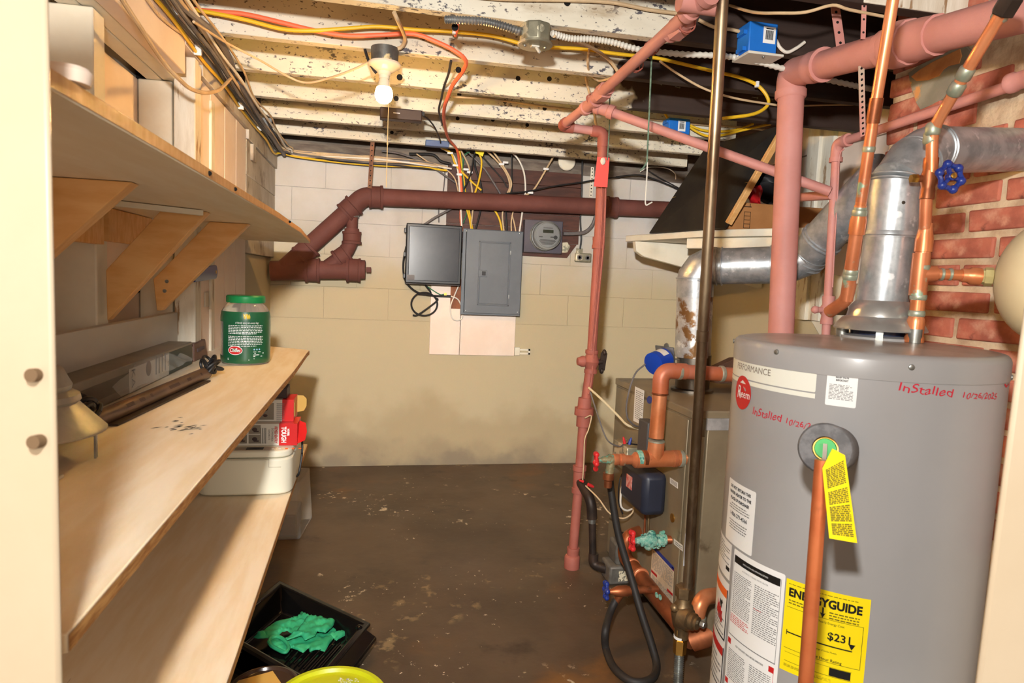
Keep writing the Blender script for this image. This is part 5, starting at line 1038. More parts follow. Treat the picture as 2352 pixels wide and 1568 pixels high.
# ---- ceiling cables
yo = 2.395
cab('orangec', [at(a,b,y=y) for a,b,y in ((445,22,2.42),(500,27,2.40),(560,32,2.395),(640,50,2.395),(722,70,2.395),(800,82,2.395),(880,80,2.395),(950,78,2.395),(1000,95,2.395),(1045,117,2.392),(1070,140,2.41),(1062,165,2.5),(1040,195,2.66),(1028,225,2.78),(1020,252,3.0),(1021,285,3.4),(1030,318,3.85),(1050,345,4.1),(1056,390,4.24),(1060,440,4.27),(1058,500,4.27),(1062,530,4.28))], .0078, 'orange cable stapled along the joists down to the breaker panel')
cab('yellowc', [at(a,b,y=y) for a,b,y in ((405,16,2.40),(500,32,2.395),(570,47,2.393),(650,67,2.393),(720,70,2.388),(800,65,2.393),(870,61,2.393),(950,68,2.393),(1030,72,2.393),(1130,82,2.395),(1220,105,2.395),(1330,112,2.392),(1420,124,2.39),(1500,132,2.39),(1560,145,2.39),(1640,164,2.39),(1700,178,2.39),(1740,196,2.385),(1762,222,2.375),(1762,243,2.37),(1730,262,2.37),(1660,272,2.37))], .0066, 'yellow cable stapled along white joist curling near the pink drain')
for px, py, w_ in ((1043,70,'left'),(1740,193,'right')):
    c = at(px,py,y=2.378); one('cable_clip', MB().box(c+V((-.006,-.004,-.011)), c+V((.006,.012,.011))), K['decal'], 'white staple holding the yellow joist cable, the %s one' % w_, 'cable clip', 'white staples on the yellow joist cable', .002)
def corr(pts, r, mt, label, dr=.0016, k=14):
    p = spl(pts, k); return one('flexible_conduit', MB().tube(p, [r+(dr if i % 2 else -dr) for i in range(len(p))], 12), K[mt], label, 'conduit')
corr([at(a,b,y=y) for a,b,y in ((1266,76,2.0),(1310,88,2.02),(1360,90,2.02),(1410,98,2.02),(1470,114,2.02),(1560,124,2.02),(1650,128,2.02),(1720,137,2.02),(1800,158,2.02),(1870,176,2.05),(1960,196,2.1),(2010,206,2.15))], .0088, 'wconduit', 'white ribbed metal conduit running right from round switch box')
corr([at(a,b,y=y) for a,b,y in ((1022,45,2.0),(1060,46,1.98),(1110,49,1.975),(1150,58,1.975),(1194,72,1.985))], .0105, 'conduit', 'grey ribbed metal conduit running left from the round switch box')
cab('beigec', [at(a,b,y=y) for a,b,y in ((1272,82,2.0),(1310,92,2.1),(1360,110,2.3),(1400,138,2.38),(1420,166,2.4))], .006, 'beige cable drooping from the switch box to pink pipe')
cab('beigec', [at(a,b,y=y) for a,b,y in ((1090,-8,2.03),(1160,-2,2.028),(1290,0,2.028),(1400,5,2.028),(1490,22,2.028),(1570,32,2.028))], .006, 'flat cream cable lying along the nearest white joist face')
cab('beigec', [at(a,b,y=y) for a,b,y in ((1356,97,2.38),(1350,140,2.39),(1356,170,2.5),(1375,185,2.55),(1400,180,2.45),(1415,172,2.4))], .0045, 'beige wire hooking round below the pink pipe near joists')
cab('beigec', [at(a,b,y=y) for a,b,y in ((1345,176,2.8),(1352,205,2.82),(1362,240,2.9),(1368,280,2.95),(1376,322,2.9))], .006, 'beige cable hanging behind the pink pipe junction near its elbow')
cab('beigec', [at(a,b,y=y) for a,b,y in ((1040,222,3.0),(1120,226,3.05),(1160,232,3.18),(1230,242,3.18),(1300,250,3.235),(1360,258,3.235),(1480,272,3.235),(1600,285,3.235),(1700,292,3.235),(1770,300,3.235))], .0055, 'long beige cable running under the rear joists to the right')
cab('yellowc', [at(a,b,y=y) for a,b,y in ((1575,285,3.21),(1600,302,3.21),(1625,312,3.21),(1660,310,3.21),(1710,298,3.21),(1770,285,3.21))], .0062, 'yellow cable sagging right from the small blue box, lower one')
cab('yellowc', [at(a,b,y=y) for a,b,y in ((1525,258,3.235),(1540,276,3.235),(1575,284,3.235),(1620,300,3.235),(1680,300,3.235),(1730,285,3.235))], .0062, 'yellow cable passing over the small blue box, upper one')
cab('beigec', [at(a,b,y=y) for a,b,y in ((1605,46,2.02),(1640,62,2.02),(1680,68,2.02),(1712,76,2.02))], .0055, 'pale cable entering the large blue box from the left')
cab('whitec', [at(a,b,y=y) for a,b,y in ((1782,92,2.03),(1792,110,2.03),(1808,120,2.03),(1830,110,2.03),(1848,97,2.03))], .0055, 'white cable curling out of the large blue box at right')
cab('beigec', [at(a,b,y=y) for a,b,y in ((1675,12,2.0),(1730,28,1.8),(1790,30,1.7),(1850,28,1.65),(1912,12,1.64),(1950,22,1.64),(2030,38,1.66))], .0042, 'thin brown cable looping across the top right near joists')
cab('beigec', [at(a,b,y=y) for a,b,y in ((1515,140,2.36),(1550,165,2.36),(1600,195,2.36),(1640,212,2.36),(1700,228,2.36),(1788,242,2.36))], .0042, 'brown cable slanting down across the dark joists at right')
cab('beigec', [at(a,b,y=y) for a,b,y in ((1845,243,2.6),(1900,241,2.6),(1970,240,2.6),(2010,236,2.6))], .0035, 'thin straight brown wire right of the large pink drain')
cab('beigec', [at(a,b,y=y) for a,b,y in ((905,28,2.06),(915,50,2.1),(925,72,2.3),(930,90,2.38),(922,108,2.42),(903,115,2.43))], .0065, 'stiff tan cable curving into the bulb fixture box')
cab('orangec', [at(a,b,y=y) for a,b,y in ((1051,52,2.2),(1050,66,2.35),(1046,82,2.40))], .006, 'short orange cable passing through a joist hole')
cab('blackc', [at(a,b,y=y) for a,b,y in ((1036,140,2.46),(1030,170,2.6),(1020,198,2.8),(1014,225,3.0),(1008,255,3.2),(1017,285,3.45))], .005, 'black cable running beside the orange cable below joists')
cab('blackc', [at(a,b,y=y) for a,b,y in ((968,264,3.2),(985,275,3.35),(1000,295,3.6),(1010,318,3.9),(1012,328,4.0))], .004, 'black cord from the small dark box to the blue box')
cab('beigec', [at(a,b,y=y) for a,b,y in ((445,50,2.05),(520,98,2.35),(600,140,2.5),(660,175,2.55),(705,190,2.55),(760,178,2.52),(810,160,2.48),(848,142,2.46))], .004, 'pale wire sagging from the left wall to the bulb fixture')
cab('blackc', [at(a,b,y=y) for a,b,y in ((838,113,2.44),(845,135,2.44),(855,155,2.44),(864,168,2.44))], .005, 'short black cord hanging left of the bulb fixture')
# ---- wire bundle along the top of the left wall
def lw(offx, offz, amp, seed, y0=1.15, ye=4.24, xe=.45, ez=0):
    rg = random.Random(seed); pts = []; y = y0
    while y < ye-.1:
        pts.append(V((-.585+offx+rg.uniform(-1,1)*amp, y, 2.005+offz-(.012*(y-1.2))+rg.uniform(-1,1)*amp))); y += .33
    pts.append(V((-.56+offx, ye-.05, 1.965+offz*.6)))
    x = -.48
    while x < xe: pts.append(V((x, ye+rg.uniform(-1,1)*amp*.6, 1.955+offz*.7+ez+rg.uniform(-1,1)*amp))); x += .24
    pts.append(V((xe, ye+.01, 1.94+offz*.5))); return pts
B_ = [('beigec',.0058,0,0),('beigec',.0058,.014,-.004),('beigec',.0055,.028,-.014),('beigec',.005,.040,.004),('whitec',.0055,.006,-.020),('greyc',.007,.022,-.030),('whitec',.005,.05,-.008),('yellowc',.006,-.004,-.046),('greyc',.006,.034,.012),('blackc',.0055,.016,-.040),('beigec',.0045,.058,.010)]
L_ = ['beige cable of the left wall bundle, innermost at the wall','beige cable of the left wall bundle, next to the innermost','beige cable of the left wall bundle, at its middle','beige cable of the left wall bundle, towards the room','white cable low in the bundle along left wall top','grey cable low in the bundle along left wall top','white cable on the room side of left wall bundle','yellow cable clipped lowest along the left wall top','grey cable on the room side of left wall bundle','black cable low in the bundle along left wall top','thin beige cable outermost in the left wall bundle']
for i, (mt, r, ox, oz) in enumerate(B_): cab(mt, lw(ox, oz, .010, 70+i, xe=(.42,.40,.44,.38,.45,.3,.36,.42,.36,.40,.2)[i]), r, L_[i])
cab('greyc', [at(a,b,z=1.985) for a,b in ((385,-25),(420,15),(455,45),(490,75),(518,115),(534,155),(538,190))]+[V((-.55,2.9,1.975)),V((-.555,3.3,1.96)),V((-.56,3.8,1.95)),V((-.55,4.2,1.93))], .011, 'thick dark grey cable bulging from the left wall bundle')
cab('beigec', [at(a,b,x=x) for a,b,x in ((275,-10,-.57),(320,60,-.57),(370,135,-.57),(410,180,-.55),(440,205,-.54),(475,213,-.53),(505,205,-.54),(530,180,-.56))], .006, 'cream cable drooping in a loop below the wall beam')
cab('beigec', [at(a,b,x=-.597) for a,b in ((335,-5),(365,35),(400,65),(428,84),(445,105))], .0045, 'thin beige cable lying on the beam face near the ceiling')
for i_, (px, py) in enumerate(((398,17),(450,92),(448,112),(513,160),(549,240),(592,290),(632,338))):
    c = at(px,py,x=-.598); one('cable_clip', MB().box(c+V((-.004,-.006,-.02)), c+V((.02,.006,.014))), K['decal'], 'white cable clip along the left wall top, %s from the camera' % ORD[i_], 'cable clip', 'white clips along the left wall', .003)
# ---- round switch box
t = thing('switch_box', 'round metal ceiling box with a small white toggle switch', 'switch box')
c = at(1230,82,y=2.06); c.z = 2.0; 
s8 = [(math.cos(a+.39), math.sin(a+.39)) for a in [2*math.pi*i/8 for i in range(8)]]
ob('box', MB().lathe(V((c.x,c.y,1.972)), (0,0,1), [(0,.050),(.056,.050)], 8), K['oldbox'], t, .006)
cv = ob('cover', MB().lathe(V((c.x,c.y,1.966)), (0,0,1), [(0,.052),(.002,.054),(.007,.054)], 32), K['oldbox'], t)
ob('knockout', MB().lathe(V((c.x+.005,c.y-.0462,2.004)), (0,-1,0), [(0,.012),(.0012,.012),(.002,.010)], 18), K['oldbox'], t)
ob('toggle', MB().box((c.x-.012,c.y-.008,1.962),(c.x+.012,c.y+.008,1.967)).bar((c.x+.004,c.y,1.964),(c.x+.012,c.y-.012,1.945), .007, .007), K['wconduit'], cv)
for dx in (-.032,.032): ob('cover_screw', MB().ball((c.x+dx,c.y,1.965), .005, 8), K['zinc'], cv)
for sx_ in (-1,1): ob('conduit_clamp', nut((c.x+sx_*.054,c.y-.01,2.0), (1,0,0), .02, .013), K['zinc'], t)
# ---- bulb fixture
t = thing('bulb_fixture', 'bare lit bulb in a white porcelain holder with a pull cord', 'light fixture')
c = V((at(884,118,y=2.44).x, 2.44, CZ))
ob('ceiling_box', MB().lathe(V((c.x,c.y,CZ-.048)), (0,0,1), [(0,.046),(.05,.048)], 24), mat('flaking_box', S(120,120,116), S(92,92,90), 14, rough=.5, metal=.5, spots=[(S(214,196,150), 8, (1,1,1), .58, .62)]), t)
ob('holder', MB().lathe(V((c.x,c.y,CZ-.048)), (0,0,-1), [(0,.056),(.006,.058),(.012,.055),(.016,.046),(.026,.034),(.030,.024),(.040,.021),(.042,.018)], 32), K['porcelain'], t)
ob('bulb_neck', MB().lathe(V((c.x,c.y,CZ-.088)), (0,0,-1), [(0,.018),(.012,.0185),(.014,.015),(.018,.0185),(.035,.021),(.042,.0235)], 28), K['porcelain'], t)
ob('bulb_globe', MB().lathe(V((c.x,c.y,CZ-.130)), (0,0,-1), [(0,.0235),(.010,.028),(.020,.0305),(.032,.030),(.044,.025),(.052,.016),(.056,.0)], 28), K['bulbglass'], t)
a, b, e = V((c.x+.02,c.y-.012,CZ-.10)), at(890,330,y=2.42), at(887,430,y=2.42)
ob('pull_cord', MB().tube([a, V((b.x,b.y,1.80)), b, e], .0016, 6), K['chain'], t); ob('cord_knot', MB().ball(b, .0035, 8, (1,1,1.8)), K['chain'], t)
# small dark box fixed to a joist
t = thing('small_router', 'small dark electronics box fixed between joists behind the bulb', 'device')
a, b = at(873,248,y=3.2), at(968,282,y=3.2); ob('case', MB().box((a.x,3.17,b.z),(b.x,3.225,a.z)), mat('dark_brown_case', S(62,46,40), rough=.4), t, .004)
ob('status_light', MB().box((a.x+.06,3.1685,(a.z+b.z)/2),(a.x+.09,3.1705,(a.z+b.z)/2+.004)), K['decal'], t); ob('port', MB().box((b.x-.002,3.18,b.z+.03),(b.x+.012,3.2,b.z+.045)), K['blackpl'], t)
# ---- strings
t = thing('hook_string', 'green string tied to the pink pipe holding a bent wire hook', 'string')
sa, sb = at(1497,125,d=2.05), at(1486,372,d=2.05)
ob('string', MB().tube([sa, sb], .0026, 6), K['string'], t); kx = MB()
for i in range(7): kx.ball(sa+V((random.uniform(-.03,.008),random.uniform(-.01,.01),random.uniform(-.014,.012))), .007, 8)
ob('knot', kx.tube([sb, at(1478,385,d=2.05), at(1470,392,d=2.05)], .003, 6), K['string'], t)
hk = [at(a,b,d=2.05) for a,b in ((1487,372),(1486,400),(1482,466),(1484,472),(1498,464))]; ob('wire_hook', MB().tube(bend(hk, .01, 4), .0022, 8), K['wconduit'], t)
t = thing('red_tag', 'red card tag hanging on a string in front of the pink riser', 'tag')
y_ = 2.63; tp = Y(y_, (1372,360), (1400,362), (1395,430), (1364,428)); ob('tag_card', MB().prism(tp, (0,.001,0)), K['tagred'], t)
ob('string', MB().tube([at(1383,202,y=2.3), at(1401,215,y=2.4), at(1399,300,y=2.62), at(1395,368,y=2.625)], .0024, 6), K['string'], t)
ob('paper_wad', MB().ball(at(1385,370,y=2.622), .012, 8, (1,.6,1.3)), K['bag'], t)
# nails sticking out of the dark joists
for i_, (px, py, y) in enumerate(sorted(((1515,194,2.80),(1557,201,2.80),(1735,225,2.80),(1770,228,2.80),(1432,248,3.2),(1382,176,2.8),(1938,248,3.2),(1614,267,3.2)))):
    c = at(px,py,y=y); one('joist_nail', MB().tube([c+V((0,.03,.012)), c+V((.002,-.014,-.003))], .0016, 6).ball(c+V((.002,-.014,-.003)), .004, 8, (1,.6,1)), K['zinc'], 'bent nail sticking out of a dark joist, %s from the left' % ORD[i_], 'nail', 'nails in the dark joists')
# ================================================================ shelves on the left
def outline(pts, z0, z1): return MB().prism([(x,y,z0) for x,y in pts], (0,0,z1-z0))
zs = 1.385; t = thing('plywood_shelf', 'upper plywood shelf on three diagonal pine braces at left', 'shelf')
tip = at(712,551,z=zs+.015); n1, n2 = at(640,494,z=zs+.01), at(690,528,z=zs+.01)
ol = [(-.265,.60),(-.265,1.5),(n1.x,n1.y),((n1.x+n2.x)/2-.001,(n1.y+n2.y)/2),(n2.x,n2.y),(tip.x,tip.y),(tip.x-.012,tip.y+.02),(-.668,tip.y+.03),(-.668,.60)]
ob('shelf_board', outline(ol, zs, zs+.018), K['plyw'], t, .0015)
edge = MB(); 
ep = ol[:7]
for (xa,ya),(xb,yb_) in zip(ep, ep[1:]): edge.add([(xa+.0012,ya,zs+.0015),(xb+.0012,yb_,zs+.0015),(xb+.0012,yb_,zs+.0165),(xa+.0012,ya,zs+.0165)], [(0,1,2,3)])
eo = ob('edge_face', edge, K['pine'], t)  # pine tone paints the bulb's orange light onto the plywood edge
for px, py in ((470,392),(531,429),(658,504)):
    c = at(px,py,x=-.27); ob('edge_nail', MB().ball((ol[0][0]+.002 if c.y < 1.6 else n1.x+.003,c.y,zs+.009), .004, 8), K['hole'], eo)
for i, pp in enumerate((((110,404),(303,423),(120,572),(100,572)), ((372,490),(476,490),(246,736),(243,620)), ((481,513),(571,517),(370,713),(360,713),(352,641)))):
    yk = (1.25,1.80,2.18)[i]; p = Y(yk, *pp); p[0].z = p[1].z = zs-.001
    if i == 0: p = [V((-.672,yk,zs-.001)), p[1], V((-.672,yk,p[1].z-(p[1].x+.672)*1.0))]; 
    else:
        for v in p: v.x = max(v.x, -.672)
    b = ob('brace', MB().prism(p, (0,.038,0)), K['pine'], t, .002)
    if i == 2:
        for px, py in ((383,646),(378,668)): c = at(px,py,y=yk); ob('screw_head', MB().lathe(c+V((0,.002,0)), (0,-1,0), [(0,.0065),(.004,.005)], 10), K['zinc'], b)
ob('wall_cleat', MB().box((-.672,.7,zs-.095),(-.652,1.80,zs-.002)), K['pine'], t, .002); ob('wall_cleat', MB().box((-.672,1.84,zs-.085),(-.655,2.17,zs-.002)), K['pine'], t, .002)
a, b = at(245,486,y=1.62), at(462,489,y=1.76); one('lath_stick', MB().bar(V((a.x,a.y,zs-.008)), V((b.x,b.y,zs-.008)), .02, .012), K['whitewood'], 'thin white lath stick tucked under the upper plywood shelf', 'stick')
c = at(128,172,z=zs+.02); one('round_disc', MB().lathe((c.x,c.y+.02,zs+.018), (0,0,1), [(0,.019),(.010,.021),(.014,.018)], 24), K['pinkwall'], 'small pale round disc lying on the upper shelf near the door frame', 'disc')
t = thing('plywood_shelf', 'middle plywood shelf holding the green jar and long lamp', 'shelf'); zm_ = .93
fr_ = at(713,803,z=zm_); ol = [(-.250,.60),(-.250,2.2),(fr_.x-.004,fr_.y-.10),(fr_.x-.002,fr_.y-.03),(fr_.x-.012,fr_.y+.0),(-.69,3.05),(-.69,2.3),(-.672,2.3),(-.672,.60)]
ob('shelf_board', outline(ol, zm_-.018, zm_), K['ply'], t, .0015); edge = MB(); ep = ol[:6]
for (xa,ya),(xb,yb_) in zip(ep, ep[1:]): edge.add([(xa+.0012,ya,zm_-.0165),(xb+.0012,yb_,zm_-.0165),(xb+.0012,yb_,zm_-.0015),(xa+.0012,ya,zm_-.0015)], [(0,1,2,3)])
ob('edge_face', edge, K['plyedge'], t)
ob('back_ledger', MB().box((-.672,.72,zm_),(-.650,2.66,1.092)), K['grime'] if 0 else mat('grey_white_board', S(206,200,190), S(192,186,176), 4, (1,.3,1), rough=.55, bump=.1), t, .002)
for y_ in (.9,1.7,2.5): ob('bracket', MB().prism([(-.672,y_,zm_-.02),(-.30,y_,zm_-.02),(-.672,y_,zm_-.25)], (0,.03,0)), K['pine'], t)
fleck = MB(); rg = random.Random(12)
for i in range(26):
    px, py = 405+rg.gauss(10,22), 978+rg.gauss(0,9)
    c = at(px,py,z=zm_+.0008); a = rg.uniform(.3,1.3); l_ = rg.uniform(.004,.014); d_ = V((math.cos(a),math.sin(a),0)); n_ = V((-d_.y,d_.x,0))
    fleck.add([c-d_*l_, c+n_*.002, c+d_*l_*.8, c-n_*.0022], [(0,1,2,3)])
f_ = ob('dark_flecks', fleck, K['hole'], t); f_['kind'] = 'stuff'
t = thing('plywood_shelf', 'lower plywood shelf under the white printer', 'shelf'); zl = .55
fr_ = at(706,1019,z=zl); ol = [(-.226,.60),(-.232,1.2),(fr_.x,fr_.y),(-.69,fr_.y+.02),(-.69,2.3),(-.672,2.3),(-.672,.60)]
ob('shelf_board', outline(ol, zl-.018, zl), K['ply'], t, .0015); edge = MB(); ep = ol[:3]
for (xa,ya),(xb,yb_) in zip(ep, ep[1:]): edge.add([(xa+.0012,ya,zl-.0165),(xb+.0012,yb_,zl-.0165),(xb+.0012,yb_,zl-.0015),(xa+.0012,ya,zl-.0015)], [(0,1,2,3)])
ob('edge_face', edge, K['plyedge'], t)
for y_ in (.9,1.7,2.4): ob('bracket', MB().prism([(-.672,y_,zl-.02),(-.36,y_,zl-.02),(-.672,y_,zl-.25)], (0,.03,0)), K['pine'], t)
# ---- jar
t = thing('plastic_jar', 'large clear plastic jar with green label wrap and green lid', 'jar')
jc = at(556,838,z=zm_); jc.y += .06; jr = .078
ob('jar_wall', MB().lathe(jc, (0,0,1), [(.001,jr-.01),(.004,jr-.003),(.02,jr),(.05,jr-.001),(.15,jr),(.178,jr-.004),(.196,jr-.016),(.204,jr-.024),(.212,jr-.024)], 48, True), K['jar'], t)
dirc = math.atan2(-jc.y, -jc.x)
def jp(a, z, o=.0008): return jc+V(((jr+o)*math.cos(dirc+a), (jr+o)*math.sin(dirc+a), z))
wr_ = MB()
for a0, a1, z0, z1 in ((-2.6,2.6,.142,.176),(-2.6,-2.2,.03,.142),(-1.05,2.6,.03,.142),(-2.6,2.6,.006,.03)):
    k_ = 24
    def rz(z): return .0008-(max(z-.15,0)/.028)**2*.004-(max(.02-z,0)/.016)**2*.003
    wr_.quadgrid(lambda u, v: jp(a0+(a1-a0)*u, z0+(z1-z0)*v, rz(z0+(z1-z0)*v)), k_, 5)
lw_ = ob('label_wrap', wr_, K['jarlabel'], t)
def jtext(m, s, size, a, z, bold=0, wide=1, off=.0016, align='CENTER', shear=0):
    vs, fs = tmesh(s, size, bold, align, shear); return m.add([jp(a+v.x*wide/jr, z+v.y, off) for v in vs], fs)
m = MB(); jtext(m, 'A family story in every bag.', .0085, .05, .138, wide=.78, shear=.3)
rg = random.Random(3)
for i in range(13):
    z_ = .130-.0052*i-(.004 if i > 5 else 0); a = -.72; e_ = .72-(.3 if i in (5,12) else rg.uniform(0,.06))
    while a < e_:
        w_ = rg.uniform(.03,.12); m.add([jp(a,z_,.0016), jp(min(a+w_,e_),z_,.0016), jp(min(a+w_,e_),z_+.0022,.0016), jp(a,z_+.0022,.0016)], [(0,1,2,3)]); a += w_+.025
for i, (a, e_) in enumerate(((.30,.62),(.34,.78),(.30,.55),(.30,.7))): m.add([jp(a,.044-.005*i,.0016), jp(e_,.044-.005*i,.0016), jp(e_,.046-.005*i,.0016), jp(a,.046-.005*i,.0016)], [(0,1,2,3)])
for i in range(2): m.add([jp(-.75,.022-.004*i,.0018), jp(.35-.2*i,.022-.004*i,.0018), jp(.35-.2*i,.0235-.004*i,.0018), jp(-.75,.0235-.004*i,.0018)], [(0,1,2,3)])
ob('white_print', m, K['whiteprint'], lw_)
ov = lambda w, h, o: MB().add([jp(-.42+w*math.cos(a), .050+h*math.sin(a), o) for a in [2*math.pi*i/32 for i in range(32)]], [tuple(range(32))])
ob('oval_border', ov(.30,.0150,.0018), K['whiteprint'], lw_); ob('red_oval', ov(.275,.0132,.0024), K['red'], lw_); ob('oval_lettering', jtext(MB(), 'Chifles', .0175, -.42, .0450, .0003, .72, .0032, shear=.25), K['whiteprint'], lw_)
m = MB()
for i, x_ in enumerate((.34,.45,.56)): m.add([jp(x_+.035*math.cos(a), .053+.0028*math.sin(a), .0016) for a in [2*math.pi*k/12 for k in range(12)]], [tuple(range(12))])
ob('round_icons', m, mat('pale_blue_print', S(150,190,226), rough=.5), lw_)
bn = MB()
for i in range(5):
    a0 = .02+.055*i; pts = [jp(a0-.02*(2-i)*f*1.2+.02, .158+.014*f+.004*math.sin(f*3), .0012) for f in (0,.25,.5,.75,1)]; pts = [jp(a0+.05*math.sin(f*2.2)*(1 if i < 3 else .6)-.12, .170-.017*f, .0022) for f in (0,.25,.5,.75,1)]
    bn.tube(pts, [.0006,.0018,.0022,.0018,.0006], 6)
ob('banana_picture', bn, K['banana'], lw_)
ob('screw_lid', MB().lathe(jc+V((0,0,.204)), (0,0,1), [(0,.0605),(.003,.062),(.020,.062),(.024,.058),(.024,.0)], 48), K['jarlid'], t)
# ---- long box and brown box behind
t = thing('long_box', 'long dusty grey box with clear window lying against the wall', 'box')
q = at(441,836,z=zm_); x1, ya = q.x, q.y; ht = .074
xb = x1-.075; y0 = .55; rot = .0
ob('box_body', MB().box((xb,y0,zm_+.001),(x1,ya,zm_+ht)), K['greycard'], t, .003)
yv = lambda px: at(px,800,x=x1+.001).y
ob('dark_end', MB().box((x1-.001,yv(389),zm_+.003),(x1+.0008,ya-.001,zm_+ht-.008)), K['darkgreen'], t)
lp_ = ob('label_panel', MB().box((x1-.001,yv(297),zm_+.003),(x1+.0008,yv(388),zm_+ht-.012)), mat('pale_grey_card', S(206,202,192), S(190,186,176), 7, rough=.5), t)
ob('dark_window', MB().box((x1-.001,y0,zm_+.02),(x1+.0008,yv(296),zm_+.055)), mat('dusty_dark_window', S(84,78,70), S(104,96,84), 6, rough=.3), t)
m = MB(); flat_text(m, 'KA', .036, (x1+.001,yv(297)+.012,zm_+ht*.50), (0,0,-1), (0,1,0), align='CENTER'); flat_text(m, '24', .018, (x1+.001,yv(388)-.012,zm_+ht*.50), (0,0,-1), (0,1,0))
ob('lettering', m, K['greyprint'], lp_); c = V((x1+.001,yv(341),zm_+.045)); ob('round_picture', MB().lathe(c, (1,0,0), [(0,.020),(.0006,.020)], 24), K['browncard'], lp_)
m = MB(); 
for i in range(4): m.box((x1+.0008,yv(357+i*7),zm_+.02),(x1+.0013,yv(359.5+i*7),zm_+.07))
ob('print_columns', m, K['greyprint'], lp_)
t = thing('brown_carton', 'small brown printed carton with white bordered front behind the long box', 'box')
a = at(362,800,z=zm_+.05); a.y = 2.36; fA, fB = at(362,787,y=2.36), at(447,790,y=2.36); zt_ = fA.z
ob('carton_body', MB().hexa([(fA.x,2.36,zm_+.001),(fB.x,2.36,zm_+.001),(fB.x+.004,2.52,zm_+.001),(fA.x+.004,2.52,zm_+.001),(fA.x,2.36,zt_),(fB.x,2.36,zt_),(fB.x-.004,2.52,zt_),(fA.x+.01,2.52,zt_)]), K['browncard'], t, .003)
ob('white_front', MB().box((fA.x+.006,2.3585,zm_+.008),(fB.x-.006,2.361,zt_-.010)), K['whitecard'], t); ob('front_picture', MB().box((fA.x+.012,2.3578,zm_+.014),(fB.x-.012,2.360,zt_-.016)), K['greycard'], t)
tp_ = ob('tan_oval', MB().lathe(((fA.x+fB.x)/2,2.44,zt_), (0,0,1), [(0,.001),(.0008,.022),(.001,.0)], 24), mat('gold_print', S(190,160,100), rough=.5), t); 
m = MB()
for i in range(9): m.box((fB.x-.0005,2.39+.012*i,zm_+.03),(fB.x+.0042-.0009*i*.5,2.395+.012*i,zt_-.02))
ob('side_stripes', m, K['darkcard'], t)
# ---- lamp tube with its cords and bag
t = thing('tube_lamp', 'long bronze tube lamp with coiled dark cords lying on the shelf', 'lamp')
a, b = at(203,957,z=zm_+.03), at(474,846,z=zm_+.03); u = (b-a).normalized(); s_ = V((u.y,-u.x,0))
ob('tube', MB().tube([a+V((0,0,-.012)), b+V((0,0,-.012))], .0165, 16), K['lampmetal'], t); ob('base_plate', MB().obox((a+b)/2+V((0,0,-.027))+s_*.012, s_*.016, u*(b-a).length*.42, V((0,0,.002))), K['iron'], t)
sp = MB(); rg = random.Random(9)
for i in range(10):
    f = rg.uniform(.2,.95); c = a.lerp(b, f)+V((0,0,-.012)); w_ = rg.uniform(.01,.03); sp.add([c+s_*.0168*math.cos(g)+V((0,0,.0168*math.sin(g)))+u*w_*(o-.5) for o, g in ((0,.3),(1,.3),(1,.8),(0,.8))], [(0,1,2,3)])
ob('dark_spots', sp, K['darkcard'], t)
cm = MB()
for i in range(6):
    r_ = rg.uniform(.018,.032); o_ = b+V((rg.uniform(-.005,.02),rg.uniform(-.01,.04),rg.uniform(-.004,.018))); ax_ = V((rg.uniform(-1,1),rg.uniform(-1,1),rg.uniform(-1,1))).normalized(); p1 = ax_.orthogonal().normalized(); p2 = ax_.cross(p1)
    lp = [o_+(p1*math.cos(g)+p2*math.sin(g)*.7)*r_ for g in [2*math.pi*k/20 for k in range(20)]]
    for v in lp: v.z = max(v.z, zm_+.005)
    cm.tube(lp+[lp[0]], .0042, 8, False)
cm.lathe(b+u*.012, u, [(0,.012),(.016,.012)], 10); ob('cord_coil', cm, K['blackc'], t)
cm = MB()
for i in range(4):
    o_ = a-u*.03+V((rg.uniform(-.01,.01),rg.uniform(-.02,.02),.012+.006*i)); lp = [o_+V((.022*math.cos(g),.030*math.sin(g),.010*math.sin(g*2+i))) for g in [2*math.pi*k/16 for k in range(16)]]
    for v in lp: v.z = max(v.z, zm_+.005)
    cm.tube(lp+[lp[0]], .005, 8, False)
ob('cord_coil', cm, K['blackc'], t)
def crumple(fn, nu, nv, amp, sc, seed):
    m = MB().quadgrid(fn, nu, nv); o = V((seed*3.7, seed, 0))
    m.v = [v+noise.noise_vector(v*sc+o)*amp for v in m.v]; return m
c0, c1 = at(275,905,z=zm_+.02), at(436,828,z=zm_+.03); w = (c1-c0); sd = V((w.y,-w.x,0)).normalized()
fm = crumple(lambda u_, v_: c0+w*u_-sd*.03+V((0,0,1))*(.052*math.sin(math.pi*v_)*(.35+.65*math.sin(math.pi*min(1,u_*1.05+.02))))+sd*(.075*(v_-.5)), 24, 12, .012, 22, 2)
for v in fm.v: v.z = max(v.z, zm_+.004)
one('film_bag', fm, K['film'], 'crumpled clear film bag lying over the bronze tube lamp', 'bag', ang=180)
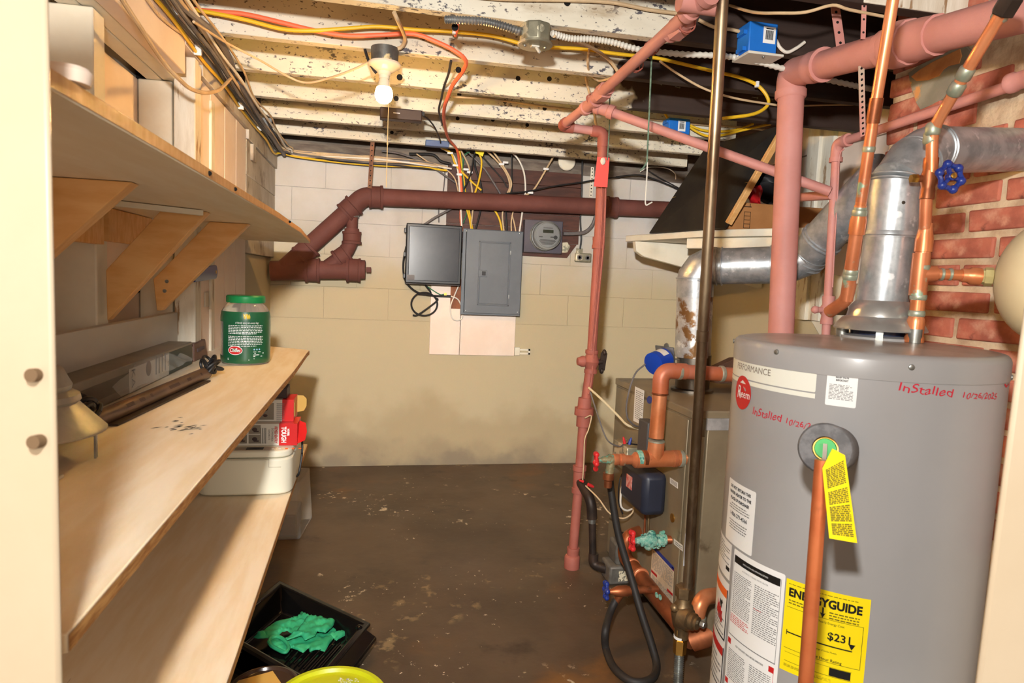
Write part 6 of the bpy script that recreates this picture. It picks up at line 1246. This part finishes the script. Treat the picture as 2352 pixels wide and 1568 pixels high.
# ---- metal lamp base near the door frame
t = thing('metal_vent_cap', 'dusty stepped grey metal cap on legs at the shelf near end', 'vent cap')
c = at(150,1075,z=zm_); c = V((c.x-.02, c.y+.02, zm_)); 
l1 = at(226,1052,z=zm_); cx = V((l1.x-.098, l1.y-.01, zm_))
ob('cap_shell', MB().lathe(cx, (0,0,1), [(.045,.108),(.048,.110),(.075,.085),(.092,.070),(.096,.074),(.105,.072),(.112,.060),(.120,.062),(.128,.058),(.145,.050),(.150,.044),(.150,0)], 40), mat('dusty_galvanised', S(186,180,166), S(158,152,138), 9, rough=.5, metal=.25), t)
for a in (.15,2.2,4.3): q = cx+V((.094*math.cos(a),.094*math.sin(a),0)); ob('leg', MB().bar(q, q+V((0,0,.055)), .012, .003, (math.cos(a),math.sin(a),0)), K['zinc'], t)
q = at(134,1105,z=zm_); one('white_bracket', MB().box(q+V((-.05,-.01,0)), q+V((-.004,.006,.085))).box(q+V((-.05,-.03,0)), q+V((.0,.02,.005))), K['whitewood'], 'small white bracket standing on the shelf beside the door frame', 'bracket', bev=.002)
# ---- blue handle and hinge on the left wall
c0, c1 = at(489,624,x=-.597), at(455,632,x=-.597); t = thing('blue_tool', 'blue flat plastic tool handle hanging on the wall beside the brace', 'tool')
a = V((-.594,c0.y,c0.z)); b = V((-.594,c1.y-.08,c1.z)); d_ = (a-b).normalized(); n_ = V((0,-d_.z,d_.y)); pl = [b-n_*.022, b+n_*.022]+[a+d_*.0*1+(n_*math.cos(g)+d_*math.sin(g))*.026 for g in [math.pi*i/10 for i in range(11)]]
ob('handle', MB().prism(pl, (.008,0,0)), K['handleblue'], t, .002); ob('hang_hole', MB().lathe(a+V((.0082,0,0)), (1,0,0), [(0,.007),(.0008,.007)], 14), K['tan'], t)
# ---- printer and lock boxes on the lower shelf
t = thing('printer', 'off-white multifunction printer standing on the lower shelf', 'printer')
yp = 2.10; pl_, pr_ = at(447,1136,y=yp), at(668,1134,y=yp); zt_ = at(560,1037,y=yp).z; px0, px1 = pl_.x, pr_.x; z0 = zl+.004; pd = .34
def rbox(x0, x1, y0, y1, z0, z1, r):
    pts = []
    for cx_, cy_, a0 in ((x1-r,y0+r,-90),(x1-r,y1-r,0),(x0+r,y1-r,90),(x0+r,y0+r,180)):
        for i in range(6): a = math.radians(a0+i*18); pts.append((cx_+r*math.cos(a), cy_+r*math.sin(a), z0))
    return MB().prism(pts, (0,0,z1-z0))
ob('body', rbox(px0,px1,yp,yp+pd,z0,zt_-.024,.045), K['printer'], t, .006); ob('scanner_lid', rbox(px0+.002,px1-.002,yp+.004,yp+pd-.004,zt_-.022,zt_,.045), K['printer'], t, .005)
cp = ob('control_strip', MB().box((px0+.02,yp+.012,zt_-.001),(px1-.05,yp+.050,zt_+.0015)), K['printertop'], t, .002)
c = at(586,1029,z=zt_+.002); ob('display', MB().box((c.x-.025,yp+.018,zt_+.001),(c.x+.025,yp+.042,zt_+.0028)), K['blackpl'], cp)
for i in range(5): ob('button', MB().box((c.x+.05+.02*i,yp+.022,zt_+.001),(c.x+.058+.02*i,yp+.030,zt_+.003)), K['orange'] if i > 1 else K['whitecard'], cp)
sm = MB(); zz = (z0+zt_)*.5+.03; q = at(617,1066,y=yp).x
sm.box((px0+.02,yp-.0006,zz+.012),(q,yp+.002,zz+.0134)).box((q,yp-.0006,zz-.012),(q+.0015,yp+.002,zz+.0134)).box((q,yp-.0006,zz-.012),(px1-.03,yp+.002,zz-.0105)); ob('tray_seam', sm, K['printertop'], t)
for x_ in (px0+.05,px1-.08): ob('foot', MB().cyl((x_,yp+.04,zl),(x_,yp+.04,z0+.002),.012,12), K['blackpl'], t); ob('foot', MB().cyl((x_,yp+pd-.04,zl),(x_,yp+pd-.04,z0+.002),.012,12), K['blackpl'], t)
cab('blackc', [V((px1-.01,yp+.20,zt_+.03)), V((px1+.012,yp+.17,zt_-.0)), V((px1+.016,yp+.15,zt_-.05)), V((px1+.008,yp+.13,zl+.03)), V((px1-.01,yp+.16,zl+.010))], .0035, 'black power cord hanging at the right side of the printer')
def lockbox(label, y, pts, ztop, zbot, depth, wsplit, th_, seed, letter):
    """carton lying on its side: white front, red right end"""
    t = thing('lock_carton', label, 'box'); A, B = pts
    b = ob('carton_body', MB().box((A,y,zbot),(B,y+depth,ztop)), K['whitecard'], t, .0015); xs = A+(B-A)*wsplit
    ob('red_end', MB().box((xs,y-.0008,zbot+.0003),(B+.0008,y+depth*.96,ztop+.0006)), K['redcard'], t)
    return t, xs
yq = 2.17; a = at(500,1000,y=yq).x; b = at(682,1000,y=yq).x; z1_ = at(640,973,y=yq).z; z0_ = zt_+.0005
t, xs = lockbox('lower white and red lock carton with red lettering lying on the printer', yq, (a,b), z1_, z0_, .11, .77, 0, 1, True)
pm = MB(); wv = MB()
for i, px in enumerate((553,585)):
    for j in range(2):
        c = at(px,986 if j == 0 else 1008,y=yq-.001); hh = (z1_-z0_)*.2; pm.box((c.x-.018,yq-.0012,c.z-hh),(c.x+.018,yq-.0002,c.z+hh)); wv.ball((c.x,yq-.0015,c.z), .008, 10, (1,.05,.8)); wv.box((c.x-.003,yq-.0018,c.z-hh*.6),(c.x+.012,yq-.0012,c.z-hh*.3))
ob('picture_frame', pm, K['greycard'], t); ob('knob_picture', wv, K['darkcard'], t)
m = MB(); zc = (z1_+z0_)/2; rr_, uu_ = (0,0,-1), (1,0,0); xk = at(631,1000,y=yq).x; flat_text(m, 'KEYED ENTRY', .0118, (xk,yq,zc), rr_, uu_, bold=.0004, wide=.72, shear=.15); ob('red_lettering', m, K['red'], t)
m = MB(); xk = at(622,1000,y=yq).x; flat_text(m, 'DOORKNOBS &', .0080, (xk+.002,yq,zc), rr_, uu_, wide=.75); flat_text(m, 'DEADBOLTS', .0080, (xk-.0075,yq,zc), rr_, uu_, wide=.75)
for i in range(4): m.box((xk-.016-.005*i,yq-.001,zc-.028),(xk-.0145-.005*i,yq-.0002,zc+.022))
ob('black_lettering', m, K['black'], t)
m = MB(); xk = at(650,1000,y=yq).x; flat_text(m, 'TOUGH', .020, (xk-.004,yq-.001,zc), rr_, uu_, bold=.0008, wide=.72); flat_text(m, 'HYPER', .0085, (xk+.0135,yq-.001,zc+.008), rr_, uu_, bold=.0005, wide=.9); ob('white_lettering', m, K['whiteprint'], t)
ob('end_flap', MB().prism([(b,yq+.01,z0_+.004),(b+.022,yq+.02,z0_+.012),(b+.026,yq+.04,(z0_+z1_)/2),(b+.02,yq+.06,z1_-.01),(b,yq+.07,z1_-.004)], (0,.0,.002) if 0 else (.001,-.002,0)), K['redcard'], t)
ya_ = 2.20; a2 = at(520,940,y=ya_).x; b2 = at(674,940,y=ya_).x; z2_ = at(640,918,y=ya_).z; zb2 = z1_+.001
t, xs = lockbox('upper white and red lock carton with a tan flap on the stack', ya_, (a2,b2), z2_, zb2, .11, .83, 0, 2, False)
c = at(608,944,y=ya_); ob('picture_frame', MB().box((c.x-.028,ya_-.001,zb2+.006),(c.x+.028,ya_-.0002,z2_-.010)), K['greycard'], t); ob('knob_picture', MB().ball((c.x,ya_-.001,c.z+.010), .011, 10, (1,.06,1)).ball((c.x+.002,ya_-.001,c.z-.014), .007, 10, (1,.06,.7)), K['darkcard'], t)
m = MB()
for i in range(9): m.box((c.x+.036,ya_-.001,z2_-.014-.0065*i),(c.x+.060,ya_-.0002,z2_-.012-.0065*i))
ob('fine_print', m, K['greyprint'], t); ob('end_label', MB().box((b2+.0006,ya_+.02,zb2+.012),(b2+.0018,ya_+.07,z2_-.012)), K['tan'], t)
fl_ = [(b2-.002,ya_+.10,zb2+.010),(b2+.022,ya_+.105,zb2+.014),(b2+.030,ya_+.108,zb2+.03),(b2+.030,ya_+.108,z2_-.016),(b2+.020,ya_+.105,z2_-.004),(b2-.002,ya_+.10,z2_-.002)]; ob('tan_flap', MB().prism(fl_, (0,.0012,0)), K['tan'], t)
c = at(640,915,y=2.24); one('dark_carton', MB().box((c.x-.12,2.22,z2_+.001),(c.x+.028,2.30,z2_+.035)), K['darkcard'], 'small dark brown carton on top of the lock carton stack', 'box', bev=.002)
c = at(684,1180,z=.13); q = at(690,1240,z=0); t = thing('clear_tub', 'clear wrinkled plastic tub on the floor beneath the lower shelf', 'tub')
tub = MB().add([(q.x-.22,q.y,.0),(q.x+.0,q.y,.0),(q.x+.03,q.y+.28,.0),(q.x-.22,q.y+.28,.0),(q.x-.22,q.y+.02,.27),(q.x-.01,q.y+.02,.27),(q.x+.015,q.y+.26,.27),(q.x-.22,q.y+.26,.27)], [(0,1,5,4),(1,2,6,5),(2,3,7,6),(3,0,4,7),(0,3,2,1)]); ob('tub_wall', tub, K['clear'], t, .012); ob('tub_contents', MB().box((q.x-.20,q.y+.03,.004),(q.x-.02,q.y+.24,.11)), K['darkcard'], t, .01)
# ---- paint tray with gloves
t = thing('paint_tray', 'black plastic paint roller tray lying on the floor beneath the shelf', 'tray'); zr = .085
A, B, C_ = at(643,1337,z=zr), at(842,1428,z=zr), at(767,1546,z=zr-.012); D_ = at(505,1447,z=zr)
u = (B-A); v = (D_-A); 
def tr(a, b, z): p = A+u*a+v*b; return V((p.x,p.y,z))
def ring(e, z0, z1): return [tr(e,e*1.2,z0), tr(1-e*.9,e*1.2,z1), tr(1-e*.9,1-e*1.2,z1), tr(e,1-e*1.2,z0)]
R1, R2, R3, R4 = ring(-.035,zr-.012,zr-.016), ring(-.03,zr,zr-.004), ring(.03,zr,zr-.004), ring(.12,.012,.030)
R5 = [p+V((0,0,-.006)) for p in ring(.115,.012,.030)]; R6 = [p for p in ring(.02,zr-.010,zr-.014)]
ob('tray_shell', MB().add(R1+R2+R3+R4+R5+R6, sum([[(4*i+j,4*i+(j+1) % 4,4*(i+1)+(j+1) % 4,4*(i+1)+j) for j in range(4)] for i in (0,1,2,4)], [])+[(12,13,14,15),(16,19,18,17)]+[(20+j,20+(j+1) % 4,(j+1) % 4,j) for j in range(4)]), K['traybl'], t, .006)
p1, p2, p3, p4 = tr(1.0,.06,zr-.006), at(866,1462,z=zr-.02), at(812,1533,z=zr-.02), tr(1.0,.94,zr-.006)
ob('pour_lip', MB().prism([p1,p2,p3,p4], (0,0,-.012)), K['traybl'], t, .005)
for b_ in (.10,.9): q = tr(.97,b_,zr-.004); ob('rim_boss', MB().ball(q, .012, 10, (1,1,.6)), K['traybl'], t)
for i in range(7):
    f = .55+.05*i; ob('roll_rib', MB().tube([tr(f,.25,.018+.016*f+.004), tr(f,.75,.018+.016*f+.004)], .003, 6), K['traybl'], t)
c = tr(.30,.30,.05); q = at(584,1405,z=.055); ob('barcode_label', MB().obox(q, v.normalized()*.028, V((0,0,1))*.03+u.normalized()*.01, u.normalized()*.0006), K['greycard'], t)
t2_ = thing('paint_tray', 'second black tray under the near side of the gloved paint tray', 'tray')
dv_ = v.normalized()*.045; S1 = [p+dv_+V((0,0,-.040)) for p in ring(-.02,zr,zr-.004)]; S2 = [p+dv_ for p in ring(.03,.0,.0)]
for p in S2: p.z = .001
ob('tray_shell', MB().add(S1+S2, [(j,(j+1) % 4,4+(j+1) % 4,4+j) for j in range(4)]+[(7,6,5,4)]), K['traybl'], t2_, .006)
def glove(pts, zlev, seed, label, fin=()):
    """a limp glove: palm sheet with finger tubes, wrinkled"""
    bm = bmesh.new(); vs = [bm.verts.new(at(a,b,z=zlev)) for a,b in pts]; bm.faces.new(vs); bmesh.ops.triangulate(bm, faces=bm.faces)
    for _ in range(4): bmesh.ops.subdivide_edges(bm, edges=[e for e in bm.edges if e.calc_length() > .012], cuts=1, use_grid_fill=True); bmesh.ops.triangulate(bm, faces=bm.faces)
    bmesh.ops.smooth_vert(bm, verts=[v for v in bm.verts if not v.is_boundary], factor=.5, use_axis_x=True, use_axis_y=True, use_axis_z=True)
    for v_ in bm.verts:
        n = noise.noise(V((v_.co.x*26+seed*5, v_.co.y*40, seed)))*.010+(abs(noise.noise(V((v_.co.x*70+seed, v_.co.y*46, seed))))-.25)*.011
        v_.co.z += n*(1 if not v_.is_boundary else .25)+(.007 if not v_.is_boundary else 0)
    m = MB(); bm.verts.index_update(); m.v = [v_.co.copy() for v_ in bm.verts]; m.f = [tuple(x.index for x in f.verts) for f in bm.faces]; bm.free()
    o = one('rubber_glove', m, K['glove'], label, 'glove', 'gloves in the paint tray', ang=70)
    s = o.modifiers.new('thick', 'SOLIDIFY'); s.thickness = .0012; return o
Zg = lambda *p: [(480+a*.18707, 1280+b*.18707) for a, b in p]
g1 = glove(Zg((540,975),(600,930),(680,890),(760,820),(870,765),(1000,740),(1110,715),(1120,680),(1140,658),(1205,710),(1330,725),(1390,735),(1400,800),(1300,880),(1180,920),(1060,950),(960,900),(900,920),(850,960),(740,985),(600,995)), .045, 1, 'green rubber glove at left of the heap in black tray')
g2 = glove(Zg((1210,715),(1360,725),(1550,768),(1530,830),(1500,870),(1430,925),(1330,905),(1300,960),(1180,1010),(1130,960),(960,1010),(930,990),(1080,890),(1150,800)), .060, 2, 'green rubber glove on top of the heap in black tray')
g3 = glove(Zg((730,1040),(760,985),(850,965),(940,1000),(1040,970),(1160,960),(1230,900),(1330,935),(1440,920),(1540,850),(1590,820),(1660,822),(1655,860),(1590,858),(1570,900),(1545,940),(1640,895),(1700,895),(1712,930),(1640,975),(1548,1028),(1535,985),(1480,1060),(1420,1150),(1330,1130),(1235,1160),(1220,1110),(1160,1165),(1080,1135),(1000,1110),(950,1160),(860,1130),(760,1090)), .036, 3, 'green rubber glove lowest in the heap with fingers pointing right')
rl = [at(a,b,z=.052) for a,b in Zg((735,1040),(760,990),(840,970),(920,1010),(975,1090),(960,1145),(920,1160),(840,1125),(770,1085))]
one('rubber_glove', MB().tube(spl(rl+[rl[0]], 5), .006, 8), K['glove'], 'rolled cuff of a green rubber glove at near edge of heap', 'glove', 'gloves in the paint tray')
# ---- lime lid and clear lid at the bottom edge
c = at(757,1604,d=1.66); t = thing('lime_pail', 'lime green pail with round lid at the bottom edge of frame', 'pail'); lr = .144
ob('pail_body', MB().lathe((c.x,c.y,0), (0,0,1), [(0,lr*.82),(.01,lr*.84),(c.z-.02,lr*.95)], 40), K['limelid'], t)
ob('lid', MB().lathe((c.x,c.y,c.z-.025), (0,0,1), [(0,lr),(.022,lr),(.026,lr-.004),(.026,lr-.014),(.018,lr-.020),(.016,lr-.03),(.018,lr-.036),(.018,0)], 64), K['limelid'], t)
sc = MB(); rg = random.Random(5)
for i in range(26):
    px, py = rg.gauss(795,10), rg.gauss(1562,3); q = at(px,py,z=c.z-.006); a = rg.uniform(0,6); sc.add([q+V((.004*math.cos(a+k*2.1)*rg.uniform(.4,1.3),.004*math.sin(a+k*2.1)*rg.uniform(.4,1.3),.0006)) for k in range(3)], [(0,1,2)])
o = ob('paint_flecks', sc, K['decal'], t); o['kind'] = 'stuff'
c = at(606,1572,d=1.74); t = thing('clear_round_tub', 'round dark tub with paper label under the lower shelf edge', 'tub'); lr = .088
ob('tub_body', MB().lathe((c.x,c.y,0), (0,0,1), [(0,lr*.85),(c.z-.01,lr*.95)], 36), K['darkcard'], t); ob('lid', MB().lathe((c.x,c.y,c.z-.014), (0,0,1), [(0,lr),(.013,lr),(.015,lr-.003),(.015,lr-.010),(.009,lr-.014),(.009,0)], 48), mat('brown_translucent_lid', S(66,48,38), rough=.22), t)
q = at(570,1560,z=c.z); ob('paper_label', MB().obox((q.x+.025,q.y-.02,c.z-.0035), (.05,.02,0), (-.018,.036,0), (0,0,.0008)), K['tan'], t)
# ---- right shelf with the leaning board, carton and bag
zsh = 1.56; zsh = 1.545; t = thing('wall_shelf', 'cream wooden shelf on stub arms on the right wall', 'shelf')
s0, s1, s2 = at(1437,541,z=zsh), at(1613,528,z=zsh), at(1778,524,z=zsh); s3 = s2+(s2-s1)*.8
pl = [s0, s1, s2, s3, V((XR-.006,s3.y,zsh)), V((XR-.006,s0.y+.01,zsh))]
ob('shelf_top', MB().prism(pl, (0,0,-.036)), K['whitewood'], t, .003)
fz_ = zsh-.038; d_ = (s3-s1).normalized(); ob('front_rail', MB().bar(s1+V((.03,.05,-.065))-d_*.08, s3+V((.03,.05,-.065)), .04, .054), K['whitewood'], t, .004)
y_ = s0.y-.12; A, B, C_, D_ = Y(y_, (1459,559), (1462,577), (1479,589), (1575,615)); k_ = (2.33-C_.x)/(D_.x-C_.x); E_ = C_+(D_-C_)*k_
ob('stub_arm', MB().prism([V((A.x,y_,fz_)), B, C_, E_, V((2.33,y_,fz_))], (0,.045,0)), K['whitewood'], t, .003)
t = thing('black_board', 'black stained plywood board leaning on the right shelf', 'board')
p0, p1 = at(1491,535,z=zsh+.001), at(1665,523,z=zsh+.001); p2 = at(1800,286,z=2.012); p3 = at(1622,336,z=2.012)
nb_ = (p1-p0).cross(p3-p0).normalized(); nb_ = nb_ if nb_.dot(FW) > 0 else -nb_
ob('sheet', MB().prism([p0,p1,p2,p3], nb_*.010), K['blackpaint'], t)
a, b = p0.lerp(p3,.42), p1.lerp(p2,.46); ob('scratch_line', MB().tube([a-nb_*.0004,b-nb_*.0004], .0016, 6), K['tan'], t)
q_ = (p2-p1).normalized(); ob('edge_batten', MB().bar(p1+V((.012,0,.012))+q_*.01, p2+V((.012,0,0)), .022, .03, nb_), K['pine'], t, .002)
bx0, bx1 = at(1690,524,y=3.05), at(1800,468,y=3.05); t = thing('cardboard_box', 'brown cardboard box on the right shelf behind the black board', 'box')
bxy = 3.06; A = at(1676,500,y=bxy); top_z = at(1740,467,y=bxy).z
ob('carton', MB().box((A.x,bxy,zsh+.001),(XR-.03,bxy+.28,top_z)), K['kraft'], t, .004)
m = MB(); c = at(1716,500,y=bxy)
for i in range(5): m.box((c.x-.018,bxy-.001,zsh+.012+i*.020),(c.x+.018,bxy-.0002,zsh+.0145+i*.020))
for x_ in (-.018,.016): m.box((c.x+x_,bxy-.001,zsh+.012),(c.x+x_+.002,bxy-.0002,zsh+.0945))
m.box((c.x-.02,bxy-.001,top_z-.022),(c.x+.02,bxy-.0002,top_z-.018)); m.box((c.x+.01,bxy-.001,top_z-.018),(c.x+.013,bxy-.0002,top_z-.004)); ob('printed_marks', m, K['black'], t)
t = thing('plastic_bag', 'black and red plastic bag stuffed on top of cardboard box', 'bag')
bc = V((A.x+.12, bxy+.12, top_z+.002)); 
def bagm(c, r, sc, seed):
    m = MB().ball(c, r, 22, sc); m.v = [v+noise.noise_vector(v*16+V((seed,0,0)))*.03+noise.noise_vector(v*44+V((seed,3,0)))*.014 for v in m.v]
    for v in m.v: v.z = max(v.z, top_z+.002)
    return m
ob('black_bundle', bagm(at(1772,425,y=bxy+.14), .11, (1.0,.8,.85), 3), K['bagblack'], t); ob('red_bundle', bagm(at(1732,447,y=bxy+.08), .045, (.9,.7,1.0), 6), K['bagred'], t)
for o in bpy.data.objects:
    if o.name.split('.')[0] in ('fine_print','print_columns','face_print','side_stripes','dark_spots','white_print','bar_print','printed_marks','round_icons','strap_hole','banana_picture'): o['kind'] = 'stuff'
# ================================================================ origins: every root at its base, every part at its own middle
bpy.context.view_layer.update()
def kids(o): return [c for c in bpy.data.objects if c.parent == o]
ch = {}
for o in bpy.data.objects:
    if o.parent: ch.setdefault(o.parent.name, []).append(o)
def verts(o):
    r = [v.co for v in o.data.vertices] if o.type == 'MESH' else []
    for c in ch.get(o.name, []): r = r+verts(c)
    return r
def place(o, po):
    vs = verts(o)
    if not vs: return
    lo = V([min(v[i] for v in vs) for i in range(3)]); hi = V([max(v[i] for v in vs) for i in range(3)])
    w = (lo+hi)/2
    if o.parent is None: w.z = lo.z
    sub = ch.get(o.name, [])
    if o.type == 'MESH': o['_w'] = 1
    o.location = w-po
    for c in sub: place(c, w)
    if o.type == 'MESH': o.data.transform(Matrix.Translation(-w)); del o['_w']
for o in [o for o in bpy.data.objects if o.parent is None and o.type in ('MESH','EMPTY')]: place(o, V((0,0,0)))
for m in bpy.data.materials:
    if '_h' in m: del m['_h']
